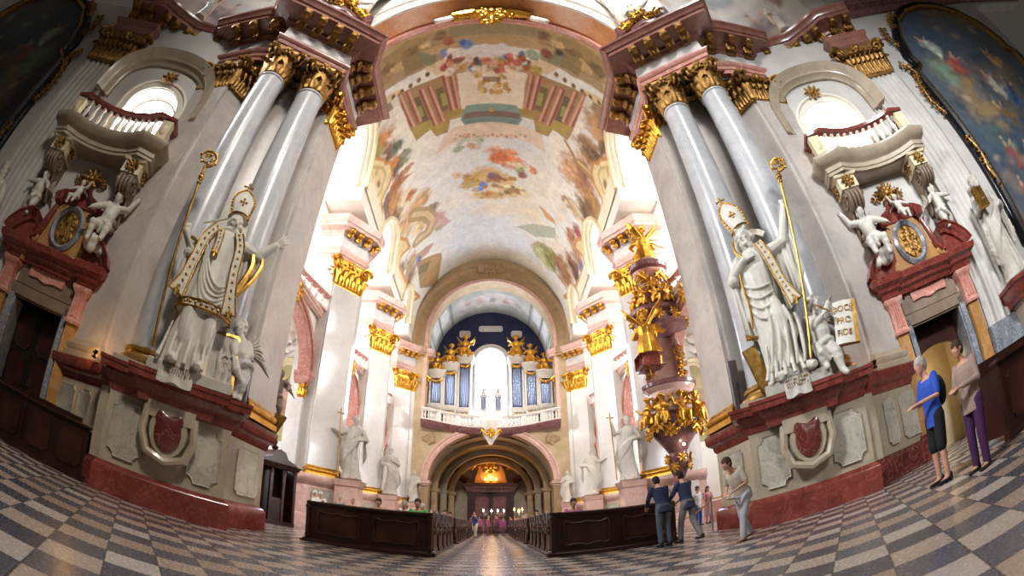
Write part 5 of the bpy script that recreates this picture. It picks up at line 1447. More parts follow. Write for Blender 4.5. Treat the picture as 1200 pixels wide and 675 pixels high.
            obj('jamb_capital', capital(x1-x0-.06,.3,.75,False,3), MATS['gold'], t, BAY @ T((x0+x1)/2,-.08,6.2))
        k = MB(); k.merge(rosette(.5), T(ac,.26,10.15)); k.merge(rocaille([(ac-.7,10.3),(ac-.2,10.5),(ac+.2,10.5),(ac+.7,10.3)],.4,i), T(0,.2,0)); obj('keystone', k, MATS['gold'], t, BAY)
        # gallery
        f = MB(); f.box(s0-.6,s1+.4,-4.85,.25,10.6,10.95); f.sweep([(0,10.5),(.08,10.55),(.1,10.7),(.2,10.78),(.22,10.95),(-.1,10.95)],[(s1+.2,.1),(s0,.1)],side=1)
        struct('floor_gallery', f, MATS['rose_pale'], BAY, 0)
        t = thing('balustrade', 'undulating gallery balustrade with rose rail, '+wh, 'balustrade', pt(BAY,sc,.3,10.95))
        n = 14; w = s1-s0
        bp = [(s0-.25+(w+.5)*k/24, .12+.32*cos(2*pi*(k/24)-.4)) for k in range(25)]
        r_ = MB(); r_.sweep([(-.14,11.72),(.06,11.72),(.14,11.78),(.16,11.88),(.08,11.95),(-.14,11.95)],bp,side=-1); obj('rail', r_, MATS['rose'], t, BAY)
        r_ = MB(); r_.sweep([(-.14,10.94),(.12,10.94),(.12,11.06),(.04,11.1),(-.14,11.1)],bp,side=-1); obj('bottom_rail', r_, MATS['rose_pale'], t, BAY)
        Lr = root_loc(t)
        for k in range(n):
            q = (k+.5)/n; s = s0-.25+(w+.5)*q; u = .12+.32*cos(2*pi*q-.4)
            o = bpy.data.objects.new('baluster', BALN); COL.objects.link(o); o.parent = t; o.location = pt(BAY,s,u,11.08)-Lr
        # back of the gallery with a tall bright window
        zz = 17.0; hw = min(1.9,(s1-s0)/2-.7)
        mb = wall_open(s0-2.3, s1+2.1, 10.6, 17.4, .3, [(sc-hw,sc+hw,11.9,15.2,1.6)]); struct('wall_'+side+'_gallery', mb, MATS['stucco_white'], BAY @ T(0,-3.9-.012*i,0), 0)
        p = MB(); p.slab([(sc-hw,11.9),(sc+hw,11.9)]+arc_pts((sc,15.2),hw,1.6,0,pi,14),-4.19,-4.13); wn = struct('window_%d' % ((3 if L else 9)+i), p, MATS['win_n'], BAY, 0)
        fr = MB()
        for k in range(1,4): fr.box(sc-hw+2*hw*k/4-.03,sc-hw+2*hw*k/4+.03,-4.1,-4.05,11.9,16.4)
        for z in (12.8,13.7,14.6,15.5): fr.box(sc-hw+.1,sc+hw-.1,-4.1,-4.05,z-.03,z+.03)
        obj('glazing_bars', fr, MATS['stucco_white'], wn, BAY)
        c = MB(); c.box(s0-2.3,s1+2.1,-4.9,-.6,17.2+.012*i,17.4+.012*i); struct('ceiling_gallery', c, MATS['stucco_white'], BAY, 0)
        # clerestory lunette
        yc,hwv,hh = LUN[i]
        n = 26; g = MB(); rings = []
        for dx in (0,1):
            ring = []
            for k in range(n+1):
                a = pi*k/n; z = VZ+hh*sin(a); y = yc-hwv*cos(a)
                sn = min(1,(z-VZ)/VR); x = VX*sqrt(1-sn*sn) if dx == 0 else 10.6
                ring.append((x,y,z+ (0 if dx == 0 else .15)))
            rings.append(ring)
        g.rings(rings, cap=False, closed=False); struct('ceiling_lunette', g, MATS['stucco'], M, 60)
        mo = MB(); pts = [(VX*sqrt(1-min(1,(hh*sin(pi*k/n))/VR)**2)-.02, yc-hwv*cos(pi*k/n), VZ+hh*sin(pi*k/n)) for k in range(n+1)]
        mo.tube(pts,.14,8)
        pts2 = [(x+.5,yc+(y-yc)*.92,VZ+(z-VZ)*.92) for x,y,z in pts]; tag(obj('lunette_moulding', MB().tube(pts2,.1,8), MATS['stucco_gold'], None, M), 'thin inner moulding within the clerestory lunette, '+wh, 'moulding')
        tag(obj('lunette_moulding', mo, MATS['stucco_gold'], None, M), 'thick cream moulding around the clerestory lunette, '+wh, 'moulding')
        mb = wall_open(yc-hwv-.4, yc+hwv+.4, 17.2, 22.6, .2, [(yc-hwv*.6,yc+hwv*.6,17.9,18.8,hh*.55)]); struct('wall_'+side+'_clerestory', mb, MATS['win_wall'], BAY @ T(0,-1.6,0), 0)
        p = MB(); h2 = hwv*.6; p.slab([(yc-h2,17.9),(yc+h2,17.9)]+arc_pts((yc,18.8),h2,hh*.55,0,pi,14),-1.76,-1.7); wn = struct('window_%d' % ((6 if L else 12)+i), p, MATS['win_n'], BAY, 0)
        fr = MB()
        for k in range(1,4): fr.box(yc-h2+2*h2*k/4-.03,yc-h2+2*h2*k/4+.03,-1.7,-1.66,17.9,20.4)
        fr.box(yc-h2,yc+h2,-1.7,-1.66,18.87,18.93); obj('glazing_bars', fr, MATS['stucco_white'], wn, BAY)
        # strip between lunette foot and gallery ceiling on the nave face
        # chapel: back wall and dividing wall with niche
        mb = wall_open(s0-2.4, s1+1.7, 0, 10.7, .4, [(sc-1.3,sc+1.3,3.2,6.2,1.3)]); struct('wall_'+side+'_chapel', mb, MATS['stucco_white'], BAY @ T(0,-4.4,0), 0)
        p = MB(); p.slab([(sc-1.3,3.2),(sc+1.3,3.2)]+arc_pts((sc,6.2),1.3,1.3,0,pi,12),-4.74,-4.68); struct('window_%d' % ((15 if L else 18)+i), p, MATS['win_n'], BAY, 0)
        DV = M @ frame((8.9,s1+.25,0),(1,0),(0,-1))
        mb = MB(); mb.box(-.2,4.6,-1.6,0,0,10.65); dv = struct('wall_'+side+'_divider', mb, MATS['stucco_white'], DV, 0)
        mb = MB(); mb.box(-.05,4.5,-.1,.12,0,.95); obj('plinth', mb, MATS['rose'], dv, DV)
        if i < 2:
            t = thing('painted_niche', 'painted stucco niche with white relief, '+wh, 'niche', pt(DV,1.9,0,5))
            mb = MB(); ar = [(1.25-.85*cos(x),6.9+1.2*sin(x)) for x in np.linspace(0,pi,24)]
            band(mb, [(.4,3.2)]+ar+[(2.1,3.2)], [(-.1,-.02),(-.1,.06),(.02,.14),(.1,.1),(.22,.2),(.3,.16),(.3,-.02)]); obj('arch_moulding', mb, MATS['stucco_gold'], t, DV)
            c2 = Canvas(.4,2.1,4.0,8.1,40,60,'#a9a071',3+i); c2.blob(1.25,6.3,.6,1.1,'#b58d87',.3,.5,.5,.8,1); c2.blob(1.0,5.6,.45,.6,'#8a8a55',0,.5,.5,.8,2); c2.blob(1.5,7.1,.4,.4,'#c9b98a',0,.5,.5,.8,3); c2.figure(1.25,6.0,1.4,'#a0665e',.2)
            gm = MB(); gm.grid(lambda u,v:(.4+1.7*u,.03,4+4.1*v),40,60,skip=lambda u,v: (4+4.1*v > 6.9 and ((.4+1.7*u-1.25)/.85)**2+((4+4.1*v-6.9)/1.2)**2 > 1)); me = mesh_of(gm,'painting',None,0); c2.paint_on(me); me.transform(DV); obj('painting', me, MATS['fresco'], t)
            mb = MB(); r = random.Random(5+i)
            for k in range(16): mb.ell((1.25+(r.random()-.5)*1.3,.1,9.2+(r.random()-.5)*1.0),(.14+.16*r.random(),.12,.12+.14*r.random()),8,6)
            mm = remesh(mb,.05,2,None,'relief'); mm.transform(DV); obj('relief', mm, MATS['stucco_white'], t)
            k2 = rosette(.32); obj('gilt_flower', k2, MATS['gold'], t, DV @ T(1.8,.06,8.7))
BALN = mesh_of(baluster(.66,.1),'baluster'); BALN.materials.append(MATS['stucco_white'])
MODG = mesh_of(modillion(),'modillion'); MODG.materials.append(MATS['gold'])
nave_side(ID,'right'); nave_side(MIRN,'left')

# ------------------------------------------------------------------ above the crossing: pendentives and dome springing
def pendentive(M, side):
    L = side == 'left'
    back = [(6.3,11.0),(6.2,10.2),(5.9,9.4),(6.6,8.9),(8.3,7.9),(9.2,8.2),(10.95,8.4),(12.3,8.3),(13.6,7.5),(14.6,6.2),(15.3,5.2),(16.5,4.5)]
    nu,nv = 110,70
    def fn(u,v):
        q = u*(len(back)-1); i = min(int(q),len(back)-2); f = q-i; f = f*f*(3-2*f)
        x = back[i][0]*(1-f)+back[i+1][0]*f; y = back[i][1]*(1-f)+back[i+1][1]*f
        z = 17.05+13*v; k = 1-.30*v**1.7
        q_ = AR+1.25; xa = sqrt(max(q_*q_-max(z-AZ,0)**2,0)); w_ = max(0,1-u/.3)**1.5
        return (xa*w_+x*k*(1-w_), 9.28*w_+y*k*(1-w_), z)
    cvp = Canvas(0,11,0,13,nu,nv,'#e4e0d8',7)
    f = cvp.fbm(.4,5,1); cvp.mix(np.clip((f-.45)*3,0,1)*.7,'#cfd3d8'); f = cvp.fbm(.5,4,5); cvp.mix(np.clip((f-.55)*4,0,1)*.7,'#c9a893')
    for a,b,h,c in ((5.2,2.6,2.6,'#4f6278'),(3.6,2.2,1.6,'#6f7f96'),(6.6,3.2,2.2,'#b2877c'),(8.0,3,2.2,'#8a7f8c'),(4.4,5,2,'#c6b09a'),(7,6,2.4,'#9aa2b0'),(2.4,3.6,2.0,'#c0a58f'),(9.2,4.2,2.2,'#a77a66')): cvp.figure(a,b,h,c,.2)
    cvp.grain(.2,2); 
    g = MB(); g.grid(fn,nu,nv); me = mesh_of(g,'pend',M,0); cvp.paint_on(me); me.polygons.foreach_set('use_smooth',[True]*len(me.polygons))
    o = obj('ceiling_pendentive', me, MATS['fresco']); o['kind'] = 'structure'
    # oculus niche over the balcony window
    t = thing('oculus', 'warm-lit oval oculus in a rose marble ring above the %s balcony cornice' % ('dim' if L else 'bright'), 'window', M @ Vector((11.2,7.4,17.3)))
    F = M @ frame((11.2,7.75,17.2),(1,0),(0,-1)); ov = [(1.25*cos(x),1.0+.85*sin(x)) for x in np.linspace(0,2*pi,44)]
    p = MB(); band(p, ov[::-1], [(-.1,-.4),(-.1,.2),(0,.32),(.1,.3),(.16,.42),(.3,.44),(.36,.3),(.36,-.4)]); obj('ring', p, MATS['rose'], t, F)
    p = MB(); p.slab([(1.2*cos(x),1.0+.8*sin(x)) for x in np.linspace(0,2*pi,36,endpoint=False)][::-1],-.3,-.25); obj('pane', p, MATS['oc_pane'], t, F)
    p = MB(); p.box(-1.9,1.9,-.5,.2,-.1,.2); p.sweep([(0,0),(.1,.05),(.14,.2),(0,.24)],[(1.9,-.3),(1.9,.3),(-1.9,.3),(-1.9,-.3)],side=1); obj('sill', p, MATS['rose'], t, F)
MATS['oc_pane'] = emis('oc_pane','#ffb277', 1.6 )
pendentive(ID,'right'); pendentive(MIRC,'left')
# ------------------------------------------------------------------ organ end of the nave
plain('tan_stucco', '#d3c09c', .75, 0, .08, 1.0, .03, '#bfa57c')
ORG = frame((0,38,0),(1,0),(0,-1))
marble('archband','#b59b75','#9c7d58','#cdb48c',.8,.5,.3)
marble('archband_dark','#a79a84','#8d7f69','#b9ad96',.8,.55,.3)
MATS['win_o'] = emis('win_o','#dfe7ff',WIN_O)
mb = wall_open(-10.5,10.5,0,27.5,1.6,[(-5.3,5.3,0,4.7,4.5),(-5.8,5.8,9.75,18.2,5.9)]); struct('wall_organ', mb, MATS['tan_stucco'], ORG, 0)
t = thing('organ_arch', 'brown moulded arch framing the organ loft', 'arch', (0,37.9,11)); t['kind'] = 'structure'
arc = [(-5.8*cos(x),18.2+5.9*sin(x)) for x in np.linspace(0,pi,46)]
m = MB(); band(m, [(-5.8,9.9)]+arc+[(5.8,9.9)], [(-.05,-.02),(-.05,.12),(.28,.12),(.28,-.02)]); obj('inner_fillet', m, MATS['rose_pale'], t, ORG)
m = MB(); arc2 = [(-6.1*cos(x),18.2+6.2*sin(x)) for x in np.linspace(0,pi,46)]
band(m, [(-6.1,16.9)]+arc2+[(6.1,16.9)], [(0,-.02),(0,.2),(.1,.24),(.16,.18),(.85,.2),(.9,.28),(1.05,.34),(1.2,.42),(1.25,-.02)]); obj('archivolt', m, MATS['archband'], t, ORG)
m = MB(); m.slab([(-1.3,24.9),(-1.2,25.9),(1.2,25.9),(1.3,24.9)][::-1],.2,.55); m.merge(rosette(.7), T(0,.5,25.2)); obj('keystone', m, MATS['archband'], t, ORG)
# entablature return under the arch
for sx in (-1,1):
    m = MB(); m.box(min(sx*5.85,sx*7.4),max(sx*5.85,sx*7.4),-.1,.5,16.3,16.95); struct('trim_7' if sx<0 else 'trim_8', m, MATS['archband'], ORG)
# vault of the organ loft, painted
cvo = Canvas(0,6,-9.3,9.3,60,150,'#a9ab9e',9)
f = cvo.fbm(.5,5,2); cvo.mix(np.clip((f-.45)*4,0,1)*.7,'#c9c6ba'); cvo.blob(2.2,0,1.6,4.0,'#d8d0c4',0,.6,.5,.9); 
for b,c in ((-2.6,'#b08a86'),(-1.2,'#c7a79c'),(.2,'#8a8696'),(1.6,'#b58f8a'),(3,'#a99a88')): cvo.figure(2.2,b,1.5,c,1.57)
for b in (-7.2,-5.6,5.6,7.2): cvo.poly([(.6,b-.6),(3.4,b-.6),(3.4,b+.6),(.6,b+.6)],'#d6d6d0',.1,.8,.2)
for b in (-8.4,-6.4,-4.6,4.6,6.4,8.4): cvo.line([(0,b),(6,b)],.14,'#6f6f6a',.1,.8)
cvo.grain(.25,2)
m = MB(); m.grid(lambda u,v:(5.85*cos(pi/2-(-9.3+18.6*v)/5.92), 39.5+5.6*u, 18.2+5.9*sin(pi/2-(-9.3+18.6*v)/5.92)),60,150)
me = mesh_of(m,'loft',None,60); cvo.paint_on(me); o = obj('ceiling_organ_loft', me, MATS['fresco']); o['kind'] = 'structure'
m = MB(); m.box(-6.0,-5.85,39.5,45.2,9.4,18.3); struct('wall_loft_left', m, MATS['blue_wall'])
m = MB(); m.box(5.85,6.0,39.5,45.2,9.4,18.3); struct('wall_loft_right', m, MATS['blue_wall'])
ORB = frame((0,44.6,0),(1,0),(0,-1))
mb = wall_open(-6,6,9.4,24.4,.5,[(-1.68,1.68,11.2,18.1,1.7)]); struct('wall_loft_back', mb, MATS['blue_wall'], ORB, 0)
m = MB(); m.slab([(-1.7,11.2),(1.7,11.2)]+arc_pts((0,18.1),1.7,1.7,0,pi,20),-.46,-.42); wn = struct('window_21', m, MATS['win_o'], ORB, 0)
m = MB(); arc = [(-1.68*cos(x),18.1+1.7*sin(x)) for x in np.linspace(0,pi,26)]; band(m, [(-1.68,11.2)]+arc+[(1.68,11.2)], [(-.12,-.4),(-.12,.05),(.0,.12),(.14,.08),(.3,.14),(.42,.1),(.42,-.02)]); obj('window_frame', m, MATS['stucco_white'], wn, ORB)
m = MB()
for k in (-.85,0,.85): m.box(k-.03,k+.03,-.42,-.38,11.2,19.7)
for z in (12.5,13.8,15.1,16.4,17.7): m.box(-1.65,1.65,-.42,-.38,z-.03,z+.03)
obj('glazing_bars', m, MATS['stucco_white'], wn, ORB)
# painted panels high on the blue wall
for x0,x1,z0,z1 in ((-3.4,-2.2,21.0,21.8),(-1.3,1.3,21.7,22.4),(2.2,3.4,21.0,21.8)):
    m = MB(); o_ = notch(x0,x1,z0,z1,.12); m.slab(o_,-.02,.06); k = struct('trim_%d' % (9+int(x0 > -3)+int(x0 > 0)), m, MATS['frieze'], ORB)
# loft floor and underside
m = MB(); m.box(-6,6,38.2,45.2,9.4,9.65); struct('floor_loft', m, MATS['stucco'])
# organ cases: three stepped towers on either side of the window
marble('organ_white','#efe9e0','#ddd6cd','#c9c2bd',1.5,.3,.3)
def gilt_figure(h, seed):
    """small gilded seated angel with trumpet-like limbs"""
    r = random.Random(seed); m = MB()
    m.lathe([(h*.26,0),(h*.24,h*.2),(h*.17,h*.42),(h*.2,h*.58),(h*.1,h*.7),(h*.05,h*.74)],10,sy=.8)
    m.ell((0,0,h*.86),(h*.09,h*.1,h*.12),8,7)
    a = r.random()*1.2
    m.tube([(-h*.16,0,h*.62),(-h*.32,-h*.12,h*.48),(-h*(.26+.2*a/1.2),-h*.3,h*(.46+.2*a))],[h*.07,h*.06,h*.04],6)
    m.tube([(h*.16,0,h*.62),(h*.3,-h*.14,h*.46),(h*.16,-h*.3,h*.5)],[h*.07,h*.06,h*.04],6)
    for q in range(5): m.tube([(-h*.2+h*.1*q,-h*.1,h*.5-.06*h*q),(-h*.1+h*.08*q,-h*.24,h*.28),(-h*.24+h*.12*q,-h*.22,h*.02)],[h*.03,h*.05,h*.02],5)
    for q in range(7): m.ell((h*.1*cos(q*.9),h*.1*sin(q*.9),h*(.9+.02*(q%3))),h*.055,6,5)
    for s in (-1,1):
        m.tube([(s*h*.08,0,h*.2),(s*h*.16,-h*.25,h*.16),(s*h*.14,-h*.3,-h*.14)],[h*.11,h*.09,h*.05],6)
        m.tube([(s*h*.06,h*.12,h*.6),(s*h*.3,h*.2,h*.82),(s*h*.42,h*.22,h*1.02)],[h*.06,h*.13,h*.02],6,flat=.4)
    return m
OC = []
for sx in (-1,1):
    nm = 'confessional side' if sx < 0 else 'pulpit side'
    for k,(x0,x1,z1,u,desc) in enumerate(((1.95,3.1,16.9,-3.6,'tallest'),(3.3,4.4,15.9,-2.9,'middle'),(4.55,5.65,14.9,-2.3,'lowest'))):
        t = thing('organ_case', '%s white organ case with silver-blue pipes and gilded angel, %s of window' % (desc, nm), 'organ case', (sx*(x0+x1)/2,38-u,9.9), 'organ cases in the loft')
        F = ORG @ T(sx*(x0+x1)/2,u,0); w = x1-x0
        m = MB(); m.box(-w/2,w/2,-.9,.25,9.65,12.0); m.sweep([(0,11.7),(.12,11.8),(.2,12.0),(.22,12.15),(-.1,12.2)],[(w/2,-.8),(w/2,.25),(0,.45),(-w/2,.25),(-w/2,-.8)]); m.prism([(w/2,-.8),(w/2,.25),(0,.45),(-w/2,.25),(-w/2,-.8)],11.9,12.18); obj('base', m, MATS['organ_white'], t, F)
        m = rocaille([(-w*.4,11.4),(-w*.15,11.5),(w*.15,11.5),(w*.4,11.4)],.3,k); obj('gilt_base_scroll', m, MATS['gold'], t, F @ T(0,.25,0))
        for s in (-1,1):
            m = MB(); m.box(s*w/2-.09,s*w/2+.09,-.5,.3,12.1,z1); obj('post', m, MATS['organ_white'], t, F)
        m = MB(); m.box(-w/2,w/2,-.8,-.4,12.1,z1); obj('back', m, MATS['blue_wall'], t, F)
        npp = 6
        for q in range(npp):
            xx = -w/2+.16+(w-.32)*(q+.5)/npp; hh = z1-12.15-.25*abs(q-2.5)/2.5; rr_ = (w-.34)/npp*.46
            m = MB(); m.lathe([(rr_*.3,12.1),(rr_,12.75),(rr_,12.1+hh)],10,c=(xx,.1+.12*(1-abs(q-2.5)/2.5))); obj('pipe', m, MATS['pipe'], t, F)
        m = MB(); P_ = [(w/2+.04,-.8),(w/2+.04,.3),(0,.5),(-w/2-.04,.3),(-w/2-.04,-.8)]; m.sweep([(-.1,z1-.25),(.02,z1-.25),(.06,z1),(.16,z1+.1),(.2,z1+.3),(.28,z1+.42),(.28,z1+.6),(-.1,z1+.62)],P_); m.prism(P_,z1-.2,z1+.6); obj('cornice', m, MATS['organ_white'], t, F)
        m = rocaille([(-w*.5,z1-.25),(-w*.2,z1-.55),(w*.2,z1-.55),(w*.5,z1-.25)],.34,k+5); obj('gilt_drapery', m, MATS['gold'], t, F @ T(0,.3,0))
        hgt = (2.3,2.0,1.8)[k]
        gf = obj('gilt_angel', remesh(gilt_figure(hgt,k+(3 if sx>0 else 0)),.05,1), MATS['gold'], t, F @ T(0,.05,z1+.72) @ RZ(pi))
        m = MB(); r = random.Random(k)
        for q in range(4): m.merge(rosette(.2+.12*r.random()), T(-w*.5+w*q/3,.3,z1+.75+.25*r.random()))
        m.merge(rocaille([(-w*.5,z1+.7),(-w*.2,z1+1.0),(w*.2,z1+1.0),(w*.5,z1+.7)],.3,k+2), T(0,.1,0)); obj('gilt_crest', m, MATS['gold'], t, F)
# balustrade of the loft
t = thing('organ_balustrade', 'curving stone balustrade in front of the organ cases and bright window', 'balustrade', (0,38.5,9.9))
bp = [(-5.9,.95),(-5.2,.9),(-4.4,.7),(-3.6,.5),(-2.6,.42),(-1.5,.42),(-.9,.5),(0,.6),(.9,.5),(1.5,.42),(2.6,.42),(3.6,.5),(4.4,.7),(5.2,.9),(5.9,.95)]
def sag(mb):
    mb.v = [(x,y,z-.62*max(0,cos(x/5.9*pi/2))**1.3) for x,y,z in mb.v]; return mb
def fine_path(p, k=4):
    return [tuple(Vector(a)*(1-j/k)+Vector(b)*(j/k)) for a,b in zip(p,p[1:]) for j in range(k)]+[p[-1]]
bp = fine_path(bp)
m = MB(); m.sweep([(-.16,10.75),(.06,10.75),(.14,10.82),(.16,10.94),(.08,11.02),(-.16,11.02)],bp,side=-1); sag(m); obj('rail', m, MATS['organ_white'], t, ORG)
m = MB(); m.sweep([(-.16,9.9),(.14,9.9),(.14,10.02),(.04,10.06),(-.16,10.06)],bp,side=-1); sag(m); obj('bottom_rail', m, MATS['organ_white'], t, ORG)
def along(path, n):
    d = [0]
    for a,b in zip(path,path[1:]): d.append(d[-1]+(Vector(b)-Vector(a)).length)
    for k in range(n):
        q = d[-1]*(k+.5)/n
        for i in range(len(d)-1):
            if d[i+1] >= q: f = (q-d[i])/(d[i+1]-d[i]); yield tuple(Vector(path[i])*(1-f)+Vector(path[i+1])*f); break
BALO = mesh_of(baluster(.72,.09),'baluster'); BALO.materials.append(MATS['organ_white'])
L0 = root_loc(t)
for x,u in along(bp,46):
    if abs(x) < .85: continue
    o = bpy.data.objects.new('baluster', BALO); COL.objects.link(o); o.parent = t; o.location = pt(ORG,x,u,10.04-.62*max(0,cos(x/5.9*pi/2))**1.3)-L0
for x,u in ((-4.4,.68),(-2.8,.42),(-1.3,.44),(1.3,.44),(2.8,.42),(4.4,.68)):
    m = MB(); m.box(x-.17,x+.17,u-.17,u+.14,9.95,10.85); sag(m); obj('post', m, MATS['organ_white'], t, ORG)
m = MB(); m.sweep([(-.9,9.35),(-.25,9.35),(-.05,9.45),(.0,9.55),(.12,9.65),(.18,9.78),(.2,9.92),(-.9,9.92)],bp,side=-1); sag(m); obj('cornice', m, MATS['mauve'], t, ORG)
# small choir organ on the balustrade
t = thing('choir_organ', 'small white choir organ with two dark pipe turrets on a gilded bracket', 'organ case', (0,38.2,9.4))
m = MB(); m.box(-.95,.95,-.45,.25,10.6,11.5); m.lathe([(.15,8.6),(.3,8.9),(.7,9.5),(.95,10.2),(1.0,10.6)],16,c=(0,-.2),sy=.6); obj('case', m, MATS['organ_white'], t, ORG @ T(0,.55,-.7))
m = rocaille([(-.8,9.9),(-.3,9.4),(.3,9.4),(.8,9.9)],.5,3); m.merge(rosette(.4),T(0,.3,9.6)); obj('gilt_bracket', m, MATS['gold'], t, ORG @ T(0,.6,-.7))
for sx in (-1,1):
    m = MB(); m.box(sx*.62-.27,sx*.62+.27,-.3,.3,11.4,12.9); m.sweep([(0,12.8),(.08,12.9),(.1,13.05),(-.1,13.1)],[(sx*.62+.27,-.3),(sx*.62+.27,.3),(sx*.62-.27,.3),(sx*.62-.27,-.3)]); tr = obj('turret', m, MATS['organ_white'], t, ORG @ T(0,.55,-.7))
    for q in range(4):
        m = MB(); m.lathe([(.02,11.5),(.055,11.7),(.055,12.75)],8,c=(sx*.62-.2+.13*q,.36)); obj('pipe', m, MATS['pipe'], tr, ORG @ T(0,.55,-.7))
    m = gilt_figure(.75,4); obj('finial', m, MATS['statue_grey'], tr, ORG @ T(sx*.62,.55,12.35) @ RZ(pi))
# lower arch and vestibule
t = thing('vestibule_arch', 'broad rose and stone arch under the organ loft', 'arch', (0,37.9,0)); t['kind'] = 'structure'
arc = [(-5.3*cos(x),4.7+4.5*sin(x)) for x in np.linspace(0,pi,40)]
m = MB(); band(m, arc, [(-.08,-.4),(-.08,.1),(.1,.2),(.3,.16),(.36,.26),(.5,.28),(.55,-.02)]); obj('archivolt', m, MATS['rose_pale'], t, ORG)
m = MB(); band(m, arc, [(.0,-1.7),(.0,-.4),(.3,-.4),(.3,-1.7)]); obj('soffit', m, MATS['archband'], t, ORG)
for sx in (-1,1):
    m = MB(); a,b = sorted((sx*5.2,sx*5.95)); m.sweep([(-.2,4.2),(.04,4.2),(.08,4.35),(.18,4.42),(.2,4.65),(-.2,4.7)],[(b,-1),(b,.16),(a,.16),(a,-1)]); m.box(a,b,-1,.14,4.2,4.68); obj('impost', m, MATS['rose_pale'], t, ORG)
    m = MB(); m.box(a,b,-1,.1,0,4.2); obj('jamb', m, MATS['archband'], t, ORG)
    # stucco reliefs in the spandrels
    m = MB(); r = random.Random(8)
    for k in range(24): m.ell((sx*(5.0+1.0*(r.random()-.2)),.06,8.4+1.0*(r.random()-.5)),(.12+.14*r.random(),.14,.12+.14*r.random()),7,5)
    tag(obj('stucco_relief', remesh(m,.05,2), MATS['archband'], None, ORG), 'stucco trophy in the spandrel under the organ loft, %s' % ('confessional side' if sx<0 else 'pulpit side'), 'relief')
# vestibule shell with ribs
m = MB(); m.grid(lambda u,v:(5.5*cos(pi*v), 39.6+8.2*u, 4.3+4.75*sin(pi*v)),10,40); struct('ceiling_vestibule', m, MATS['archband_dark'], None, 60)
for sx in (-1,1):
    m = MB(); m.box(min(sx*5.5,sx*5.7),max(sx*5.5,sx*5.7),39.6,48,0,4.4); struct('wall_vestibule_'+('left' if sx<0 else 'right'), m, MATS['archband_dark'])
mb = wall_open(-5.7,5.7,0,9.6,.4,[(-2.0,2.0,0,4.4,0)]); struct('wall_vestibule_back', mb, MATS['archband_dark'], frame((0,47.6,0),(1,0),(0,-1)), 0)
for yy,rr_,mt in ((42,4.9,'archband'),(44.4,4.3,'archband_dark'),(46.4,3.7,'archband')):
    m = MB(); F = frame((0,yy,0),(1,0),(0,-1)); arc = [(-rr_*cos(x),4.4+(rr_*.88)*sin(x)) for x in np.linspace(0,pi,36)]
    band(m, [(-rr_,0)]+arc+[(rr_,0)], [(-.05,-.6),(-.05,.1),(.1,.14),(.5,.12),(.55,-.6)])
    for sx in (-1,1):
        a,b = sorted((sx*(rr_-.15),sx*(rr_+.6))); m.sweep([(-.1,4.0),(.1,4.1),(.16,4.35),(-.1,4.4)],[(b,-.5),(b,.14),(a,.14),(a,-.5)])
    struct('trim_%d' % (12+[42,44.4,46.4].index(yy)), m, MATS[mt], F)
# portal inside the vestibule
PV = frame((0,47.1,0),(1,0),(0,-1))
t = thing('wooden_portal', 'carved brown double door with heavy cornice below the golden relief', 'door', (0,47.2,0))
m = MB(); m.box(-2.35,2.35,-.4,.1,0,4.6); obj('surround', m, MATS['darkwood_carved'], t, PV)
for s in (-1,1):
    m = MB(); a,b = sorted((s*.03,s*1.75)); m.box(a,b,.1,.18,0,4.2); lf = obj('leaf', m, MATS['darkwood_carved'], t, PV)
    for z0,z1 in ((.3,1.6),(1.8,4.0)):
        m = MB(); o_ = notch(a+.2,b-.2,z0,z1,.15); m.slab(o_,.16,.25); obj('panel', m, MATS['mauve'], lf, PV)
m = MB(); m.sweep([(-.2,4.5),(.06,4.5),(.1,4.8),(.2,4.9),(.24,5.1),(.4,5.2),(.42,5.4),(-.2,5.45)],[(2.4,-.4),(2.4,.2),(-2.4,.2),(-2.4,-.4)]); m.box(-2.4,2.4,-.4,.2,4.5,5.4); obj('cornice', m, MATS['mauve'], t, PV)
t = thing('golden_relief', 'glowing golden cartouche relief above the vestibule door', 'relief', (0,46.9,5.5))
m = MB(); o_ = [(-1.7,5.5),(1.7,5.5),(1.4,6.6),(1.0,7.6),(.6,8.1),(-.6,8.1),(-1.0,7.6),(-1.4,6.6)]; m.slab(o_,-.1,.1); obj('field', m, MATS['ochre'], t, PV)
m = rocaille([(-1.9,6.9),(-1.2,8.0),(-.5,8.6),(.2,8.9),(.9,8.5),(1.5,7.9),(2.1,6.9)],.7,2); m.merge(rosette(.8),T(0,.1,7.2)); m.merge(rosette(.5),T(-.4,.1,8.4)); obj('gilt_figures', m, MATS['gold'], t, PV @ T(0,.15,0))
for sx in (-1,1):
    m = MB(); pts = [(sx*2.4,5.6),(sx*3.3,6.3),(sx*3.5,7.2),(sx*2.9,7.9)]; m.tube([(x,.1,z) for x,z in pts],[.35,.4,.3,.15],8); obj('side_volute', m, MATS['darkwood_carved'], t, PV)
# lamps: on the cornice and on a row of stands
for k,x in enumerate((-.55,0,.55)):
    t = thing('oil_lamp', 'small warm lamp on the vestibule door cornice, %s' % ('left one','middle one','right one')[k], 'lamp', (x,46.75,5.45))
    m = MB(); m.lathe([(.1,0),(.12,.05),(.04,.1),(.08,.3)],10); obj('foot', m, MATS['brass'], t, T(x,46.75,5.45)); m = MB(); m.ell((0,0,.42),(.1,.1,.14),8,6); obj('flame', m, MATS['lamp_warm'], t, T(x,46.75,5.45))
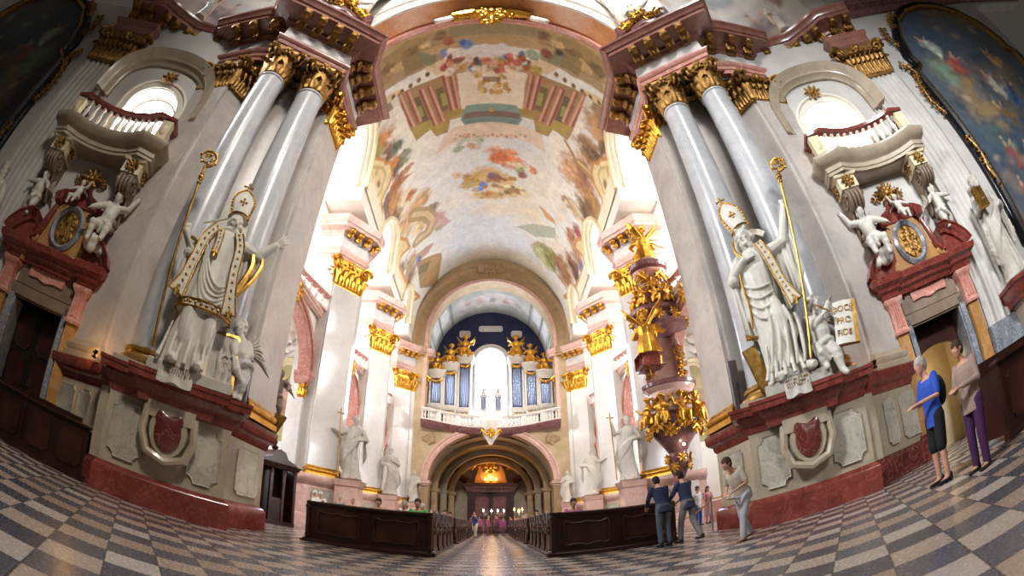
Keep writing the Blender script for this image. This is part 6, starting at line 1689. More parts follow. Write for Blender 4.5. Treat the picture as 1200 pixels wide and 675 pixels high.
# ------------------------------------------------------------------ figures
V = Vector
def limb(mb, pts, radii, n=10):
    mb.tube(pts, radii, n)
    for p,r in zip(pts,radii): mb.ell(p, r*.99, n, 6)
def hand(mb, wrist, d, nrm, size, curl=.5, spread=.25, thumb=1):
    """palm, four unequal bent fingers and a thumb leaving the side of the palm; nrm points out of the back of the hand"""
    w = V(wrist); d = V(d).normalized(); nrm = V(nrm); nrm = (nrm-d*nrm.dot(d)).normalized(); sd = d.cross(nrm)*thumb
    pl = size*.5
    for q in (-.36,-.12,.12,.36):
        a = w+sd*(q*size*.30); b = w+d*pl+sd*(q*size*.5)
        mb.tube([w+d*(-.02*size)+sd*(q*size*.2),a+d*(.2*size),b],[size*.1,size*.115,size*.095],8); mb.ell(b,size*.095,8,6)
        L = size*(.40,.47,.45,.35)[(-.36,-.12,.12,.36).index(q)]
        e = (d+sd*(q*spread*2.2)).normalized(); p = b; pts = [p]
        for k,f in enumerate((.45,.32,.23)):
            ang = curl*(.45+.45*k); e2 = (e*cos(ang)-nrm*sin(ang)).normalized(); p = p+e2*(L*f); pts.append(p)
        mb.tube(pts,[size*.082,size*.075,size*.066,size*.05],7)
        for p,r in zip(pts,(.08,.074,.065,.05)): mb.ell(p,size*r,7,5)
    b = w+d*(.14*size)-sd*(.17*size); e = (d*.75-sd*.7-nrm*.15).normalized()
    p1 = b+e*(.2*size); e2 = (e*.8+d*.5-nrm*(.35*curl)).normalized(); p2 = p1+e2*(.19*size); p3 = p2+e2*(.12*size)
    mb.tube([w+d*(.05*size),b,p1,p2,p3],[size*.1,size*.11,size*.085,size*.075,size*.05],8)
    for p,r in ((b,.11),(p1,.085),(p2,.075),(p3,.05)): mb.ell(p,size*r,7,5)
def head(mb, c, h, R=None, beard=0, hair=0, old=0, seed=0):
    """head of height h, facing +y before rotation R (3x3)"""
    R = Matrix.Identity(3) if R is None else R
    c = V(c)
    def P(x,y,z): return tuple(c+R@V((x*h,y*h,z*h)))
    def E(x,y,z,rx,ry,rz,n=12,m=8): mb.ell(P(x,y,z),(rx*h,ry*h,rz*h),n,m,rot=R)
    E(0,-.04,.1,.34,.42,.4,16,12); E(0,.08,-.18,.26,.3,.3,14,10); E(0,.22,-.38,.13,.14,.12); E(0,.2,-.12,.22,.2,.24)
    mb.tube([P(0,.36,.1),P(0,.46,-.08),P(0,.4,-.13)],[.045*h,.075*h,.06*h],8)
    for s in (-1,1):
        E(s*.14,.32,.13,.12,.07,.035); E(s*.145,.325,.05,.075,.05,.045); E(s*.17,.28,-.08,.1,.09,.09); E(s*.34,-.02,.0,.05,.1,.13); E(s*.05,.42,-.12,.04,.04,.035)
    E(0,.385,-.215,.1,.05,.026); E(0,.375,-.265,.085,.05,.03)
    r = random.Random(seed)
    if hair:
        for k in range(int(46*hair)):
            a = r.random()*2*pi; b = r.random()*1.25
            x,y,z = cos(a)*cos(b)*.38, sin(a)*cos(b)*.44-.06, sin(b)*.42+.12
            if y > .2 and z < .38: continue
            E(x,y,z,.1,.1,.1,7,5)
        for k in range(int(14*hair)):
            a = pi*(1+r.random()); E(cos(a)*.36,sin(a)*.38-.02,-.2+.3*r.random(),.1,.1,.13,7,5)
    if beard:
        for k in range(34):
            a = (r.random()-.5)*2.4; q = r.random()
            E(sin(a)*.28*(1-q*.5),.12+cos(a)*.26*(1-.2*q),-.28-q*.55*beard,.1,.1,.12,7,5)
        for s in (-1,1): mb.tube([P(0,.42,-.18),P(s*.12,.38,-.22),P(s*.2,.34,-.36)],[.05*h,.05*h,.03*h],7)
def folds(th, k, ph, sharp=1.0):
    a = .5+.5*sin(k*th+ph); b = .5+.5*sin(k*1.7*th+ph*2.3+1)
    return (1-abs(2*a-1)**sharp)*.65+.35*b
def robe(mb, rings, k=9, n=84, ph0=0, tilt=0):
    """draped body: rings of (z, cx, cy, rx, ry, fold, twist)"""
    out = []
    for j,(z,cx,cy,rx,ry,fo,tw) in enumerate(rings):
        ring = []
        for i in range(n):
            t = 2*pi*i/n; f = 1+fo*(folds(t,k,ph0+tw+.5*sin(2.2*z+2*t),1.2)*1.6-.9)*(.55+.45*sin(1.5*t+1.9*z+ph0))
            ring.append((cx+rx*f*cos(t), cy+ry*f*sin(t), z+ (tilt*cos(t) if j in (0,) else 0)))
        out.append(ring)
    mb.rings(out)
def lerp_rings(R, m=4):
    out = []
    for a,b in zip(R,R[1:]):
        for k in range(m): f = k/m; f2 = f; out.append(tuple(x*(1-f2)+y*f2 for x,y in zip(a,b)))
    out.append(R[-1]); return out
def cloth(mb, top, bot, thick=.06, nf=5, amp=.07, n=26, m=10, bulge=(0,0,0)):
    """hanging cloth between two polylines, closed with thickness"""
    top = [V(p) for p in top]; bot = [V(p) for p in bot]
    def samp(pl,t):
        q = t*(len(pl)-1); i = min(int(q),len(pl)-2); return pl[i].lerp(pl[i+1],q-i)
    F = []; 
    for j in range(m+1):
        v = j/m; row = []
        for i in range(n+1):
            u = i/n; p = samp(top,u).lerp(samp(bot,u),v)+V(bulge)*sin(pi*v)
            p.y += amp*(.3+.7*v)*sin(2*pi*nf*u+1.3*v)
            row.append(p)
        F.append(row)
    ring_rows = [[tuple(p+V((0,thick/2,0))) for p in row]+[tuple(p-V((0,thick/2,0))) for p in row[::-1]] for row in F]
    mb.rings(ring_rows)
def ribbon(path, w, thick=.03, up=(0,1,0), flare=1.0):
    """flat embroidered band along a path, facing +y"""
    mb = MB(); P = [V(p) for p in path]; n = len(P); rings = []
    for i in range(n):
        t = (P[min(i+1,n-1)]-P[max(i-1,0)]).normalized(); s = t.cross(V(up)).normalized(); ww = w*(1+(flare-1)*max(0,(i/(n-1)-.6)/.4)**1.5)*.5
        rings.append([tuple(P[i]+s*ww+V((0,thick,0))),tuple(P[i]-s*ww+V((0,thick,0))),tuple(P[i]-s*ww-V((0,thick,0))),tuple(P[i]+s*ww-V((0,thick,0)))])
    mb.rings(rings); return mb
def ribbon_edges(path, w, r=.011, flare=1.0):
    mb = MB(); P = [V(p) for p in path]; n = len(P); A=[];B=[]
    for i in range(n):
        t = (P[min(i+1,n-1)]-P[max(i-1,0)]).normalized(); s = t.cross(V((0,1,0))).normalized(); ww = w*(1+(flare-1)*max(0,(i/(n-1)-.6)/.4)**1.5)*.5
        A.append(P[i]+s*ww+V((0,.03,0))); B.append(P[i]-s*ww+V((0,.03,0)))
    mb.tube(A,r,6); mb.tube(B[::-1],r,6); mb.tube([A[-1],B[-1]],r,6)
    for i in range(1,n-1,2):
        c = P[i]+V((0,.045,0)); mb.ell(c,(w*.15,.012,w*.15),8,5)
    c = P[-1].lerp(P[-2],.7)+V((0,.05,0)); mb.box(c.x-.02,c.x+.02,c.y-.01,c.y+.015,c.z-.11,c.z+.11); mb.box(c.x-.08,c.x+.08,c.y-.01,c.y+.015,c.z+.0,c.z+.045)
    return mb
def curve(pts, n=14):
    """smooth curve through points"""
    P = [V(p) for p in pts]; out = []
    for i in range(len(P)-1):
        p0 = P[max(i-1,0)]; p1 = P[i]; p2 = P[i+1]; p3 = P[min(i+2,len(P)-1)]
        for k in range(n):
            t = k/n; out.append(.5*((2*p1)+(p2-p0)*t+(2*p0-5*p1+4*p2-p3)*t*t+(3*p1-p0-3*p2+p3)*t**3))
    out.append(P[-1]); return out
def mitre(c, top, w, h):
    """tall pointed bishop's hat from base centre to tip"""
    c = V(c); ax = (V(top)-c); H = ax.length; ax.normalize(); s = V((1,0,0)); s = (s-ax*s.dot(ax)).normalized(); f = ax.cross(s)*-1
    if f.y < 0: f = -f
    mb = MB(); rings = []
    for t,ww,dd in ((0,1,1),(.12,1.03,1),(.35,1.22,.95),(.55,1.25,.78),(.72,1.05,.55),(.86,.66,.32),(.95,.32,.16),(1,.08,.06)):
        ring = []
        for i in range(28):
            a = 2*pi*i/28; x = abs(cos(a))**.8*(1 if cos(a)>0 else -1); ring.append(tuple(c+ax*(H*t)+s*(w*.5*ww*x)+f*(w*.5*dd*sin(a))))
        rings.append(ring)
    mb.rings(rings)
    g = MB(); L=[];R_=[]
    for t,ww,dd in ((0,1,1),(.12,1.03,1),(.35,1.22,.95),(.55,1.25,.78),(.72,1.05,.55),(.86,.66,.32),(.95,.32,.16),(1,.08,.06)):
        L.append(c+ax*(H*t)-s*(w*.5*ww*.93)+f*(w*.5*dd*.45)); R_.append(c+ax*(H*t)+s*(w*.5*ww*.93)+f*(w*.5*dd*.45))
    g.tube(L,.028,7); g.tube(R_,.028,7)
    g.tube([c+ax*.05+s*(w*.52*cos(a))+f*(w*.52*sin(a)) for a in np.linspace(0,2*pi,25)],.032,7)
    for P in (L,R_):
        for i in range(len(P)-1):
            for q in (.25,.75): g.ell(P[i].lerp(P[i+1],q)+f*.02,.042,7,5)
    m_ = c+ax*(H*.4)+f*(w*.5)
    for dx,dz in ((0,0),(.07,0),(-.07,0),(0,.09),(0,-.09)): g.ell(m_+s*dx+ax*dz,.035,7,5)
    t_ = c+ax*H
    g.tube([t_,t_+ax*.22],.025,6); g.tube([t_+ax*.13-s*.1,t_+ax*.13+s*.1],.022,6)
    for dx,dz in ((-.11,.13),(.11,.13),(0,.24)): g.ell(t_+s*dx+ax*dz,.04,7,5)
    return mb,g
def crosier(bot, neck, top, r=.03, R=.26):
    bot=V(bot);neck=V(neck);top=V(top); d=(neck-bot).normalized(); mb=MB()
    mb.tube([bot,bot.lerp(neck,.5),neck],[r,r*1.05,r*1.1],8)
    for q,k in ((0,2.0),(.08,1.7),(.16,2.6),(.26,1.8)):
        mb.ell(neck+d*q,(r*k,r*k,r*k*.8),10,6)
    s = V((1,0,0)); s = (s-d*s.dot(d)).normalized()
    base = neck+d*.3; cc = top; pts = [base]
    n = 40
    a0 = atan2((base-cc).dot(d),(base-cc).dot(s))
    for i in range(n+1):
        t = i/n; a = a0+2*pi*1.75*t; q = R*(1-.75*t); pts.append(cc+s*(q*cos(a))+d*(q*sin(a)))
    mb.tube(pts,[r*1.2]+[r*1.25*(1-.5*i/n) for i in range(n+1)],8)
    for i in range(0,n,4): mb.ell(pts[i+1]+((pts[i+1]-cc).normalized()*.03),r*1.3,7,5)
    mb.merge(rosette(.07), T(*cc)); return mb
plain('embroidered', '#dad2c2', .5, 0, .1, 14, .2, '#c6b795')

def text_mesh(s, size, M, parent, mat, depth=.008, name='lettering'):
    c = bpy.data.curves.new('txt','FONT'); c.body = s; c.size = size; c.align_x = 'CENTER'; c.align_y = 'CENTER'; c.extrude = depth
    o = bpy.data.objects.new('txt',c); COL.objects.link(o); dg = bpy.context.evaluated_depsgraph_get()
    me = bpy.data.meshes.new_from_object(o.evaluated_get(dg)); bpy.data.objects.remove(o); bpy.data.curves.remove(c)
    me.transform(M); me.name = name
    return obj(name, me, mat, parent)
FACE = Matrix(((1,0,0,0),(0,0,-1,0),(0,1,0,0),(0,0,0,1)))       # text plane xy -> x,z facing -y
FACEU = Matrix(((1,0,0,0),(0,0,1,0),(0,1,0,0),(0,0,0,1)))       # text facing +y seen with +x to the viewer's right

def cherub(J, h, wings=True, R=None, seed=0, drape=True, vox=.022):
    """chubby winged child from joints; returns body mesh builder and wing builder"""
    mb = MB(); k = h
    head(mb, J['head'], .24*k, R, 0, 1.2, 0, seed)
    ch = V(J['chest']); pv = V(J['pelvis']); hd = V(J['head'])
    limb(mb,[hd-V((0,0,.08*k)),ch+V((0,0,.06*k))],[.06*k,.08*k])
    mb.tube([ch+V((0,0,.08*k)),ch,ch.lerp(pv,.5)+V((0,.03*k,0)),pv],[.09*k,.135*k,.14*k,.135*k],14); mb.ell(pv,(.15*k,.14*k,.13*k)); mb.ell(ch,(.15*k,.12*k,.12*k))
    for s in ('L','R'):
        a = [V(p) for p in J['arm'+s]]; limb(mb,a[:3],[.075*k,.062*k,.045*k]); mb.ell(a[0].lerp(a[1],.5),.072*k,8,6)
        hand(mb,a[2],a[2]-a[1],V((0,.2,1)) if s == 'L' else V((0,.2,1)),.13*k,.7,.2,1 if s == 'L' else -1)
        l = [V(p) for p in J['leg'+s]]; limb(mb,l[:3],[.105*k,.085*k,.05*k]); mb.ell(l[0].lerp(l[1],.45),.105*k,8,6); mb.ell(l[1].lerp(l[2],.35),.08*k,8,6)
        f = V(J.get('foot'+s,(0,.1*k,-.01*k))); mb.tube([l[2],l[2]+f*.6+V((0,0,-.03*k)),l[2]+f*1.2+V((0,0,-.04*k))],[.05*k,.045*k,.025*k],8)
    if drape:
        pts = [pv+V((.15*k*cos(a),.14*k*sin(a),.03*k*sin(2*a)-.01*k)) for a in np.linspace(0,2*pi,14)]; mb.tube(pts,.045*k,7)
        mb.tube([pv+V((-.1*k,.12*k,0)),pv+V((-.06*k,.2*k,-.14*k)),pv+V((.04*k,.17*k,-.26*k))],[.05*k,.06*k,.03*k],7)
    wg = MB()
    if wings:
        for s in (-1,1):
            b = ch+V((s*.07*k,-.12*k,.04*k))
            for q in range(6):
                e = b+V((s*(.16+.05*q)*k,-.09*k-.01*q*k,(.26-.10*q)*k)); m_ = b.lerp(e,.55)+V((s*.03*k,-.03*k,.05*k))
                wg.tube([b,m_,e],[.03*k,.055*k,.012*k],7,flat=.45)
    return mb,wg

# ------------------------------------------------------------------ the two large bishops
LS = MIRC @ PIER                      # x: viewer's right, y: out of the pier
RS = PIER @ SCL(-1,1,1)
def bishop_blessing():
    t = thing('bishop_statue', 'pale stone bishop statue, beardless, arm stretched out, golden crosier held upright', 'statue', pt(LS,.2,.1,3.0))
    mb = MB(); Y = .2
    robe(mb, lerp_rings([(3.0,.1,Y,.6,.32,.13,0),(3.3,.12,Y,.55,.33,.13,.3),(3.9,.2,Y,.49,.33,.12,.8),(4.6,.3,Y,.47,.32,.08,1.2)]),9)
    robe(mb, lerp_rings([(4.28,.28,Y,.64,.43,.06,0),(4.5,.27,Y,.6,.42,.06,.1),(5.0,.26,Y,.52,.38,.06,.3),(5.5,.25,Y,.47,.34,.05,.5),(5.95,.25,Y,.5,.33,.03,.6),(6.2,.26,Y,.53,.3,.015,.6),(6.36,.28,Y,.36,.25,.0,.6),(6.5,.3,Y,.18,.18,0,.6)]),8,ph0=1)
    R = (Matrix.Rotation(radians(-14),3,'Z') @ Matrix.Rotation(radians(-16),3,'X')).to_3x3()
    limb(mb,[(.29,Y,6.35),(.31,Y+.04,6.6)],[.16,.14]); head(mb,(.33,Y+.1,6.68),.56,R,0,.0,0)
    for q in range(9): mb.ell((.1+.02*q,Y-.12-.01*q,6.52+.05*q),.1,7,5)
    for q in range(6): mb.ell((.56-.02*q,Y-.08,6.55+.05*q),.08,7,5)
    mb.tube([(.3+.24*cos(a),Y+.2*sin(a),6.42+.03*sin(a)) for a in np.linspace(0,2*pi,20)],.075,8)
    # arm with the crosier
    limb(mb,[(-.2,Y,6.22),(-.46,Y+.12,5.55),(-.7,Y+.3,5.92)],[.2,.17,.1]); hand(mb,(-.7,Y+.3,5.9),(-.25,.1,1),(-.3,1,.2),.36,1.25,.05,-1)
    # outstretched arm
    limb(mb,[(.72,Y,6.22),(1.12,Y+.12,6.08),(1.47,Y+.22,6.46)],[.2,.17,.1]); hand(mb,(1.49,Y+.23,6.48),(.55,.1,.75),(.3,.9,-.3),.4,.35,.5,1)
    # cope: hanging sides
    cloth(mb,[(-.3,Y-.1,6.3),(-.42,Y,6.0),(-.55,Y+.22,5.62)],[(-.22,Y-.05,4.45),(-.42,Y+.02,4.5),(-.62,Y+.1,4.75)],.12,3,.05)
    cloth(mb,[(.7,Y-.1,6.3),(.95,Y,6.12),(1.22,Y+.12,6.12)],[(.8,Y-.05,4.9),(.98,Y+.05,5.0),(1.2,Y+.1,5.45)],.12,3,.05)
    cloth(mb,[(-.25,Y-.22,6.2),(.3,Y-.26,6.3),(.8,Y-.22,6.2)],[(-.45,Y-.2,3.6),(.3,Y-.26,3.3),(.95,Y-.2,3.9)],.1,5,.05)
    for k in range(5):
        mb.tube(curve([(-.15+.02*k,Y+.34,5.9-.2*k),(.15,Y+.4,5.2-.18*k),(.42,Y+.41,4.9-.12*k),(.66,Y+.36,5.0-.1*k)],5),[.015]+[.03]*14+[.015],6)
    # knees under the tunic, feet
    mb.ell((.02,Y+.26,4.0),(.2,.17,.6)); mb.ell((.5,Y+.22,4.0),(.17,.15,.6))
    for x,yy in ((-.12,Y+.42),(.48,Y+.42)): mb.tube([(x,yy-.25,3.12),(x,yy,3.12),(x,yy+.14,3.06)],[.13,.12,.07],9)
    for k in range(6): mb.tube(curve([(-.3+.17*k,Y+.26,3.9),(-.36+.18*k,Y+.33+.03*(k%2),3.4),(-.42+.2*k,Y+.42,3.04)],5),[.02+.04*i/10 for i in range(11)],6)
    obj('body', remesh(mb,.018,1), MATS['statue'], t, LS)
    mm,mg = mitre((.36,Y+.04,6.86),(.3,Y-.06,7.86),.5,1); obj('mitre', mm, MATS['statue'], t, LS); 
    obj('mitre_trim', mg, MATS['gilt'], t, LS, label='gilded mitre border and cross')
    cr = crosier((-.56,Y+.32,3.2),(-.93,Y+.42,7.2),(-1.02,Y+.42,7.98),.034,.27); obj('crosier', cr, MATS['gilt'], t, LS, label='gilded crosier')
    a = curve([(-.02,Y+.3,6.38),(-.2,Y+.34,6.0),(-.27,Y+.4,5.4),(-.33,Y+.46,4.8),(-.42,Y+.5,4.42)],6); b = curve([(.52,Y+.3,6.36),(.66,Y+.33,6.0),(.7,Y+.4,5.4),(.78,Y+.46,4.8),(.86,Y+.5,4.32)],6); c = curve([(.08,Y+.29,6.3),(.12,Y+.36,6.0),(.12,Y+.38,5.6)],6)
    for p,w,fl in ((a,.2,2.0),(b,.2,1.7),(c,.15,1)):
        s = obj('stole', ribbon(p,w,.02,flare=fl), MATS['embroidered'], t, LS); obj('gilt_border', ribbon_edges(p,w,.02,fl), MATS['gilt'], s, LS)
    h = MB(); n = 60; pts = []
    for i in range(n+1):
        th = 2*pi*i/n; f = 1+.06*(folds(th,8,1,1.2)*1.6-.9); pts.append((.28+.66*f*cos(th),Y+.45*f*sin(th),4.3))
    h.tube(pts,.032,7); 
    for p in pts[::2]: h.ell((p[0],p[1],p[2]+.09),(.035,.03,.045),6,5); 
    h.tube([(x,y,z+.17) for x,y,z in pts],.022,6); obj('gilt_hem', h, MATS['gilt'], t, LS)
    HL = [MB(),MB(),MB()]; h = HL[0]; h.tube(curve([(1.24,Y+.12,6.1),(1.28,Y+.2,5.8),(1.14,Y+.22,5.35),(.9,Y+.2,4.95)],6),.06,7); h = HL[1]; h.tube(curve([(1.02,Y+.2,6.02),(1.06,Y+.25,5.7),(.98,Y+.26,5.35),(.86,Y+.24,5.02)],6),.075,7); h = HL[2]; h.tube(curve([(-.56,Y+.22,5.9),(-.36,Y+.3,5.75),(-.33,Y+.28,5.3),(-.58,Y+.2,4.72)],6),.045,7); [obj('gilt_sleeve_lining', q_, MATS['gilt'], t, LS) for q_ in HL]
    h = MB(); h.tube(curve([(.14,Y+.1,6.8),(-.1,Y+.02,6.7),(-.45,Y-.02,6.5)],6),[.03]*13,6); h.merge(ribbon(curve([(.58,Y,6.8),(.62,Y+.12,6.5),(.6,Y+.2,6.1)],5),.12,.015)); obj('mitre_lappet', h, MATS['embroidered'], t, LS)
    # block with draped inscription
    base_block(LS, -.62, 1.3, -.32, .46, 'left')
def base_block(M, x0, x1, p0, p1, side):
    t = thing('inscribed_block', 'pale stone block with a draped inscription cloth under the %s bishop' % ('beardless' if side == 'left' else 'bearded'), 'base', pt(M,.2,.1,2.77))
    b = MB(); b.cham(x0,x1,.0,.5,2.775,3.02,.03); obj('block', b, MATS['statue_grey'], t, M)
    b = MB(); rows = []
    for z,y in ((3.04,.36),(3.05,.5),(3.0,.53),(2.9,.54),(2.78,.56),(2.68,.6),(2.6,.63),(2.57,.68)):
        rows.append([(p0+(p1-p0)*k/12, y+ (.02*sin(k*1.4) if z < 2.8 else 0), z-(.03*sin(k*.8) if z < 2.7 else 0)) for k in range(13)]+[(p0+(p1-p0)*k/12, y-.025, z-.02) for k in range(12,-1,-1)])
    b.rings(rows); sc = obj('inscription_cloth', b, MATS['statue_grey'], t, M)
    r = random.Random(5 if side == 'left' else 9)
    for row,z in enumerate((2.96,2.88,2.81)):
        g = MB(); x = p0+.06
        while x < p1-.07:
            y = .545+.01*row
            w = .025+.02*r.random(); k = r.randrange(4)
            g.box(x,x+.012,y,y+.012,z-.025,z+.028)
            if k: g.box(x,x+w,y,y+.012,z+(.016 if k != 2 else -.006),z+(.028 if k != 2 else .006))
            if k == 3: g.box(x+w-.012,x+w,y,y+.012,z-.025,z+.028)
            x += w+.022
        obj('gilt_lettering', g, MATS['gilt'], sc, M)
bishop_blessing()
def bishop_bearded():
    t = thing('bishop_statue', 'white stone bishop statue, long-bearded, hand on chest, raised hand gripping a golden crosier', 'statue', pt(RS,-.3,.1,3.05))
    mb = MB(); Y = .2
    robe(mb, lerp_rings([(3.05,-.3,Y,.52,.31,.13,0),(3.3,-.3,Y,.47,.31,.13,.3),(4.0,-.38,Y,.42,.32,.12,1.0),(4.7,-.48,Y,.42,.32,.1,1.7),(5.3,-.5,Y,.42,.33,.07,2.3),(5.8,-.42,Y,.44,.32,.04,.8),(6.15,-.34,Y,.48,.29,.02,.9),(6.34,-.32,Y,.34,.24,0,.9),(6.48,-.34,Y,.17,.17,0,.9)]),8,ph0=.4)
    R = (Matrix.Rotation(radians(24),3,'Z') @ Matrix.Rotation(radians(-14),3,'X') @ Matrix.Rotation(radians(-8),3,'Y')).to_3x3()
    limb(mb,[(-.34,Y,6.34),(-.38,Y+.04,6.65)],[.16,.14]); head(mb,(-.4,Y+.1,6.78),.58,R,1.1,.6,1,4)
    # arm on the chest
    limb(mb,[(-.72,Y,6.2),(-1.0,Y+.1,5.72),(-.62,Y+.38,6.02)],[.19,.17,.1]); hand(mb,(-.6,Y+.39,6.03),(1,.1,.35),(.1,1,.1),.36,.45,.2,-1)
    # raised arm
    limb(mb,[(.1,Y,6.2),(.55,Y+.08,6.3),(.9,Y+.26,7.1)],[.2,.17,.1]); hand(mb,(.9,Y+.26,7.08),(.1,.05,1),(.2,1,0),.36,1.3,.05,1)
    cloth(mb,[(-.75,Y-.1,6.2),(-.95,Y,6.0),(-1.1,Y+.1,5.75)],[(-.6,Y-.1,4.2),(-.85,Y-.05,4.2),(-1.08,Y,4.32)],.12,3,.06)
    cloth(mb,[(.05,Y-.1,6.3),(.4,Y,6.4),(.72,Y+.16,6.85)],[(.1,Y-.1,4.6),(.4,Y-.02,4.75),(.78,Y+.05,5.35)],.12,4,.06)
    cloth(mb,[(-.8,Y-.2,6.2),(-.3,Y-.26,6.3),(.2,Y-.22,6.2)],[(-.95,Y-.2,4.1),(-.3,Y-.26,3.4),(.3,Y-.22,4.2)],.1,5,.05)
    mb.ell((-.2,Y+.26,4.4),(.2,.14,.6))
    for k in range(5):
        mb.tube(curve([(-.62+.2*k,Y+.26+.03*k,5.5-.28*k),(-.42+.16*k,Y+.33,4.6-.12*k),(-.5+.17*k,Y+.36,3.9-.1*k),(-.66+.2*k,Y+.34,3.25)],5),[.025+.03*sin(pi*i/15) for i in range(16)],6)
    for k in range(4):
        mb.tube(curve([(-.86+.02*k,Y+.2,5.5-.22*k),(-.5,Y+.36,5.25-.26*k),(-.12,Y+.28,5.3-.2*k)],5),[.02]+[.035]*9+[.02],6)
    mb.tube([(.1,Y+.1,3.14),(.26,Y+.3,3.15),(.34,Y+.45,3.1)],[.14,.13,.08],9); mb.tube([(-.45,Y+.3,3.12),(-.5,Y+.44,3.08)],[.13,.08],8)
    for k in range(5): mb.tube(curve([(-.66+.17*k,Y+.26,3.9),(-.72+.19*k,Y+.33+.03*(k%2),3.4),(-.8+.22*k,Y+.4,3.08)],5),[.02+.04*i/10 for i in range(11)],6)
    obj('body', remesh(mb,.018,1), MATS['statue'], t, RS)
    mm,mg = mitre((-.4,Y+.05,6.98),(-.63,Y-.1,8.12),.5,1); obj('mitre', mm, MATS['statue'], t, RS); obj('mitre_trim', mg, MATS['gilt'], t, RS, label='gilded mitre border and cross')
    cr = crosier((.27,Y+.42,3.25),(1.1,Y+.38,7.75),(1.24,Y+.36,8.32),.034,.25); obj('crosier', cr, MATS['gilt'], t, RS, label='gilded crosier')
    a = curve([(-.12,Y+.28,6.42),(.0,Y+.3,6.0),(.1,Y+.3,5.4),(.2,Y+.32,5.0),(.33,Y+.36,4.62)],6)
    s = obj('stole', ribbon(a,.2,.02,flare=1.7), MATS['embroidered'], t, RS); obj('gilt_border', ribbon_edges(a,.2,.02,1.7), MATS['gilt'], s, RS)
    h = MB(); h.tube(curve([(-.78,Y+.2,6.1),(-.82,Y+.28,5.5),(-.8,Y+.26,4.9),(-.86,Y+.2,4.4)],6),.03,6); h.tube(curve([(-1.06,Y+.06,4.34),(-.85,Y+.1,4.22),(-.6,Y+.05,4.22)],6),.04,6)
    for k in range(8): h.ell((-1.06+.06*k,Y+.1,4.24-.01*k),(.035,.03,.05),6,5)
    h.tube(curve([(-.72,Y+.2,6.72),(-.74,Y+.25,6.4),(-.6,Y+.3,6.15)],5),.035,6); obj('gilt_cope_edge', h, MATS['gilt'], t, RS)
    h = MB(); h.merge(ribbon(curve([(-.2,Y-.02,6.95),(.0,Y,6.85),(.14,Y+.02,6.72)],5),.16,.02)); h.merge(ribbon(curve([(-.66,Y,6.85),(-.7,Y+.1,6.5),(-.66,Y+.18,6.2)],5),.13,.015)); obj('mitre_lappet', h, MATS['embroidered'], t, RS)
    base_block(RS, -.9, .68, -.46, .14, 'right')
    b = thing('gilded_book', 'large closed gilded book leaning behind the white bishop\'s robe hem', 'book', pt(RS,-.85,0,3.03))
    m = MB(); F = T(-.8,.02,3.03) @ RY(radians(-14)); m.box(-.2,.14,-.14,-.1,0,1.1,F); m.box(-.2,.14,.06,.1,0,1.1,F); m.box(-.2,-.16,-.14,.1,0,1.1,F); obj('cover', m, MATS['gilt'], b, RS)
    m = MB(); m.box(-.16,.12,-.1,.06,.03,1.07,F); obj('page_block', m, MATS['stucco_gold'], b, RS)
bishop_bearded()
# cherub with the relief panel
def cherub_left():
    J = dict(head=(1.2,-.02,4.42),chest=(1.34,-.08,4.0),pelvis=(1.42,-.06,3.62),armL=[(1.22,-.02,4.1),(1.15,.1,3.9),(1.2,.16,3.75)],armR=[(1.46,-.04,4.08),(1.56,.06,3.85),(1.46,.16,3.72)],
             legL=[(1.36,-.04,3.55),(1.4,.05,3.2),(1.38,0,2.92)],legR=[(1.5,-.06,3.55),(1.5,.02,3.2),(1.5,-.06,2.92)])
    t = thing('cherub_statue', 'stone winged child holding the gold-framed relief slab beside the beardless bishop', 'statue', pt(LS,1.42,0,2.8))
    mb,wg = cherub(J,1.7,True,(Matrix.Rotation(radians(20),3,'Z')).to_3x3(),2); obj('body', remesh(mb,.018,2), MATS['cherub_stone'], t, LS); obj('wing', wg, MATS['statue_grey'], t, LS)
    t = thing('relief_panel', 'stone relief slab in a gilded frame leaning by the beardless bishop', 'relief', pt(LS,1.0,.3,2.8))
    F = T(.98,.28,2.8) @ RX(radians(10)) @ RY(radians(-3))
    m = MB(); m.box(-.3,.32,-.05,.03,.02,1.34,F); 
    obj('slab', m, MATS['statue_grey'], t, LS)
    m = MB(); r = random.Random(2)
    m.tube([(-.05,.04,.2),(0,.06,.45),(-.05,.06,.7),(-.02,.05,.95)],[.08,.09,.06,.05],7); m.ell((-.02,.06,1.02),.06,8,6); m.tube([(.12,.04,.12),(.16,.05,.4),(.1,.05,.62)],[.07,.08,.04],7); m.ell((.12,.06,.68),.055,8,6)
    for k in range(12): m.ell((-.22+.45*r.random(),.035,.1+.5*r.random()),(.06,.03,.07),7,5)
    m.tube([(-.05,.05,.75),(.08,.05,.85),(.16,.05,.8)],[.04,.035,.025],6)
    me = remesh(m,.015,2); me.transform(F); obj('carving', me, MATS['statue_grey'], t, LS)
    m = MB()
    for a in ((-.34,-.28,0,1.38),(.3,.36,0,1.38)): m.box(a[0],a[1],-.07,.06,a[2],a[3],F)
    for a in ((0,.06),(1.32,1.38)): m.box(-.34,.36,-.07,.06,a[0],a[1],F)
    obj('gilt_frame', m, MATS['gilt'], t, LS)
cherub_left()
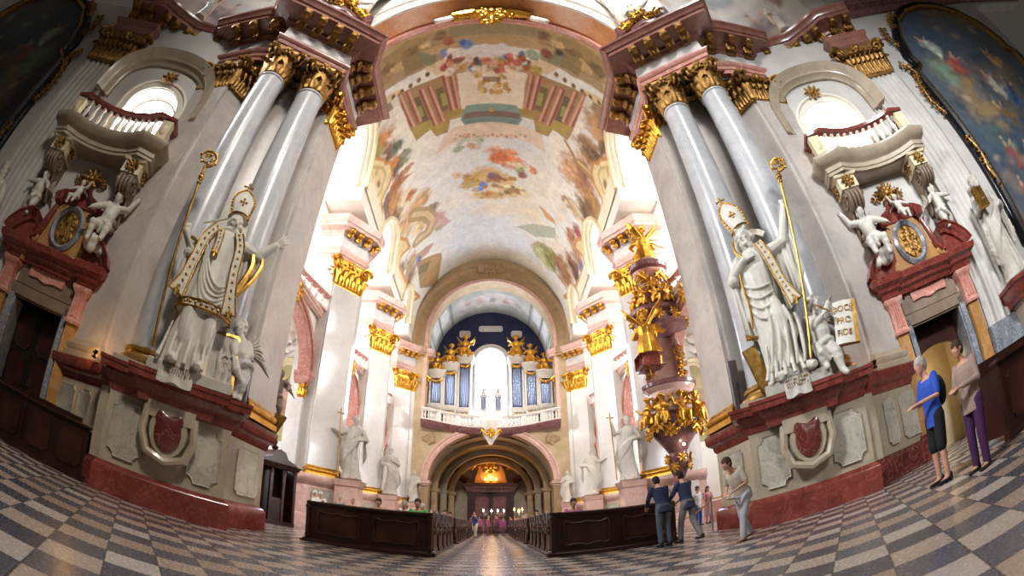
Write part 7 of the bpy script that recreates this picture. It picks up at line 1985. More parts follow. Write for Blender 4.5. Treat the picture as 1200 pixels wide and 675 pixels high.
def cherub_right():
    J = dict(head=(.74,.26,4.5),chest=(.7,.2,4.06),pelvis=(.66,.22,3.55),armL=[(.54,.24,4.16),(.56,.42,3.95),(.78,.48,4.08)],armR=[(.86,.2,4.16),(1.02,.24,4.3),(1.08,.3,4.38)],
             legL=[(.58,.26,3.46),(.56,.46,3.3),(.6,.46,3.02)],legR=[(.76,.26,3.46),(.9,.46,3.22),(.94,.5,2.82)],footR=(.08,.14,-.08))
    t = thing('cherub_statue', 'white winged child with golden quill steadying the open book, seated on the pedestal edge', 'statue', pt(RS,.66,.2,3.0))
    mb,wg = cherub(J,1.75,False,(Matrix.Rotation(radians(-24),3,'Z')).to_3x3(),5); obj('body', remesh(mb,.018,2), MATS['cherub_stone'], t, RS)
    wg = MB()
    for bx,sg in ((.6,-1),(.86,1)):
        for q in range(6):
            b = V((bx,.06,4.15)); e = b+V((sg*(.18+.04*q) if sg > 0 else sg*(.12+.02*q),-.08,(.42-.16*q))); wg.tube([b,b.lerp(e,.55)+V((sg*.04,-.03,.06)),e],[.05,.09,.02],7,flat=.45)
    obj('wing', wg, MATS['cherub_stone'], t, RS)
    m = MB(); m.tube([(.7,.5,4.42),(.85,.52,4.28),(1.02,.52,4.12)],[.015,.05,.03],7,flat=.5); obj('quill', m, MATS['gilt'], t, RS, label='gilded quill')
    m = MB(); m.cham(.5,1.0,-.1,.3,2.78,3.4,.05); obj('rock', m, MATS['statue_grey'], t, RS)
    b = thing('open_book', 'upright white stone book with golden letters and gilded page edge beside the child', 'book', pt(RS,1.2,.3,3.3))
    F = T(1.2,.36,3.32) @ RX(radians(4)) @ RY(radians(12)) @ RZ(radians(8))
    m = MB(); rows = []
    for z in (0,1.0): rows.append([(-.24+.48*k/10, .05+.05*sin(pi*k/10), z) for k in range(11)]+[(-.24+.48*k/10,.0+.02*sin(pi*k/10),z) for k in range(10,-1,-1)])
    m.rings(rows); m2 = MB(); m2.add([tuple(F @ V(p)) for p in m.v], m.f); obj('page', m2, MATS['statue'], b, RS)
    m = MB(); m.box(-.22,.34,-.1,-.0,0,1.0,F); m.box(.24,.34,-.1,.06,0,1.0,F); obj('gilt_edge', m, MATS['gilt'], b, RS)
    for w_,z in (('DOCE',.8),('PRO',.52),('FIDE',.24)):
        text_mesh(w_, .2, RS @ F @ T(0,.105,z) @ FACEU, b, MATS['gilt'])
cherub_right()
# ------------------------------------------------------------------ smaller statues
def saint(seed, h=3.2, arm='up', beard=1, hat=None):
    """a baroque saint in swirling drapery, facing +y, standing at the origin"""
    r = random.Random(seed); s = h/3.2; mb = MB(); sg = 1 if seed%2 else -1
    R_ = [(0,.0,0,.5,.4,.14,0),(.3,.02*sg,0,.42,.36,.16,.3),(.9,.1*sg,.02,.38,.33,.16,.8),(1.5,.14*sg,.03,.37,.31,.13,1.3),(1.9,.08*sg,.0,.36,.28,.1,1.7),(2.3,-.02*sg,0,.38,.26,.07,2.0),(2.52,-.06*sg,0,.36,.22,.03,2.2),(2.64,-.06*sg,0,.2,.17,0,2.2)]
    robe(mb, lerp_rings(R_,4),7,64,r.random()*6)
    R = (Matrix.Rotation(.5*sg,3,'Z') @ Matrix.Rotation(-.2,3,'X')).to_3x3()
    limb(mb,[(-.06*sg,0,2.55),(-.06*sg,.03,2.75)],[.12,.1]); head(mb,(-.05*sg,.06,2.9),.42,R,beard,.9,0,seed)
    a1 = {'up':[(.32*sg,0,2.42),(.62*sg,.08,2.3),(.72*sg,.16,2.85)],'out':[(.32*sg,0,2.42),(.6*sg,.1,2.15),(.95*sg,.2,2.3)],'chest':[(.32*sg,0,2.42),(.52*sg,.12,2.0),(.12*sg,.34,2.2)],'book':[(.32*sg,0,2.42),(.55*sg,.1,2.02),(.45*sg,.4,2.1)]}[arm]
    limb(mb,a1,[.15,.13,.08]); hand(mb,a1[2],V(a1[2])-V(a1[1]),(0,.3,1),.24,.5,.25,sg)
    a2 = [(-.4*sg,0,2.4),(-.6*sg,.1,1.95),(-.3*sg,.34,1.9)]; limb(mb,a2,[.15,.14,.08]); hand(mb,a2[2],(sg,.2,.1),(0,1,.3),.24,.6,.2,-sg)
    for k in range(6):
        q = k/5; mb.tube(curve([(-.42*sg+.2*q*sg,.18+.1*q,2.1-.2*q),(.05*sg,.36,1.75-.3*q),(.4*sg,.2,1.4-.5*q),(.46*sg,.0,.8-.4*q)],5),[.05]+[.075]*14+[.03],7)
    cloth(mb,[(.3*sg,-.1,2.3),(.5*sg,0,2.0)],[(.55*sg,-.1,.5),(.72*sg,.05,.9)],.1,3,.08)
    cloth(mb,[(-.45*sg,-.05,2.2),(-.6*sg,.1,1.9)],[(-.5*sg,-.1,.7),(-.68*sg,.08,1.1)],.1,3,.07)
    for x in (-.16,.18): mb.tube([(x,.2,.08),(x+.03,.42,.07)],[.1,.07],8)
    mb.ell((0,0,.0),(.55,.45,.12),14,6)
    mb.v = [tuple(c*s for c in p) for p in mb.v]
    return mb
def put_saint(M, loc, rz, lab, seed, h, arm, mat='statue', vox=.03, extra=None, plinth=.0, beard=1, group=None):
    F = M @ T(*loc) @ RZ(rz)
    t = thing('saint_statue', lab, 'statue', F @ V((0,0,0)), group)
    obj('body', remesh(saint(seed,h,arm,beard),vox,1), MATS[mat], t, F @ T(0,0,plinth+.1))
    if plinth:
        b = MB(); b.lathe([(.5,0),(.52,.06),(.44,.1),(.4,plinth*.7),(.46,plinth*.85),(.5,plinth)],14); obj('base', b, MATS['dado'], t, F)
    if extra == 'book':
        b = MB(); sg = 1 if seed%2 else -1; k = h/3.2; b.box((.45*sg-.2)*k,(.45*sg+.2)*k,.42*k,.56*k,2.0*k,2.6*k); obj('book', b, MATS['gilt'], t, F @ T(0,0,plinth), label='gilded book')
    if extra == 'staff':
        b = MB(); sg = 1 if seed%2 else -1; k = h/3.2; b.tube([(.62*sg*k,.26*k,.1*k),(.76*sg*k,.2*k,3.5*k)],.03*k,7); b.tube([(.55*sg*k,.2*k,3.2*k),(.93*sg*k,.2*k,3.25*k)],.025*k,6); obj('staff', b, MATS['gilt'], t, F @ T(0,0,plinth), label='gilded cross staff')
    if extra == 'trim':
        b = MB(); k = h/3.2; b.tube([((.4*cos(a))*k,(.32*sin(a)+.02)*k,1.95*k+.04*sin(3*a)) for a in np.linspace(0,2*pi,24)],.03*k,6); b.tube([((.42*cos(a))*k,(.36*sin(a)+.02)*k,.95*k+.06*sin(3*a)) for a in np.linspace(.2,pi-.2,16)],.03*k,6); obj('gilt_trim', b, MATS['gilt'], t, F @ T(0,0,plinth))
    return t
NS = [(-1,20.5,0,'out','staff'),(-1,29.15,1,'chest',None),(-1,37.1,2,'book',None),(1,20.5,3,'up','staff'),(1,29.15,4,'out',None),(1,37.1,5,'chest',None)]
for sx,yc,sd_,arm,ex in NS:
    M = ID if sx > 0 else MIRN
    x,y,z,h = (6.55,yc+.45,2.62,3.25) if yc < 36 else (6.25,yc+.5,2.62,2.75)
    rz = atan2(-y+2,-x)  # turn towards the crossing
    nm = ORD[[20.5,29.15,37.1].index(yc)]
    b = MB(); b.prism([(x-.5,y-.5),(x+.6,y-.6),(x+.6,y+.7),(x-.5,y+.4)],0,2.6); b.sweep([(-.1,2.25),(.06,2.3),(.1,2.45),(.16,2.6),(-.1,2.61)],[(x+.6,y+.7),(x-.5,y+.4),(x-.5,y-.5),(x+.6,y-.6)][::-1],side=-1)
    tb = obj('saint_pedestal', b, MATS['rose_pale'], None, M); tag(tb, 'rose marble pedestal carrying the saint before the %s nave pillar, %s' % (nm, 'pulpit side' if sx > 0 else 'confessional side'), 'pedestal')
    put_saint(M,(x,y,z),rz-pi/2,'gesturing stone saint before the %s nave pillar from the crossing, %s' % (nm,'pulpit side' if sx > 0 else 'confessional side'),10+sd_,h,arm,'statue_grey' if sx < 0 else 'statue',.03 if yc < 25 else .045,ex)
# apostles beside the portals
def apostle(M, side):
    W = M @ WALL
    t0 = thing('wall_bracket', 'red marble bracket carrying the apostle statue beside the %s portal' % ('dark' if side == 'left' else 'open'), 'bracket', pt(W,4.9,.5,1.6))
    b = MB(); b.sweep([(-.1,2.7),(.04,2.7),(.1,2.85),(.22,2.95),(.26,3.15),(.34,3.2),(.34,3.3),(-.1,3.32)],[(5.5,.0),(5.5,1.0),(4.3,1.0),(4.3,.0)]); b.box(4.3,5.5,-.0,1.0,2.7,3.3); obj('cornice', b, MATS['red'], t0, W)
    b = MB(); b.rings([[(4.9+x*k,y*k2,z) for x,y in ((-.5,0),(.5,0),(.5,.95),(-.5,.95))] for k,k2,z in ((.35,.3,1.5),(.6,.6,1.9),(.75,.7,2.3),(1,1,2.72))]); obj('corbel', b, MATS['dado'], t0, W)
    put_saint(W @ SCL(-1,1,1) if False else W,(4.9,.66,3.32),radians(0),('shadowed' if side == 'left' else 'pinkish')+' stone apostle holding a book beside the fluted pilaster, %s transept' % ('dark' if side == 'left' else 'bright'),21 if side == 'left' else 20,3.75,'book','statue_grey',.03,'book')
apostle(ID,'right'); apostle(MIRC,'left')
# putti on the portal pediments
def putti(M, side):
    W = M @ WALL; wh = 'dark portal' if side == 'left' else 'portal behind the blue-shirted man'
    J = dict(head=(0,.1,1.18),chest=(0,0,.85),pelvis=(.04,0,.45),armL=[(-.15,.02,.95),(-.38,.1,1.0),(-.5,.16,1.3)],armR=[(.15,.02,.93),(.34,.14,.75),(.5,.2,.6)],legL=[(-.06,.04,.4),(-.12,.36,.3),(-.1,.4,-.05)],legR=[(.14,.04,.38),(.26,.34,.22),(.24,.3,-.15)])
    J2 = dict(head=(0,.06,1.3),chest=(0,0,.98),pelvis=(-.02,0,.58),armL=[(-.15,.02,1.08),(-.36,.08,.98),(-.5,.18,.85)],armR=[(.15,.02,1.08),(.34,.1,1.0),(.52,.16,.95)],legL=[(-.1,0,.5),(-.12,.08,.22),(-.12,.02,.0)],legR=[(.08,0,.5),(.12,.12,.22),(.14,.04,.0)])
    for k,(j,x,u,z,sc,rz,lab) in enumerate(((J,-.15,.45,5.87,1.25,.3,'large winged child perched on the outer pediment half of the %s'),(J2,3.0,.45,5.92,1.05,-.2,'winged child standing on the inner pediment half of the %s'),(J,1.3,.55,6.65,.62,0,'small winged child at the top of the medallion, %s'))):
        mb,wg = cherub(j,1.3,True,None,k+(3 if side == 'left' else 0)); F = W @ T(x,u,z) @ SCL(sc,sc,sc) @ RZ(rz)
        t = thing('putto_statue', lab % wh, 'statue', F @ V((0,0,0)))
        obj('body', remesh(mb,.024,1), MATS['cherub_stone'], t, F); obj('wing', wg, MATS['cherub_stone'], t, F)
        if k == 0:
            b = MB(); r = random.Random(4)
            for q in range(10): b.ell((-.3+.6*r.random(),-.05+.2*r.random(),.05+.3*r.random()),(.16,.12,.14),8,6)
            obj('cloud', remesh(b,.04,1), MATS['cherub_stone'], t, F @ T(0,0,-.3))
putti(ID,'right'); putti(MIRC,'left')
# figures on the crossing cornice
def cornice_figures(M, side):
    P = M @ PIER; lab = 'beardless bishop' if side == 'left' else 'bearded bishop'
    t = thing('crowning_cartouche', 'curved marble crest with gilded shellwork on the cornice above the '+lab, 'ornament', pt(P,.3,.3,17.15))
    b = MB(); b.sweep([(-.3,17.12),(.1,17.12),(.16,17.3),(.1,17.5),(.2,17.75),(.26,17.95),(-.3,18.0)],[(1.5,-.4),(1.3,.5),(.3,.75),(-.7,.5),(-.9,-.4)]); b.prism([(1.5,-.4),(1.3,.5),(.3,.75),(-.7,.5),(-.9,-.4)],17.12,17.95); obj('crest', b, MATS['mauve'], t, P)
    g = rocaille([(1.2,17.4),(.8,17.75),(.3,17.6),(-.2,17.75),(-.6,17.4)],.5,3); g.merge(rosette(.4),T(.3,.2,17.8)); obj('gilt_shellwork', g, MATS['gold'], t, P @ T(0,.75,0))
    put_saint(P,(.3,.05,18.0),0,'white stone figure seated high on the cornice crest above the '+lab,31 if side == 'left' else 32,2.6,'out','statue',.04)
    W = M @ T(11.2,6.9,17.2) @ RZ(pi if side == 'right' else pi)
    put_saint(M,(12.9,6.1,17.15),pi,'white stone figure on the cornice next to the oculus, %s transept' % ('dark' if side == 'left' else 'bright'),33 if side == 'left' else 36,2.2,'up','statue',.04)
cornice_figures(ID,'right'); cornice_figures(MIRC,'left')
# dark putto on a bracket behind the crossing pier
def bracket_putto():
    F = MIRN @ T(6.55,12.35,3.6) @ RZ(radians(150))
    J2 = dict(head=(0,.06,1.3),chest=(0,0,.98),pelvis=(-.02,0,.58),armL=[(-.15,.02,1.08),(-.36,.08,1.1),(-.55,.18,1.2)],armR=[(.15,.02,1.08),(.34,.1,1.0),(.3,.26,.85)],legL=[(-.1,0,.5),(-.12,.12,.22),(-.12,-.06,.0)],legR=[(.08,0,.5),(.12,.12,.22),(.14,.04,.0)])
    t = thing('putto_statue','dark stone winged child striding on a bracket in front of the pale chapel niche','statue',F @ V((0,0,0)))
    mb,wg = cherub(J2,1.25,True,None,9); obj('body', remesh(mb,.025,1), MATS['brownstone'], t, F); obj('wing', wg, MATS['brownstone'], t, F)
    b = MB(); b.lathe([(.05,-.9),(.16,-.6),(.3,-.3),(.4,-.08),(.42,-.02)],14); b.tube([(0,0,-.5),(-.2,-.5,-.45)],[.12,.12],8); obj('bracket', b, MATS['gilt'], t, F)
bracket_putto()

# ------------------------------------------------------------------ pulpit
def pulpit():
    c = V((8.05,18.45,0)); F = T(*c)
    t = thing('pulpit','mauve marble pulpit covered in gilded angels with a tiered canopy, on the first nave pillar','pulpit',(c.x,c.y,2.2))
    b = MB(); b.lathe([(.06,2.1),(.25,2.3),(.45,2.7),(.5,3.1),(.42,3.4),(.6,3.7),(1.0,4.2),(1.25,4.6),(1.3,4.9),(1.1,5.1)],32,sx=1,sy=.8); obj('bowl', b, MATS['mauve'], t, F)
    b = MB(); b.lathe([(1.1,5.1),(1.3,5.2),(1.32,5.35),(1.1,5.45),(1.02,5.6),(1.0,6.2),(1.1,6.28),(1.22,6.4),(1.24,6.55),(1.05,6.6)],32,sx=1,sy=.8); obj('parapet', b, MATS['rose_pale'], t, F)
    b = MB(); b.lathe([(1.12,6.38),(1.3,6.45),(1.34,6.6),(1.2,6.68),(1.0,6.7)],32,sx=1,sy=.8); obj('rim', b, MATS['mauve'], t, F)
    r = random.Random(6)
    for k in range(5):
        a = -pi*.95+pi*.9*k/4; x,y = 1.25*cos(a),1.0*sin(a)
        g = gilt_figure(1.3,k+20); obj('gilt_figure', remesh(g,.035,1), MATS['gold'], t, F @ T(x,y,4.75) @ RZ(a-pi/2+pi))
    for k in range(7):
        a = -pi*.98+pi*.96*k/6; g = rosette(.34); g.merge(rocaille([(-.3,-.2),(0,.1),(.3,-.1)],.3,k)); obj('gilt_scroll', g, MATS['gold'], t, F @ T(1.22*cos(a),.98*sin(a),4.35+.3*(k%2)) @ RZ(a-pi/2))
    for k in range(5):
        a = -pi*.95+pi*.9*k/4; g = rosette(.24); obj('gilt_scroll', g, MATS['gold'], t, F @ T(.52*cos(a),.42*sin(a),3.15-.4*(k%2)) @ RZ(a-pi/2))
    b = MB(); b.box(-.75,.75,.5,.9,5.0,9.4); obj('back_panel', b, MATS['rose_pale'], t, F)
    for s in (-1,1):
        b = MB(); b.tube([(s*.8,.35,6.5),(s*.95,.3,7.0),(s*.75,.35,7.8),(s*.9,.3,8.6),(s*.8,.3,9.2)],[.14,.18,.13,.16,.12],8); obj('side_scroll', b, MATS['rose_pale'], t, F)
        g = rocaille([(s*.8,7.0),(s*.9,7.8),(s*.8,8.6)],.4,3+s); obj('gilt_scroll', g, MATS['gold'], t, F @ T(0,.2,0) @ SCL(1,-1,1))
    # canopy
    b = MB(); b.lathe([(.9,9.2),(1.35,9.3),(1.45,9.55),(1.3,9.75),(1.2,9.95),(1.4,10.1),(1.42,10.3),(1.0,10.4)],32,sx=1,sy=.8); obj('canopy', b, MATS['mauve'], t, F)
    b = MB(); b.lathe([(1.0,10.4),(.8,10.9),(.7,11.6),(.75,12.1),(.9,12.3),(.95,12.5),(.6,12.6)],24,sx=1,sy=.8); obj('canopy_upper', b, MATS['rose'], t, F)
    b = MB(); b.lathe([(.75,12.6),(1.0,12.7),(1.05,12.95),(.7,13.05),(.5,13.4)],24,sx=1,sy=.8); obj('canopy_cornice', b, MATS['mauve'], t, F)
    for k in range(6):
        a = -pi*.98+pi*.96*k/5; g = gilt_figure(1.0,k+30); obj('gilt_figure', remesh(g,.035,1), MATS['gold'], t, F @ T(1.05*cos(a),.85*sin(a),10.5) @ RZ(a+pi/2))
        g = rosette(.3); obj('gilt_scroll', g, MATS['gold'], t, F @ T(1.42*cos(a),1.12*sin(a),9.75) @ RZ(a-pi/2))
    for k in range(6):
        a = -pi+pi*k/5; g = rosette(.34); g.merge(rocaille([(-.35,-.3),(0,.15),(.35,-.2)],.34,k)); obj('gilt_scroll', g, MATS['gold'], t, F @ T(.8*cos(a),.65*sin(a),11.6+.5*(k%2)) @ RZ(a-pi/2))
    g = gilt_figure(2.2,41); obj('gilt_figure', remesh(g,.045,1), MATS['gold'], t, F @ T(0,0,13.3) @ RZ(pi))
    g = MB()
    for k in range(14):
        a = 2*pi*k/14; g.tube([(0,-.1,14.6),(1.3*cos(a)*(.7+.3*(k%2)),-.15,14.6+1.3*sin(a)*(.7+.3*(k%2)))],[.07,.015],6)
    obj('gilt_rays', g, MATS['gold'], t, F)
    # large angel at the nave edge of the canopy
    g = gilt_figure(2.3,44); obj('gilt_angel', remesh(g,.045,1), MATS['gold'], t, F @ T(-1.0,-.6,7.9) @ RZ(radians(150)))
    b = MB(); b.sweep([(-.2,7.3),(.05,7.3),(.1,7.5),(.2,7.6),(.22,7.85),(-.2,7.88)],[(-.6,-.1),(-.6,-.8),(-1.4,-.8),(-1.4,-.1)]); b.box(-1.4,-.6,-.8,.3,7.3,7.85); obj('angel_bracket', b, MATS['red'], t, F)
    b = MB(); b.ell((0,0,0),.06,8,6); obj('lamp_bulb', b, MATS['lamp_white'], t, F @ T(.0,-.75,3.65))
pulpit()

# ------------------------------------------------------------------ pews
def pew(M, lab, front=False, group='oak pews in the nave'):
    t = thing('church_pew', lab, 'pew', M @ V((1.55,0,0)), group)
    b = MB(); b.box(.06,3.06,.62,.68,.1,1.0); b.cham(.0,3.12,.58,.74,1.0,1.07,.02); obj('backrest', b, MATS['darkwood'], t, M)
    b = MB(); b.box(.06,3.06,.2,.64,.42,.47); obj('seat', b, MATS['darkwood'], t, M)
    for x in (0,3.06):
        e = MB(); o = [(.0,.06),(.78,.06),(.78,.3),(.72,.42),(.7,.6),(.78,.78),(.82,.92),(.78,1.02),(.68,1.08),(.56,1.04),(.5,.92),(.42,.76),(.22,.66),(.06,.6),(.0,.5)]
        n = len(o); e.add([(x,y,z) for y,z in o]+[(x+.07,y,z) for y,z in o],[tuple(range(n-1,-1,-1)),tuple(range(n,2*n))]+[(i,(i+1)%n,(i+1)%n+n,i+n) for i in range(n)])
        s = -1 if x == 0 else 1; xx = x if x == 0 else x+.07
        e.tube([(xx,y,z) for y,z in o[5:13]],.035,7); spiral(e,(xx+s*.02,.68,.98),(0,1,0),(0,0,1),.09,1.5,.025); spiral(e,(xx+s*.02,.12,.52),(0,1,0),(0,0,1),.08,1.5,.02); e.box(x-.02,x+.09,-.06,.84,0,.1)
        obj('end_panel', e, MATS['darkwood_carved'], t, M)
    return t
def pew_front(M, lab):
    t = thing('pew_screen', lab, 'pew screen', M @ V((1.55,0,0)))
    b = MB(); b.box(0,3.14,-.02,.05,.1,1.02); b.cham(-.04,3.18,-.07,.14,1.02,1.09,.02); b.sweep([(0,0),(.06,0),(.06,.08),(.02,.13),(0,.14),(-.1,.14),(-.1,0)],[(3.18,.1),(3.18,-.04),(-.04,-.04),(-.04,.1)],side=-1); b.box(-.06,3.2,-.08,.1,0,.09); obj('board', b, MATS['darkwood'], t, M)
    for x0,x1 in ((.3,1.38),(1.76,2.84)):
        p = MB(); pts = []
        w = x1-x0
        top = [(x0+.02,.86),(x0+.1,.84),(x0+w*.2,.8),(x0+w*.35,.81),(x0+w*.5,.84),(x0+w*.65,.81),(x0+w*.8,.8),(x1-.1,.84),(x1-.02,.86)]
        bot = [(x1-.0,.3),(x1-.1,.26),(x0+w*.8,.3),(x0+w*.65,.29),(x0+w*.5,.25),(x0+w*.35,.29),(x0+w*.2,.3),(x0+.1,.26),(x0,.3)]
        loop = top+[(x1+.02,.7),(x1-.03,.55),(x1+.02,.42)]+bot+[(x0-.02,.42),(x0+.03,.55),(x0-.02,.7)]
        p.tube([(x,-.04,z) for x,z in loop+[loop[0]]],.028,7); p.slab([(x0+.5*w+(x-x0-.5*w)*.9,.56+(z-.56)*.85) for x,z in loop][::-1],-.035,0)
        obj('carved_panel', p, MATS['darkwood_carved'], t, M)
    for x in (-.02,3.08):
        p = MB(); p.box(x,x+.08,-.1,.0,.1,1.03); spiral(p,(x+.04,-.1,.93),(1,0,0),(0,0,1),.07,1.4,.02); spiral(p,(x+.04,-.1,.18),(1,0,0),(0,0,1),.06,1.4,.02); obj('scroll_post', p, MATS['darkwood_carved'], t, M)
PS1 = "on the beardless bishop's side of the aisle"; PS2 = 'with a man leaning against its end'
ROWS = [11.1+1.25*k for k in range(5)]+[18.7+1.3*k for k in range(6)]+[27.6+1.3*k for k in range(5)]
for sx,nm in ((-1,'confessional'),(1,'pulpit')):
    F0 = (T(-4.45,10.85,0) @ RZ(radians(-5.5))) if sx < 0 else (T(1.36,10.52,0) @ RZ(radians(7)))
    pew_front(F0, 'dark carved pew front with two scroll-framed panels %s' % (PS1 if sx < 0 else PS2))
    for i,y in enumerate(ROWS):
        blk = 'front block' if i < 5 else ('middle block' if i < 11 else 'rear block')
        M = (T(-4.5,y+.15,.062) if sx < 0 else T(1.42,y+.15,.062))
        pew(M, 'dark wooden pew with scrolled ends, row %s, %s, %s side of the aisle' % (['one','two','three','four','five','six'][i if i < 5 else (i-5 if i < 11 else i-11)], blk, nm))
    for (ya,yb) in ((10.6,16.95),(18.55,26.2),(27.5,33.9)):
        b = MB(); xa,xb = (-4.62,-1.28) if sx < 0 else (1.3,4.62)
        b.box(xa,xb,ya+.15,yb,0,.06); tag(obj('pew_platform', b, MATS['darkwood']), 'low dark wooden platform under the %s block of pews, %s side' % ('front' if ya < 11 else ('middle' if ya < 20 else 'rear'), nm), 'platform')
# stalls in the transepts
def stall(M, lab, w, d, h):
    t = thing('choir_stall', lab, 'stall', M @ V((w/2,0,0)))
    b = MB(); b.box(0,w,0,.08,.1,h-.06); b.cham(-.05,w+.05,-.08,.22,h-.06,h,.02); b.box(-.06,w+.06,-.1,.14,0,.12); obj('front', b, MATS['darkwood'], t, M)
    n = max(1,round(w/.9))
    for k in range(n):
        x0 = w*k/n+.12; x1 = w*(k+1)/n-.12; o = notch(x0,x1,.25,h-.25,.08); p = MB(); p.rings([[(x,-.04,z) for x,z in o],[(x,.01,z) for x,z in o]]); obj('panel', p, MATS['darkwood_carved'], t, M)
    for x in (0,w-.08):
        b = MB(); b.box(x,x+.08,.06,d,.1,h*.92); obj('side', b, MATS['darkwood'], t, M)
    b = MB(); b.box(.08,w-.08,.5,d-.05,.45,.5); b.box(.08,w-.08,d-.1,d,.1,h+.15); obj('bench', b, MATS['darkwood'], t, M)
stall(frame((-8.0,6.5,0),(-.93,-.78*.47),(-.37,.93)) if False else T(-8.05,6.45,0) @ RZ(radians(180+40)) @ SCL(1,-1,1), 'dark wooden stall between the dark portal and the beardless bishop\'s pedestal', 1.7, 1.0, 1.22)
stall(T(-9.35,5.28,0) @ RZ(radians(180+12)) @ SCL(1,-1,1), 'long dark wooden stall running along the dark transept wall', 3.0, 1.1, 1.22)
stall(T(7.15,3.0,0) @ RZ(radians(-28)), 'dark wooden bench front beside the woman in purple trousers', 2.2, .9, 1.25)
# confessional in the chapel
def confessional():
    F = T(-8.55,16.6,0) @ RZ(radians(60))
    t = thing('confessional','dark carved wooden confessional with curved roof standing by the bright chapel wall','confessional',F @ V((0,0,0)))
    b = MB(); b.box(-.9,.9,-.55,.5,0,.16); obj('step', b, MATS['darkwood'], t, F)
    for x in (-.85,-.3,.3,.85):
        b = MB(); b.box(x-.06,x+.06,-.5,-.38,.16,2.3); b.lathe([(.09,2.1),(.07,2.2),(.1,2.3)],8,c=(x,-.44)); obj('post', b, MATS['darkwood_carved'], t, F)
    b = MB(); b.box(-.85,.85,.4,.46,.16,2.4); b.box(-.85,-.8,-.4,.4,.16,2.4); b.box(.8,.85,-.4,.4,.16,2.4); obj('back', b, MATS['darkwood'], t, F)
    b = MB(); b.box(-.28,.28,-.46,-.42,.16,1.1); obj('half_door', b, MATS['darkwood_carved'], t, F)
    b = MB(); b.sweep([(-.1,2.3),(.04,2.32),(.1,2.45),(.16,2.5),(-.1,2.55)],[(.9,.45),(.9,-.5),(-.9,-.5),(-.9,.45)],side=-1); b.slab([(-.95,2.5),(.95,2.5),(.8,2.62),(.4,2.75),(.25,3.0),(0,3.1),(-.25,3.0),(-.4,2.75),(-.8,2.62)],-.5,.4); obj('roof', b, MATS['darkwood_carved'], t, F)
    b = MB(); b.lathe([(.1,3.1),(.16,3.2),(.06,3.3),(.1,3.42),(.02,3.6)],10); obj('finial', b, MATS['darkwood_carved'], t, F)
confessional()
# loudspeaker columns beside the pilasters
for M,lab in ((MIRC,'beardless'),(ID,'bearded')):
    F = M @ T(6.02,9.55,2.77) @ RZ(radians(-20)); t = thing('column_loudspeaker','tall slim brown loudspeaker beside the marble column near the %s bishop' % lab,'loudspeaker',F @ V((0,0,0)))
    b = MB(); b.cham(-.11,.11,-.1,.1,.05,1.5,.01); obj('case', b, MATS['loudspk'] if 'loudspk' in MATS else plain('loudspk','#5a4a46',.5), t, F)
    b = MB(); b.tube([(.0,-.1,.25),(.0,-.22,.25),(.0,-.22,.85),(.0,-.1,.85)],.018,6); b.box(-.12,.12,-.12,.12,0,.05); obj('bracket', b, MATS['iron'], t, F)
# lamps glowing at the column feet
for M,lab,x in ((MIRC,'dark side door',9.0),(ID,'bright side door',8.78)):
    F = M @ T(x,7.12,2.77); t = thing('uplight','small glowing floor lamp on the ledge by the pilaster near the '+lab,'lamp',F @ V((0,0,0)))
    b = MB(); b.lathe([(.06,0),(.07,.03),(.03,.05),(.03,.09),(.07,.12),(.08,.18)],10); obj('body', b, MATS['iron'], t, F); b = MB(); b.lathe([(.0,.17),(.07,.18)],10); obj('lens', b, MATS['candle'], t, F)
# candle lamps
def stand_lamp(x,y,h,lab,mat,grp,pole=True):
    t = thing('candle_stand', lab, 'lamp', (x,y,0), grp)
    b = MB(); b.lathe([(.16,0),(.16,.04),(.05,.08),(.02,.12),(.02,h-.12),(.06,h-.08),(.07,h-.04)],10); obj('stand', b, MATS['brass'], t, T(x,y,0))
    b = MB(); b.lathe([(.03,h-.05),(.03,h+.12)],8); obj('candle', b, MATS['stucco_white'], t, T(x,y,0)); b = MB(); b.lathe([(.0,h+.12),(.05,h+.18),(.06,h+.24),(.0,h+.38)],8); obj('flame', b, MATS[mat], t, T(x,y,0))
for k,x in enumerate((-.62,.08,.62,1.15)):
    stand_lamp(x,41.0,2.05,'bright white lamp on a slim brass stand before the vestibule door, %s from confessional side' % ('first','second','third','fourth')[k],'lamp_white','row of lamps before the vestibule')
for k,(x,y,h) in enumerate(((1.62,26.9,1.5),(1.75,34.6,1.9),(2.35,34.8,1.9))):
    stand_lamp(x,y,h,'warm orange lamp at the end of the %s' % ('middle pews on the pulpit side','rear pews beside the aisle','rear pews further from the aisle'),'candle',None) if False else stand_lamp(x,y,h,'warm orange lamp by the %s, pulpit side' % ('gap behind the middle pews','rear pews next to the aisle','rear pews away from the aisle')[k],'candle',None)
# rope barrier
posts = [(5.75,11.2),(6.9,14.6),(5.6,12.9)]
for k,(x,y) in enumerate(((5.72,11.15),(5.2,14.3))):
    t = thing('barrier_post','slim steel barrier post holding the yellow rope %s' % ('next to the bearded bishop\'s pedestal','beside the pews'[0:15])[k],'post',(x,y,0))
    b = MB(); b.lathe([(.15,0),(.15,.02),(.03,.04),(.022,.06),(.022,.95),(.035,.96),(.035,1.0),(.0,1.02)],12); obj('pole', b, MATS['steel'], t, T(x,y,0))
b = MB(); pts = [V((5.72,11.15,.96)).lerp(V((5.2,14.3,.96)),q)-V((0,0,.45*(1-(2*q-1)**2))) for q in np.linspace(0.02,.98,20)]; b.tube(pts,.022,7)
tag(obj('barrier_rope', b, MATS['rope']),'yellow rope sagging between two steel posts by the pulpit','rope')
b = MB(); pts = [V((5.72,11.15,.96)).lerp(V((6.2,11.0,1.05)),q)-V((0,0,.05*(1-(2*q-1)**2))) for q in np.linspace(0.05,1,8)]; b.tube(pts,.02,7)
tag(obj('barrier_rope', b, MATS['rope']),'short yellow rope tying a steel post to the marble pedestal','rope')
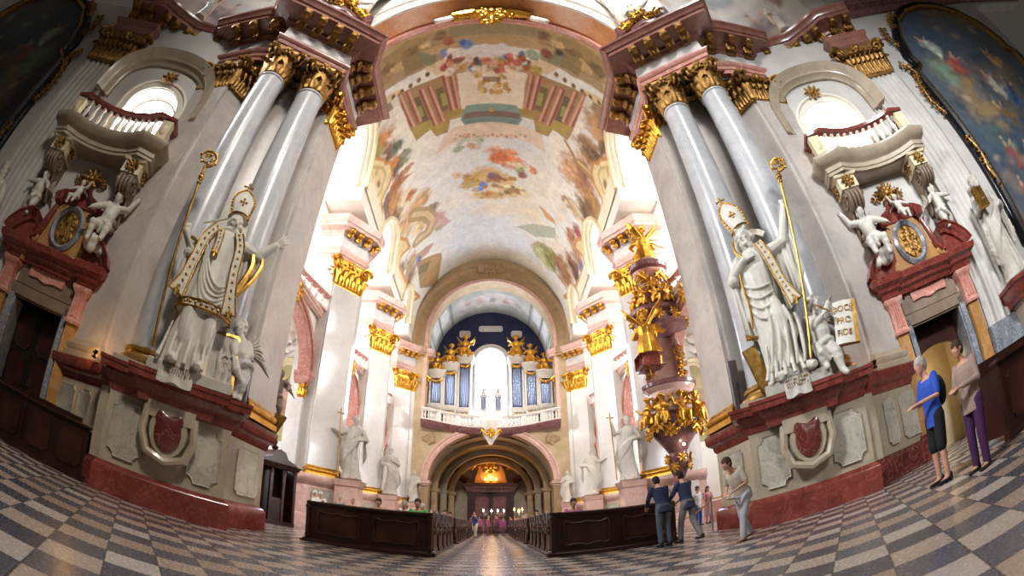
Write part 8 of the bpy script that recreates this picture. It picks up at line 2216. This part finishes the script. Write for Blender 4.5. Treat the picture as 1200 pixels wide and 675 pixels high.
# ------------------------------------------------------------------ people
def cmat(c, rough=.8):
    n = 'cloth_'+c
    if n not in MATS: plain(n, c, rough, 0, .08, 9, .1)
    return MATS[n]
plain('skin','#d6a083',.55,0,.05,8); plain('skin_tan','#c08a68',.55,0,.05,8)
HAIRC = {'grey':'#b5b0aa','brown':'#4a3426','dark':'#231a16','white':'#dcd9d4','blond':'#a88a5c'}
def person(lab, loc, rz, h=1.72, pose='stand', top='#888888', bottom='#444444', shoes='#222222', hair='brown', long_hair=False, sleeves='short', shorts=False, lean=0, arms='down', vox=.012, skin='skin', skirt=False, girth=1.0, bag=None, group=None):
    """one person facing +y; joints posed, then skinned into one continuous body with clothing over it"""
    s = h/1.75; g = girth
    def Q(x,y,z): return V((x*s,y*s,z*s))
    F = T(*loc) @ RZ(rz)
    hipz = .93; sit = pose == 'sit'
    if sit: hipz = .5
    ln = sin(lean); lc = cos(lean)
    def up(x,y,z):      # point above the hips, leaning forward
        return Q(x, y*lc+z*ln, hipz+z*lc-y*ln)
    hp = {sd:Q(sd*.1,0,hipz) for sd in (-1,1)}
    if sit: knee = {sd:Q(sd*.12,.44,.5) for sd in (-1,1)}; ank = {sd:Q(sd*.12,.42,.08) for sd in (-1,1)}
    elif pose == 'walk': knee = {-1:Q(-.1,.16,.5),1:Q(.1,-.04,.5)}; ank = {-1:Q(-.1,.2,.08),1:Q(.1,-.28,.12)}
    else: knee = {sd:Q(sd*.105,.03,.5) for sd in (-1,1)}; ank = {sd:Q(sd*.11,-.02,.08) for sd in (-1,1)}
    sh = {sd:up(sd*.185,-.01,.5) for sd in (-1,1)}
    A = {'down':lambda sd:(up(sd*.24,-.02,.22),up(sd*.25,.08,-.03)),'camera':lambda sd:(up(sd*.25,.08,.25),up(sd*.07,.3,.52)),'front':lambda sd:(up(sd*.25,.05,.24),up(sd*.1,.3,.24)),'lean':lambda sd:(up(sd*.25,.16,.3),up(sd*.18,.42,.22)),'lap':lambda sd:(up(sd*.24,.06,.22),up(sd*.1,.28,.06)),'hip':lambda sd:(up(sd*.33,-.06,.26),up(sd*.16,.06,.06))}[arms]
    t = thing('person', lab, 'person', F @ V((0,0,0)), group)
    mb = MB()
    hd = up(0,.06,.72); R = (Matrix.Rotation(-lean*.4,3,'X')).to_3x3()
    head(mb, hd, .235*s, R); limb(mb,[up(0,0,.5),up(0,.03,.62)],[.06*s,.052*s])
    def torso(m, k, z0=-.06, z1=.55):
        rings = []
        for z,rx,ry,yy in ((-.06,.165,.115,0),(.04,.16,.115,0),(.16,.145,.1,.01),(.3,.165,.115,.01),(.42,.18,.115,0),(.5,.165,.09,-.01),(.55,.08,.06,0)):
            if z < z0 or z > z1: continue
            ring = []
            for i in range(24):
                a = 2*pi*i/24; p = up((rx*g+k)*cos(a),(ry*g+k)*sin(a)+yy,z); ring.append(tuple(p))
            rings.append(ring)
        m.rings(rings)
    torso(mb,0)
    EW = {sd:A(sd) for sd in (-1,1)}
    for sd in (-1,1):
        e,w_ = EW[sd]; limb(mb,[sh[sd],e,w_],[.05*s,.04*s,.028*s])
        d = (w_-e).normalized(); hand(mb,w_,d,V((sd,.3,.2)) if arms == 'down' else V((0,.2,1)),.17*s,.55,.2,sd)
        limb(mb,[hp[sd],knee[sd],ank[sd]],[.085*s*g,.058*s,.04*s]); mb.ell(knee[sd].lerp(ank[sd],.3)+Q(0,-.02,0),.055*s,8,6)
        f = ank[sd]; mb.tube([f,f+Q(0,.06,-.04),f+Q(0,.17,-.055)],[.042*s,.042*s,.025*s],8)
    obj('body', remesh(mb,vox*s,2), MATS[skin], t, F)
    # hair
    hb = MB(); hh = .235*s
    hb.ell(hd+R@V((0,-.06*hh,.17*hh)),(.39*hh,.47*hh,.42*hh),14,10,rot=R); hb.ell(hd+R@V((0,-.2*hh,-.05*hh)),(.37*hh,.32*hh,.36*hh),12,8,rot=R)
    if long_hair:
        for sd in (-1,0,1): hb.tube([hd+V((sd*.28*hh,-.18*hh,.1*hh)),hd+V((sd*.3*hh,-.28*hh,-.5*hh)),hd+V((sd*.26*hh,-.3*hh,-1.0*hh))],[.2*hh,.2*hh,.08*hh],8)
    obj('hair', remesh(hb,.012*s,1), cmat(HAIRC[hair]), t, F)
    # clothing
    c = MB(); torso(c,.018*s,-.1,.52)
    for sd in (-1,1):
        e,w_ = EW[sd]; q = {'short':.8,'long':1.9,'none':.1}[sleeves]
        pts = [sh[sd],sh[sd].lerp(e,min(q,1))]; rad = [.068*s,.062*s]
        if q > 1: pts.append(e.lerp(w_,min(q-1,.95))); rad = [.068*s,.058*s,.045*s]
        limb(c,pts,rad)
    b0 = []
    for i in range(20):
        a = 2*pi*i/20; b0.append((cos(a),sin(a)))
    c.rings([[tuple(up((.18*g)*x,(.135*g)*y,-.14)) for x,y in b0],[tuple(up((.175*g)*x,(.13*g)*y,.1)) for x,y in b0]])
    obj('shirt' if sleeves != 'long' else 'jacket', remesh(c,max(vox,.014)*s,3), cmat(top), t, F)
    c = MB()
    if skirt:
        c.rings([[tuple(Q(.19*g*x*k,.15*g*y*k,z)) for x,y in b0] for k,z in ((1.35,.35),(1.2,.6),(1.02,.85),(.9,1.0))])
    else:
        c.rings([[tuple(Q((.172*g)*x,(.125*g)*y,hipz+z)) for x,y in b0] for z in (-.08,.0,.1)])
        for sd in (-1,1):
            k2 = knee[sd]; a2 = ank[sd]; end = k2.lerp(a2,.05 if shorts else .93)
            if shorts: limb(c,[hp[sd],hp[sd].lerp(k2,.98)],[.108*s*g,.088*s])
            else: limb(c,[hp[sd],k2,end],[.105*s*g,.078*s,.066*s])
    obj('skirt' if skirt else ('shorts' if shorts else 'trousers'), remesh(c,max(vox,.014)*s,3), cmat(bottom), t, F)
    for sd in (-1,1):
        f = ank[sd]; c = MB(); c.tube([f+Q(0,-.07,-.05),f+Q(0,.02,-.045),f+Q(0,.12,-.055),f+Q(0,.2,-.06)],[.045*s,.05*s,.047*s,.032*s],10,flat=.75); c.tube([f+Q(0,-.05,-.03),f+Q(0,-.02,.02)],[.045*s,.046*s],9)
        obj('sandal' if shorts or skirt else 'shoe', remesh(c,.012*s,1), cmat(shoes), t, F)
    if bag:
        c = MB(); p = up(0,-.2,.3); c.ell(p,(.15*s,.1*s,.22*s),12,8); o = obj('backpack', remesh(c,.02*s,2), cmat(bag), t, F)
    return t
R_ = radians
person('man in a bright blue shirt and dark shorts standing by the open portal',(5.72,3.68,0),R_(70),1.8,'stand','#2f57c4','#15151b','#2a2220','grey',arms='front',shorts=True,bag='#17171c',vox=.011)
person('woman in a patterned beige top and purple trousers beside the man in blue',(5.45,2.82,0),R_(80),1.64,'stand','#a98f83','#4a1f50','#2a2220','brown',arms='front',sleeves='long',vox=.011,girth=1.1)
person('man in a dark jacket and blue-grey jeans leaning on the end of the pew front',(3.78,9.75,0),R_(8),1.74,'stand','#2a3150','#59606c','#1e1c1e','dark',lean=.32,arms='lean',sleeves='long')
person('man in a dark blue jacket and beige-grey trousers behind the one leaning on the pew',(4.38,9.72,0),R_(20),1.76,'walk','#343a58','#8c8784','#2c2a2c','dark',lean=.22,arms='lean',sleeves='long')
person('person in pale top and light grey trousers bending forward before the bearded bishop\'s pedestal',(4.3,7.1,0),R_(110),1.66,'walk','#cfc3b2','#b9b8c0','#8b6a58','brown',lean=.5,arms='front',sleeves='short')
person('man in a white checked shirt and blue jeans below the pulpit',(8.1,17.0,0),R_(200),1.66,'stand','#e6e3e4','#3a5fa8','#2b2b33','brown',arms='hip')
person('woman in a pink top and pale rose skirt below the pulpit',(8.72,17.3,0),R_(190),1.6,'stand','#c98d8d','#c79a92','#5b4038','brown',arms='front',skirt=True,long_hair=True)
person('man in a dark blue shirt and beige trousers walking up the aisle',(-1.0,30.2,0),R_(160),1.82,'walk','#2c3a66','#cdbfa4','#3a2e28','brown',arms='camera',vox=.016)
# standing in the side aisle and among the pews
for k,(x,y,h,c,hr,rz,lab) in enumerate(((-7.35,18.6,1.76,'#e9e6e2','white',150,'white-haired man in a white shirt standing beyond the pew front beside a nave pillar'),(-6.95,18.2,1.72,'#f1eeea','white',170,'white-haired person in a pale blouse beside the white-haired man in white'),(-6.35,18.9,1.7,'#8a8a94','grey',190,'grey-haired person in a grey shirt standing between pews and pillar'),(-5.55,18.2,1.6,'#d3b49a','blond',200,'fair-haired person standing at the chapel end of the pews'),
      (-3.95,21.2,1.8,'#e8e8ee','dark',10,'dark-haired man in a white shirt with a strap, standing among the pews'))):
    person(lab,(x,y,0),R_(rz),h,'stand',c,'#4c4a52','#222222',hr,sleeves='short',vox=.02)
# seated
SE = [(-1.85,11.05,'#57d06a','brown','man in a bright green shirt seated at the aisle end of the front pew'),(-2.45,12.4,'#b07a5c','grey','grey-haired person in brown seated in the second pew'),(-2.1,13.7,'#e7dedc','white','white-haired person in a cream top seated in the third pew by the aisle'),(-1.9,15.0,'#d7b0b5','blond','fair person in pale pink seated in the fourth pew by the aisle'),(-2.9,15.0,'#8e5a6a','brown','person in dusky red seated inside the fourth pew'),(-1.9,18.95,'#a5527e','brown','person in magenta seated at the aisle in the first middle pew'),(-2.6,20.25,'#d9a58a','grey','person in peach seated in the second middle pew'),(-1.9,21.55,'#933f6d','dark','person in dark pink seated by the aisle in the third middle pew'),(-3.2,12.4,'#caa890','brown','person in beige seated deep in the second pew'),
      (2.1,11.05,'#d884a6','brown','man in a pink shirt seated in the front pew on the pulpit side'),(1.9,18.95,'#e3a02e','brown','person in a yellow top seated at the aisle, middle pews, pulpit side'),(2.0,27.85,'#c7c2cc','grey','person in grey seated at the aisle, rear pews, pulpit side')]
for x,y,c,hr,lab in SE:
    person(lab,(x,y+.42+(.3 if y < 17 else 0),.17),R_(180),1.72,'sit',c,'#3c3a44','#222222',hr,arms='lap',vox=.018)
# group near the vestibule
GR = [(-1.6,38.6,'#8c3f6d','dark'),(-.9,37.2,'#a85a86','brown'),(-.2,38.9,'#b0688c','grey'),(.45,36.6,'#7d3a5e','dark'),(1.0,38.2,'#9a4d78','brown'),(1.6,36.9,'#6e4a5c','dark'),(2.2,38.8,'#a2657e','brown'),(2.7,35.9,'#87546e','grey')]
W_ = ['plum','rose','pale rose','wine','magenta','dark mauve','dusty pink','mauve']
for k,(x,y,c,hr) in enumerate(GR):
    person('person in a %s jacket standing in the group before the vestibule door' % W_[k],(x,y,0),R_(180+30*((k*7)%5-2)),1.6+.06*(k%4),'stand',c,'#4a3040' if k%2 else '#6d4c5c','#222222',hr,sleeves='long',vox=.028,arms='down' if k%3 else 'front')
# ------------------------------------------------------------------ lamps of the place and added daylight fills
def area(name, loc, target, size, power, color=(1,1,1), size_y=None):
    l = bpy.data.lights.new(name,'AREA'); l.energy = power; l.color = color; l.size = size
    if size_y: l.shape = 'RECTANGLE'; l.size_y = size_y
    o = bpy.data.objects.new(name,l); COL.objects.link(o); o.location = loc
    o.rotation_euler = (Vector(target)-Vector(loc)).to_track_quat('-Z','Y').to_euler(); return o
def point(name, loc, power, color, r=.1):
    l = bpy.data.lights.new(name,'POINT'); l.energy = power; l.color = color; l.shadow_soft_size = r
    o = bpy.data.objects.new(name,l); COL.objects.link(o); o.location = loc; return o
# added unseen area lights, standing in for daylight from dome and transept windows
area('crossing_fill', (-17.5,2.2,22.5), (9.5,5,2.5), 4, DOME_L, (.92,.96,1)).data.spread = radians(52)  # added; aim and spread shaped to light the right side, sparing the left floor
area('crossing_fill', (9,-9,27), (-6.6,7,7), 4, DOME_R, (1,.93,.84)).data.spread = radians(44)  # added warm beam aimed at the left columns and bishop
area('upper_crossing_fill', (0,-9,29), (0,9,24), 5, 2600, (1,.98,.96)).data.spread = radians(85)  # added to brighten the pendentives and the crossing arch
area('right_wall_fill', (3,-13,15), (13,5,8), 4, 700, (.95,.97,1)).data.spread = radians(60)  # added to lift the right portal wall
point('relief_lamp', (0,46.3,6.2), 130, (1,.55,.2), .15)
point('portal_glow_lamp', (13.2,8.3,2.6), 16, (1,.72,.4), .2)
point('column_lamp_left', tuple(MIRC @ Vector((9.0,7.05,2.95))), 38, (1,.5,.14), .05)
point('column_lamp_right', (8.75,7.1,3.05), 7, (1,.6,.3), .05)
# ------------------------------------------------------------------ camera
cd = bpy.data.cameras.new('camera'); cam = bpy.data.objects.new('camera', cd); COL.objects.link(cam)
SC.camera = cam
cam.location = (0,0,.8)
cam.rotation_euler = (pi/2+radians(32.934), 0, radians(-.14))
cd.type = 'PANO'; cd.panorama_type = 'FISHEYE_EQUISOLID'
cd.sensor_fit = 'HORIZONTAL'; cd.sensor_width = 36.0
cd.fisheye_lens = 529.2/1200*36; cd.fisheye_fov = pi
cd.shift_x = (600-576.35)/1200; cd.shift_y = -(337.5-316.8)/675
cd.clip_start = .05; cd.clip_end = 300
# ------------------------------------------------------------------ light
w = bpy.data.worlds.new('world'); SC.world = w; w.use_nodes = True
bg = w.node_tree.nodes['Background']; bg.inputs[0].default_value = (1,.90,.78,1); bg.inputs[1].default_value = WORLD
SC.view_settings.view_transform = 'Standard'; SC.view_settings.look = 'None'
SC.view_settings.gamma = 1; SC.view_settings.use_curve_mapping = False
SC.view_settings.exposure = EXPO
SC.cycles.use_denoising = True
SC.cycles.max_bounces = 6; SC.cycles.diffuse_bounces = 4; SC.cycles.glossy_bounces = 3
SC.cycles.sample_clamp_indirect = 8
SC.cycles.caustics_reflective = False; SC.cycles.caustics_refractive = False
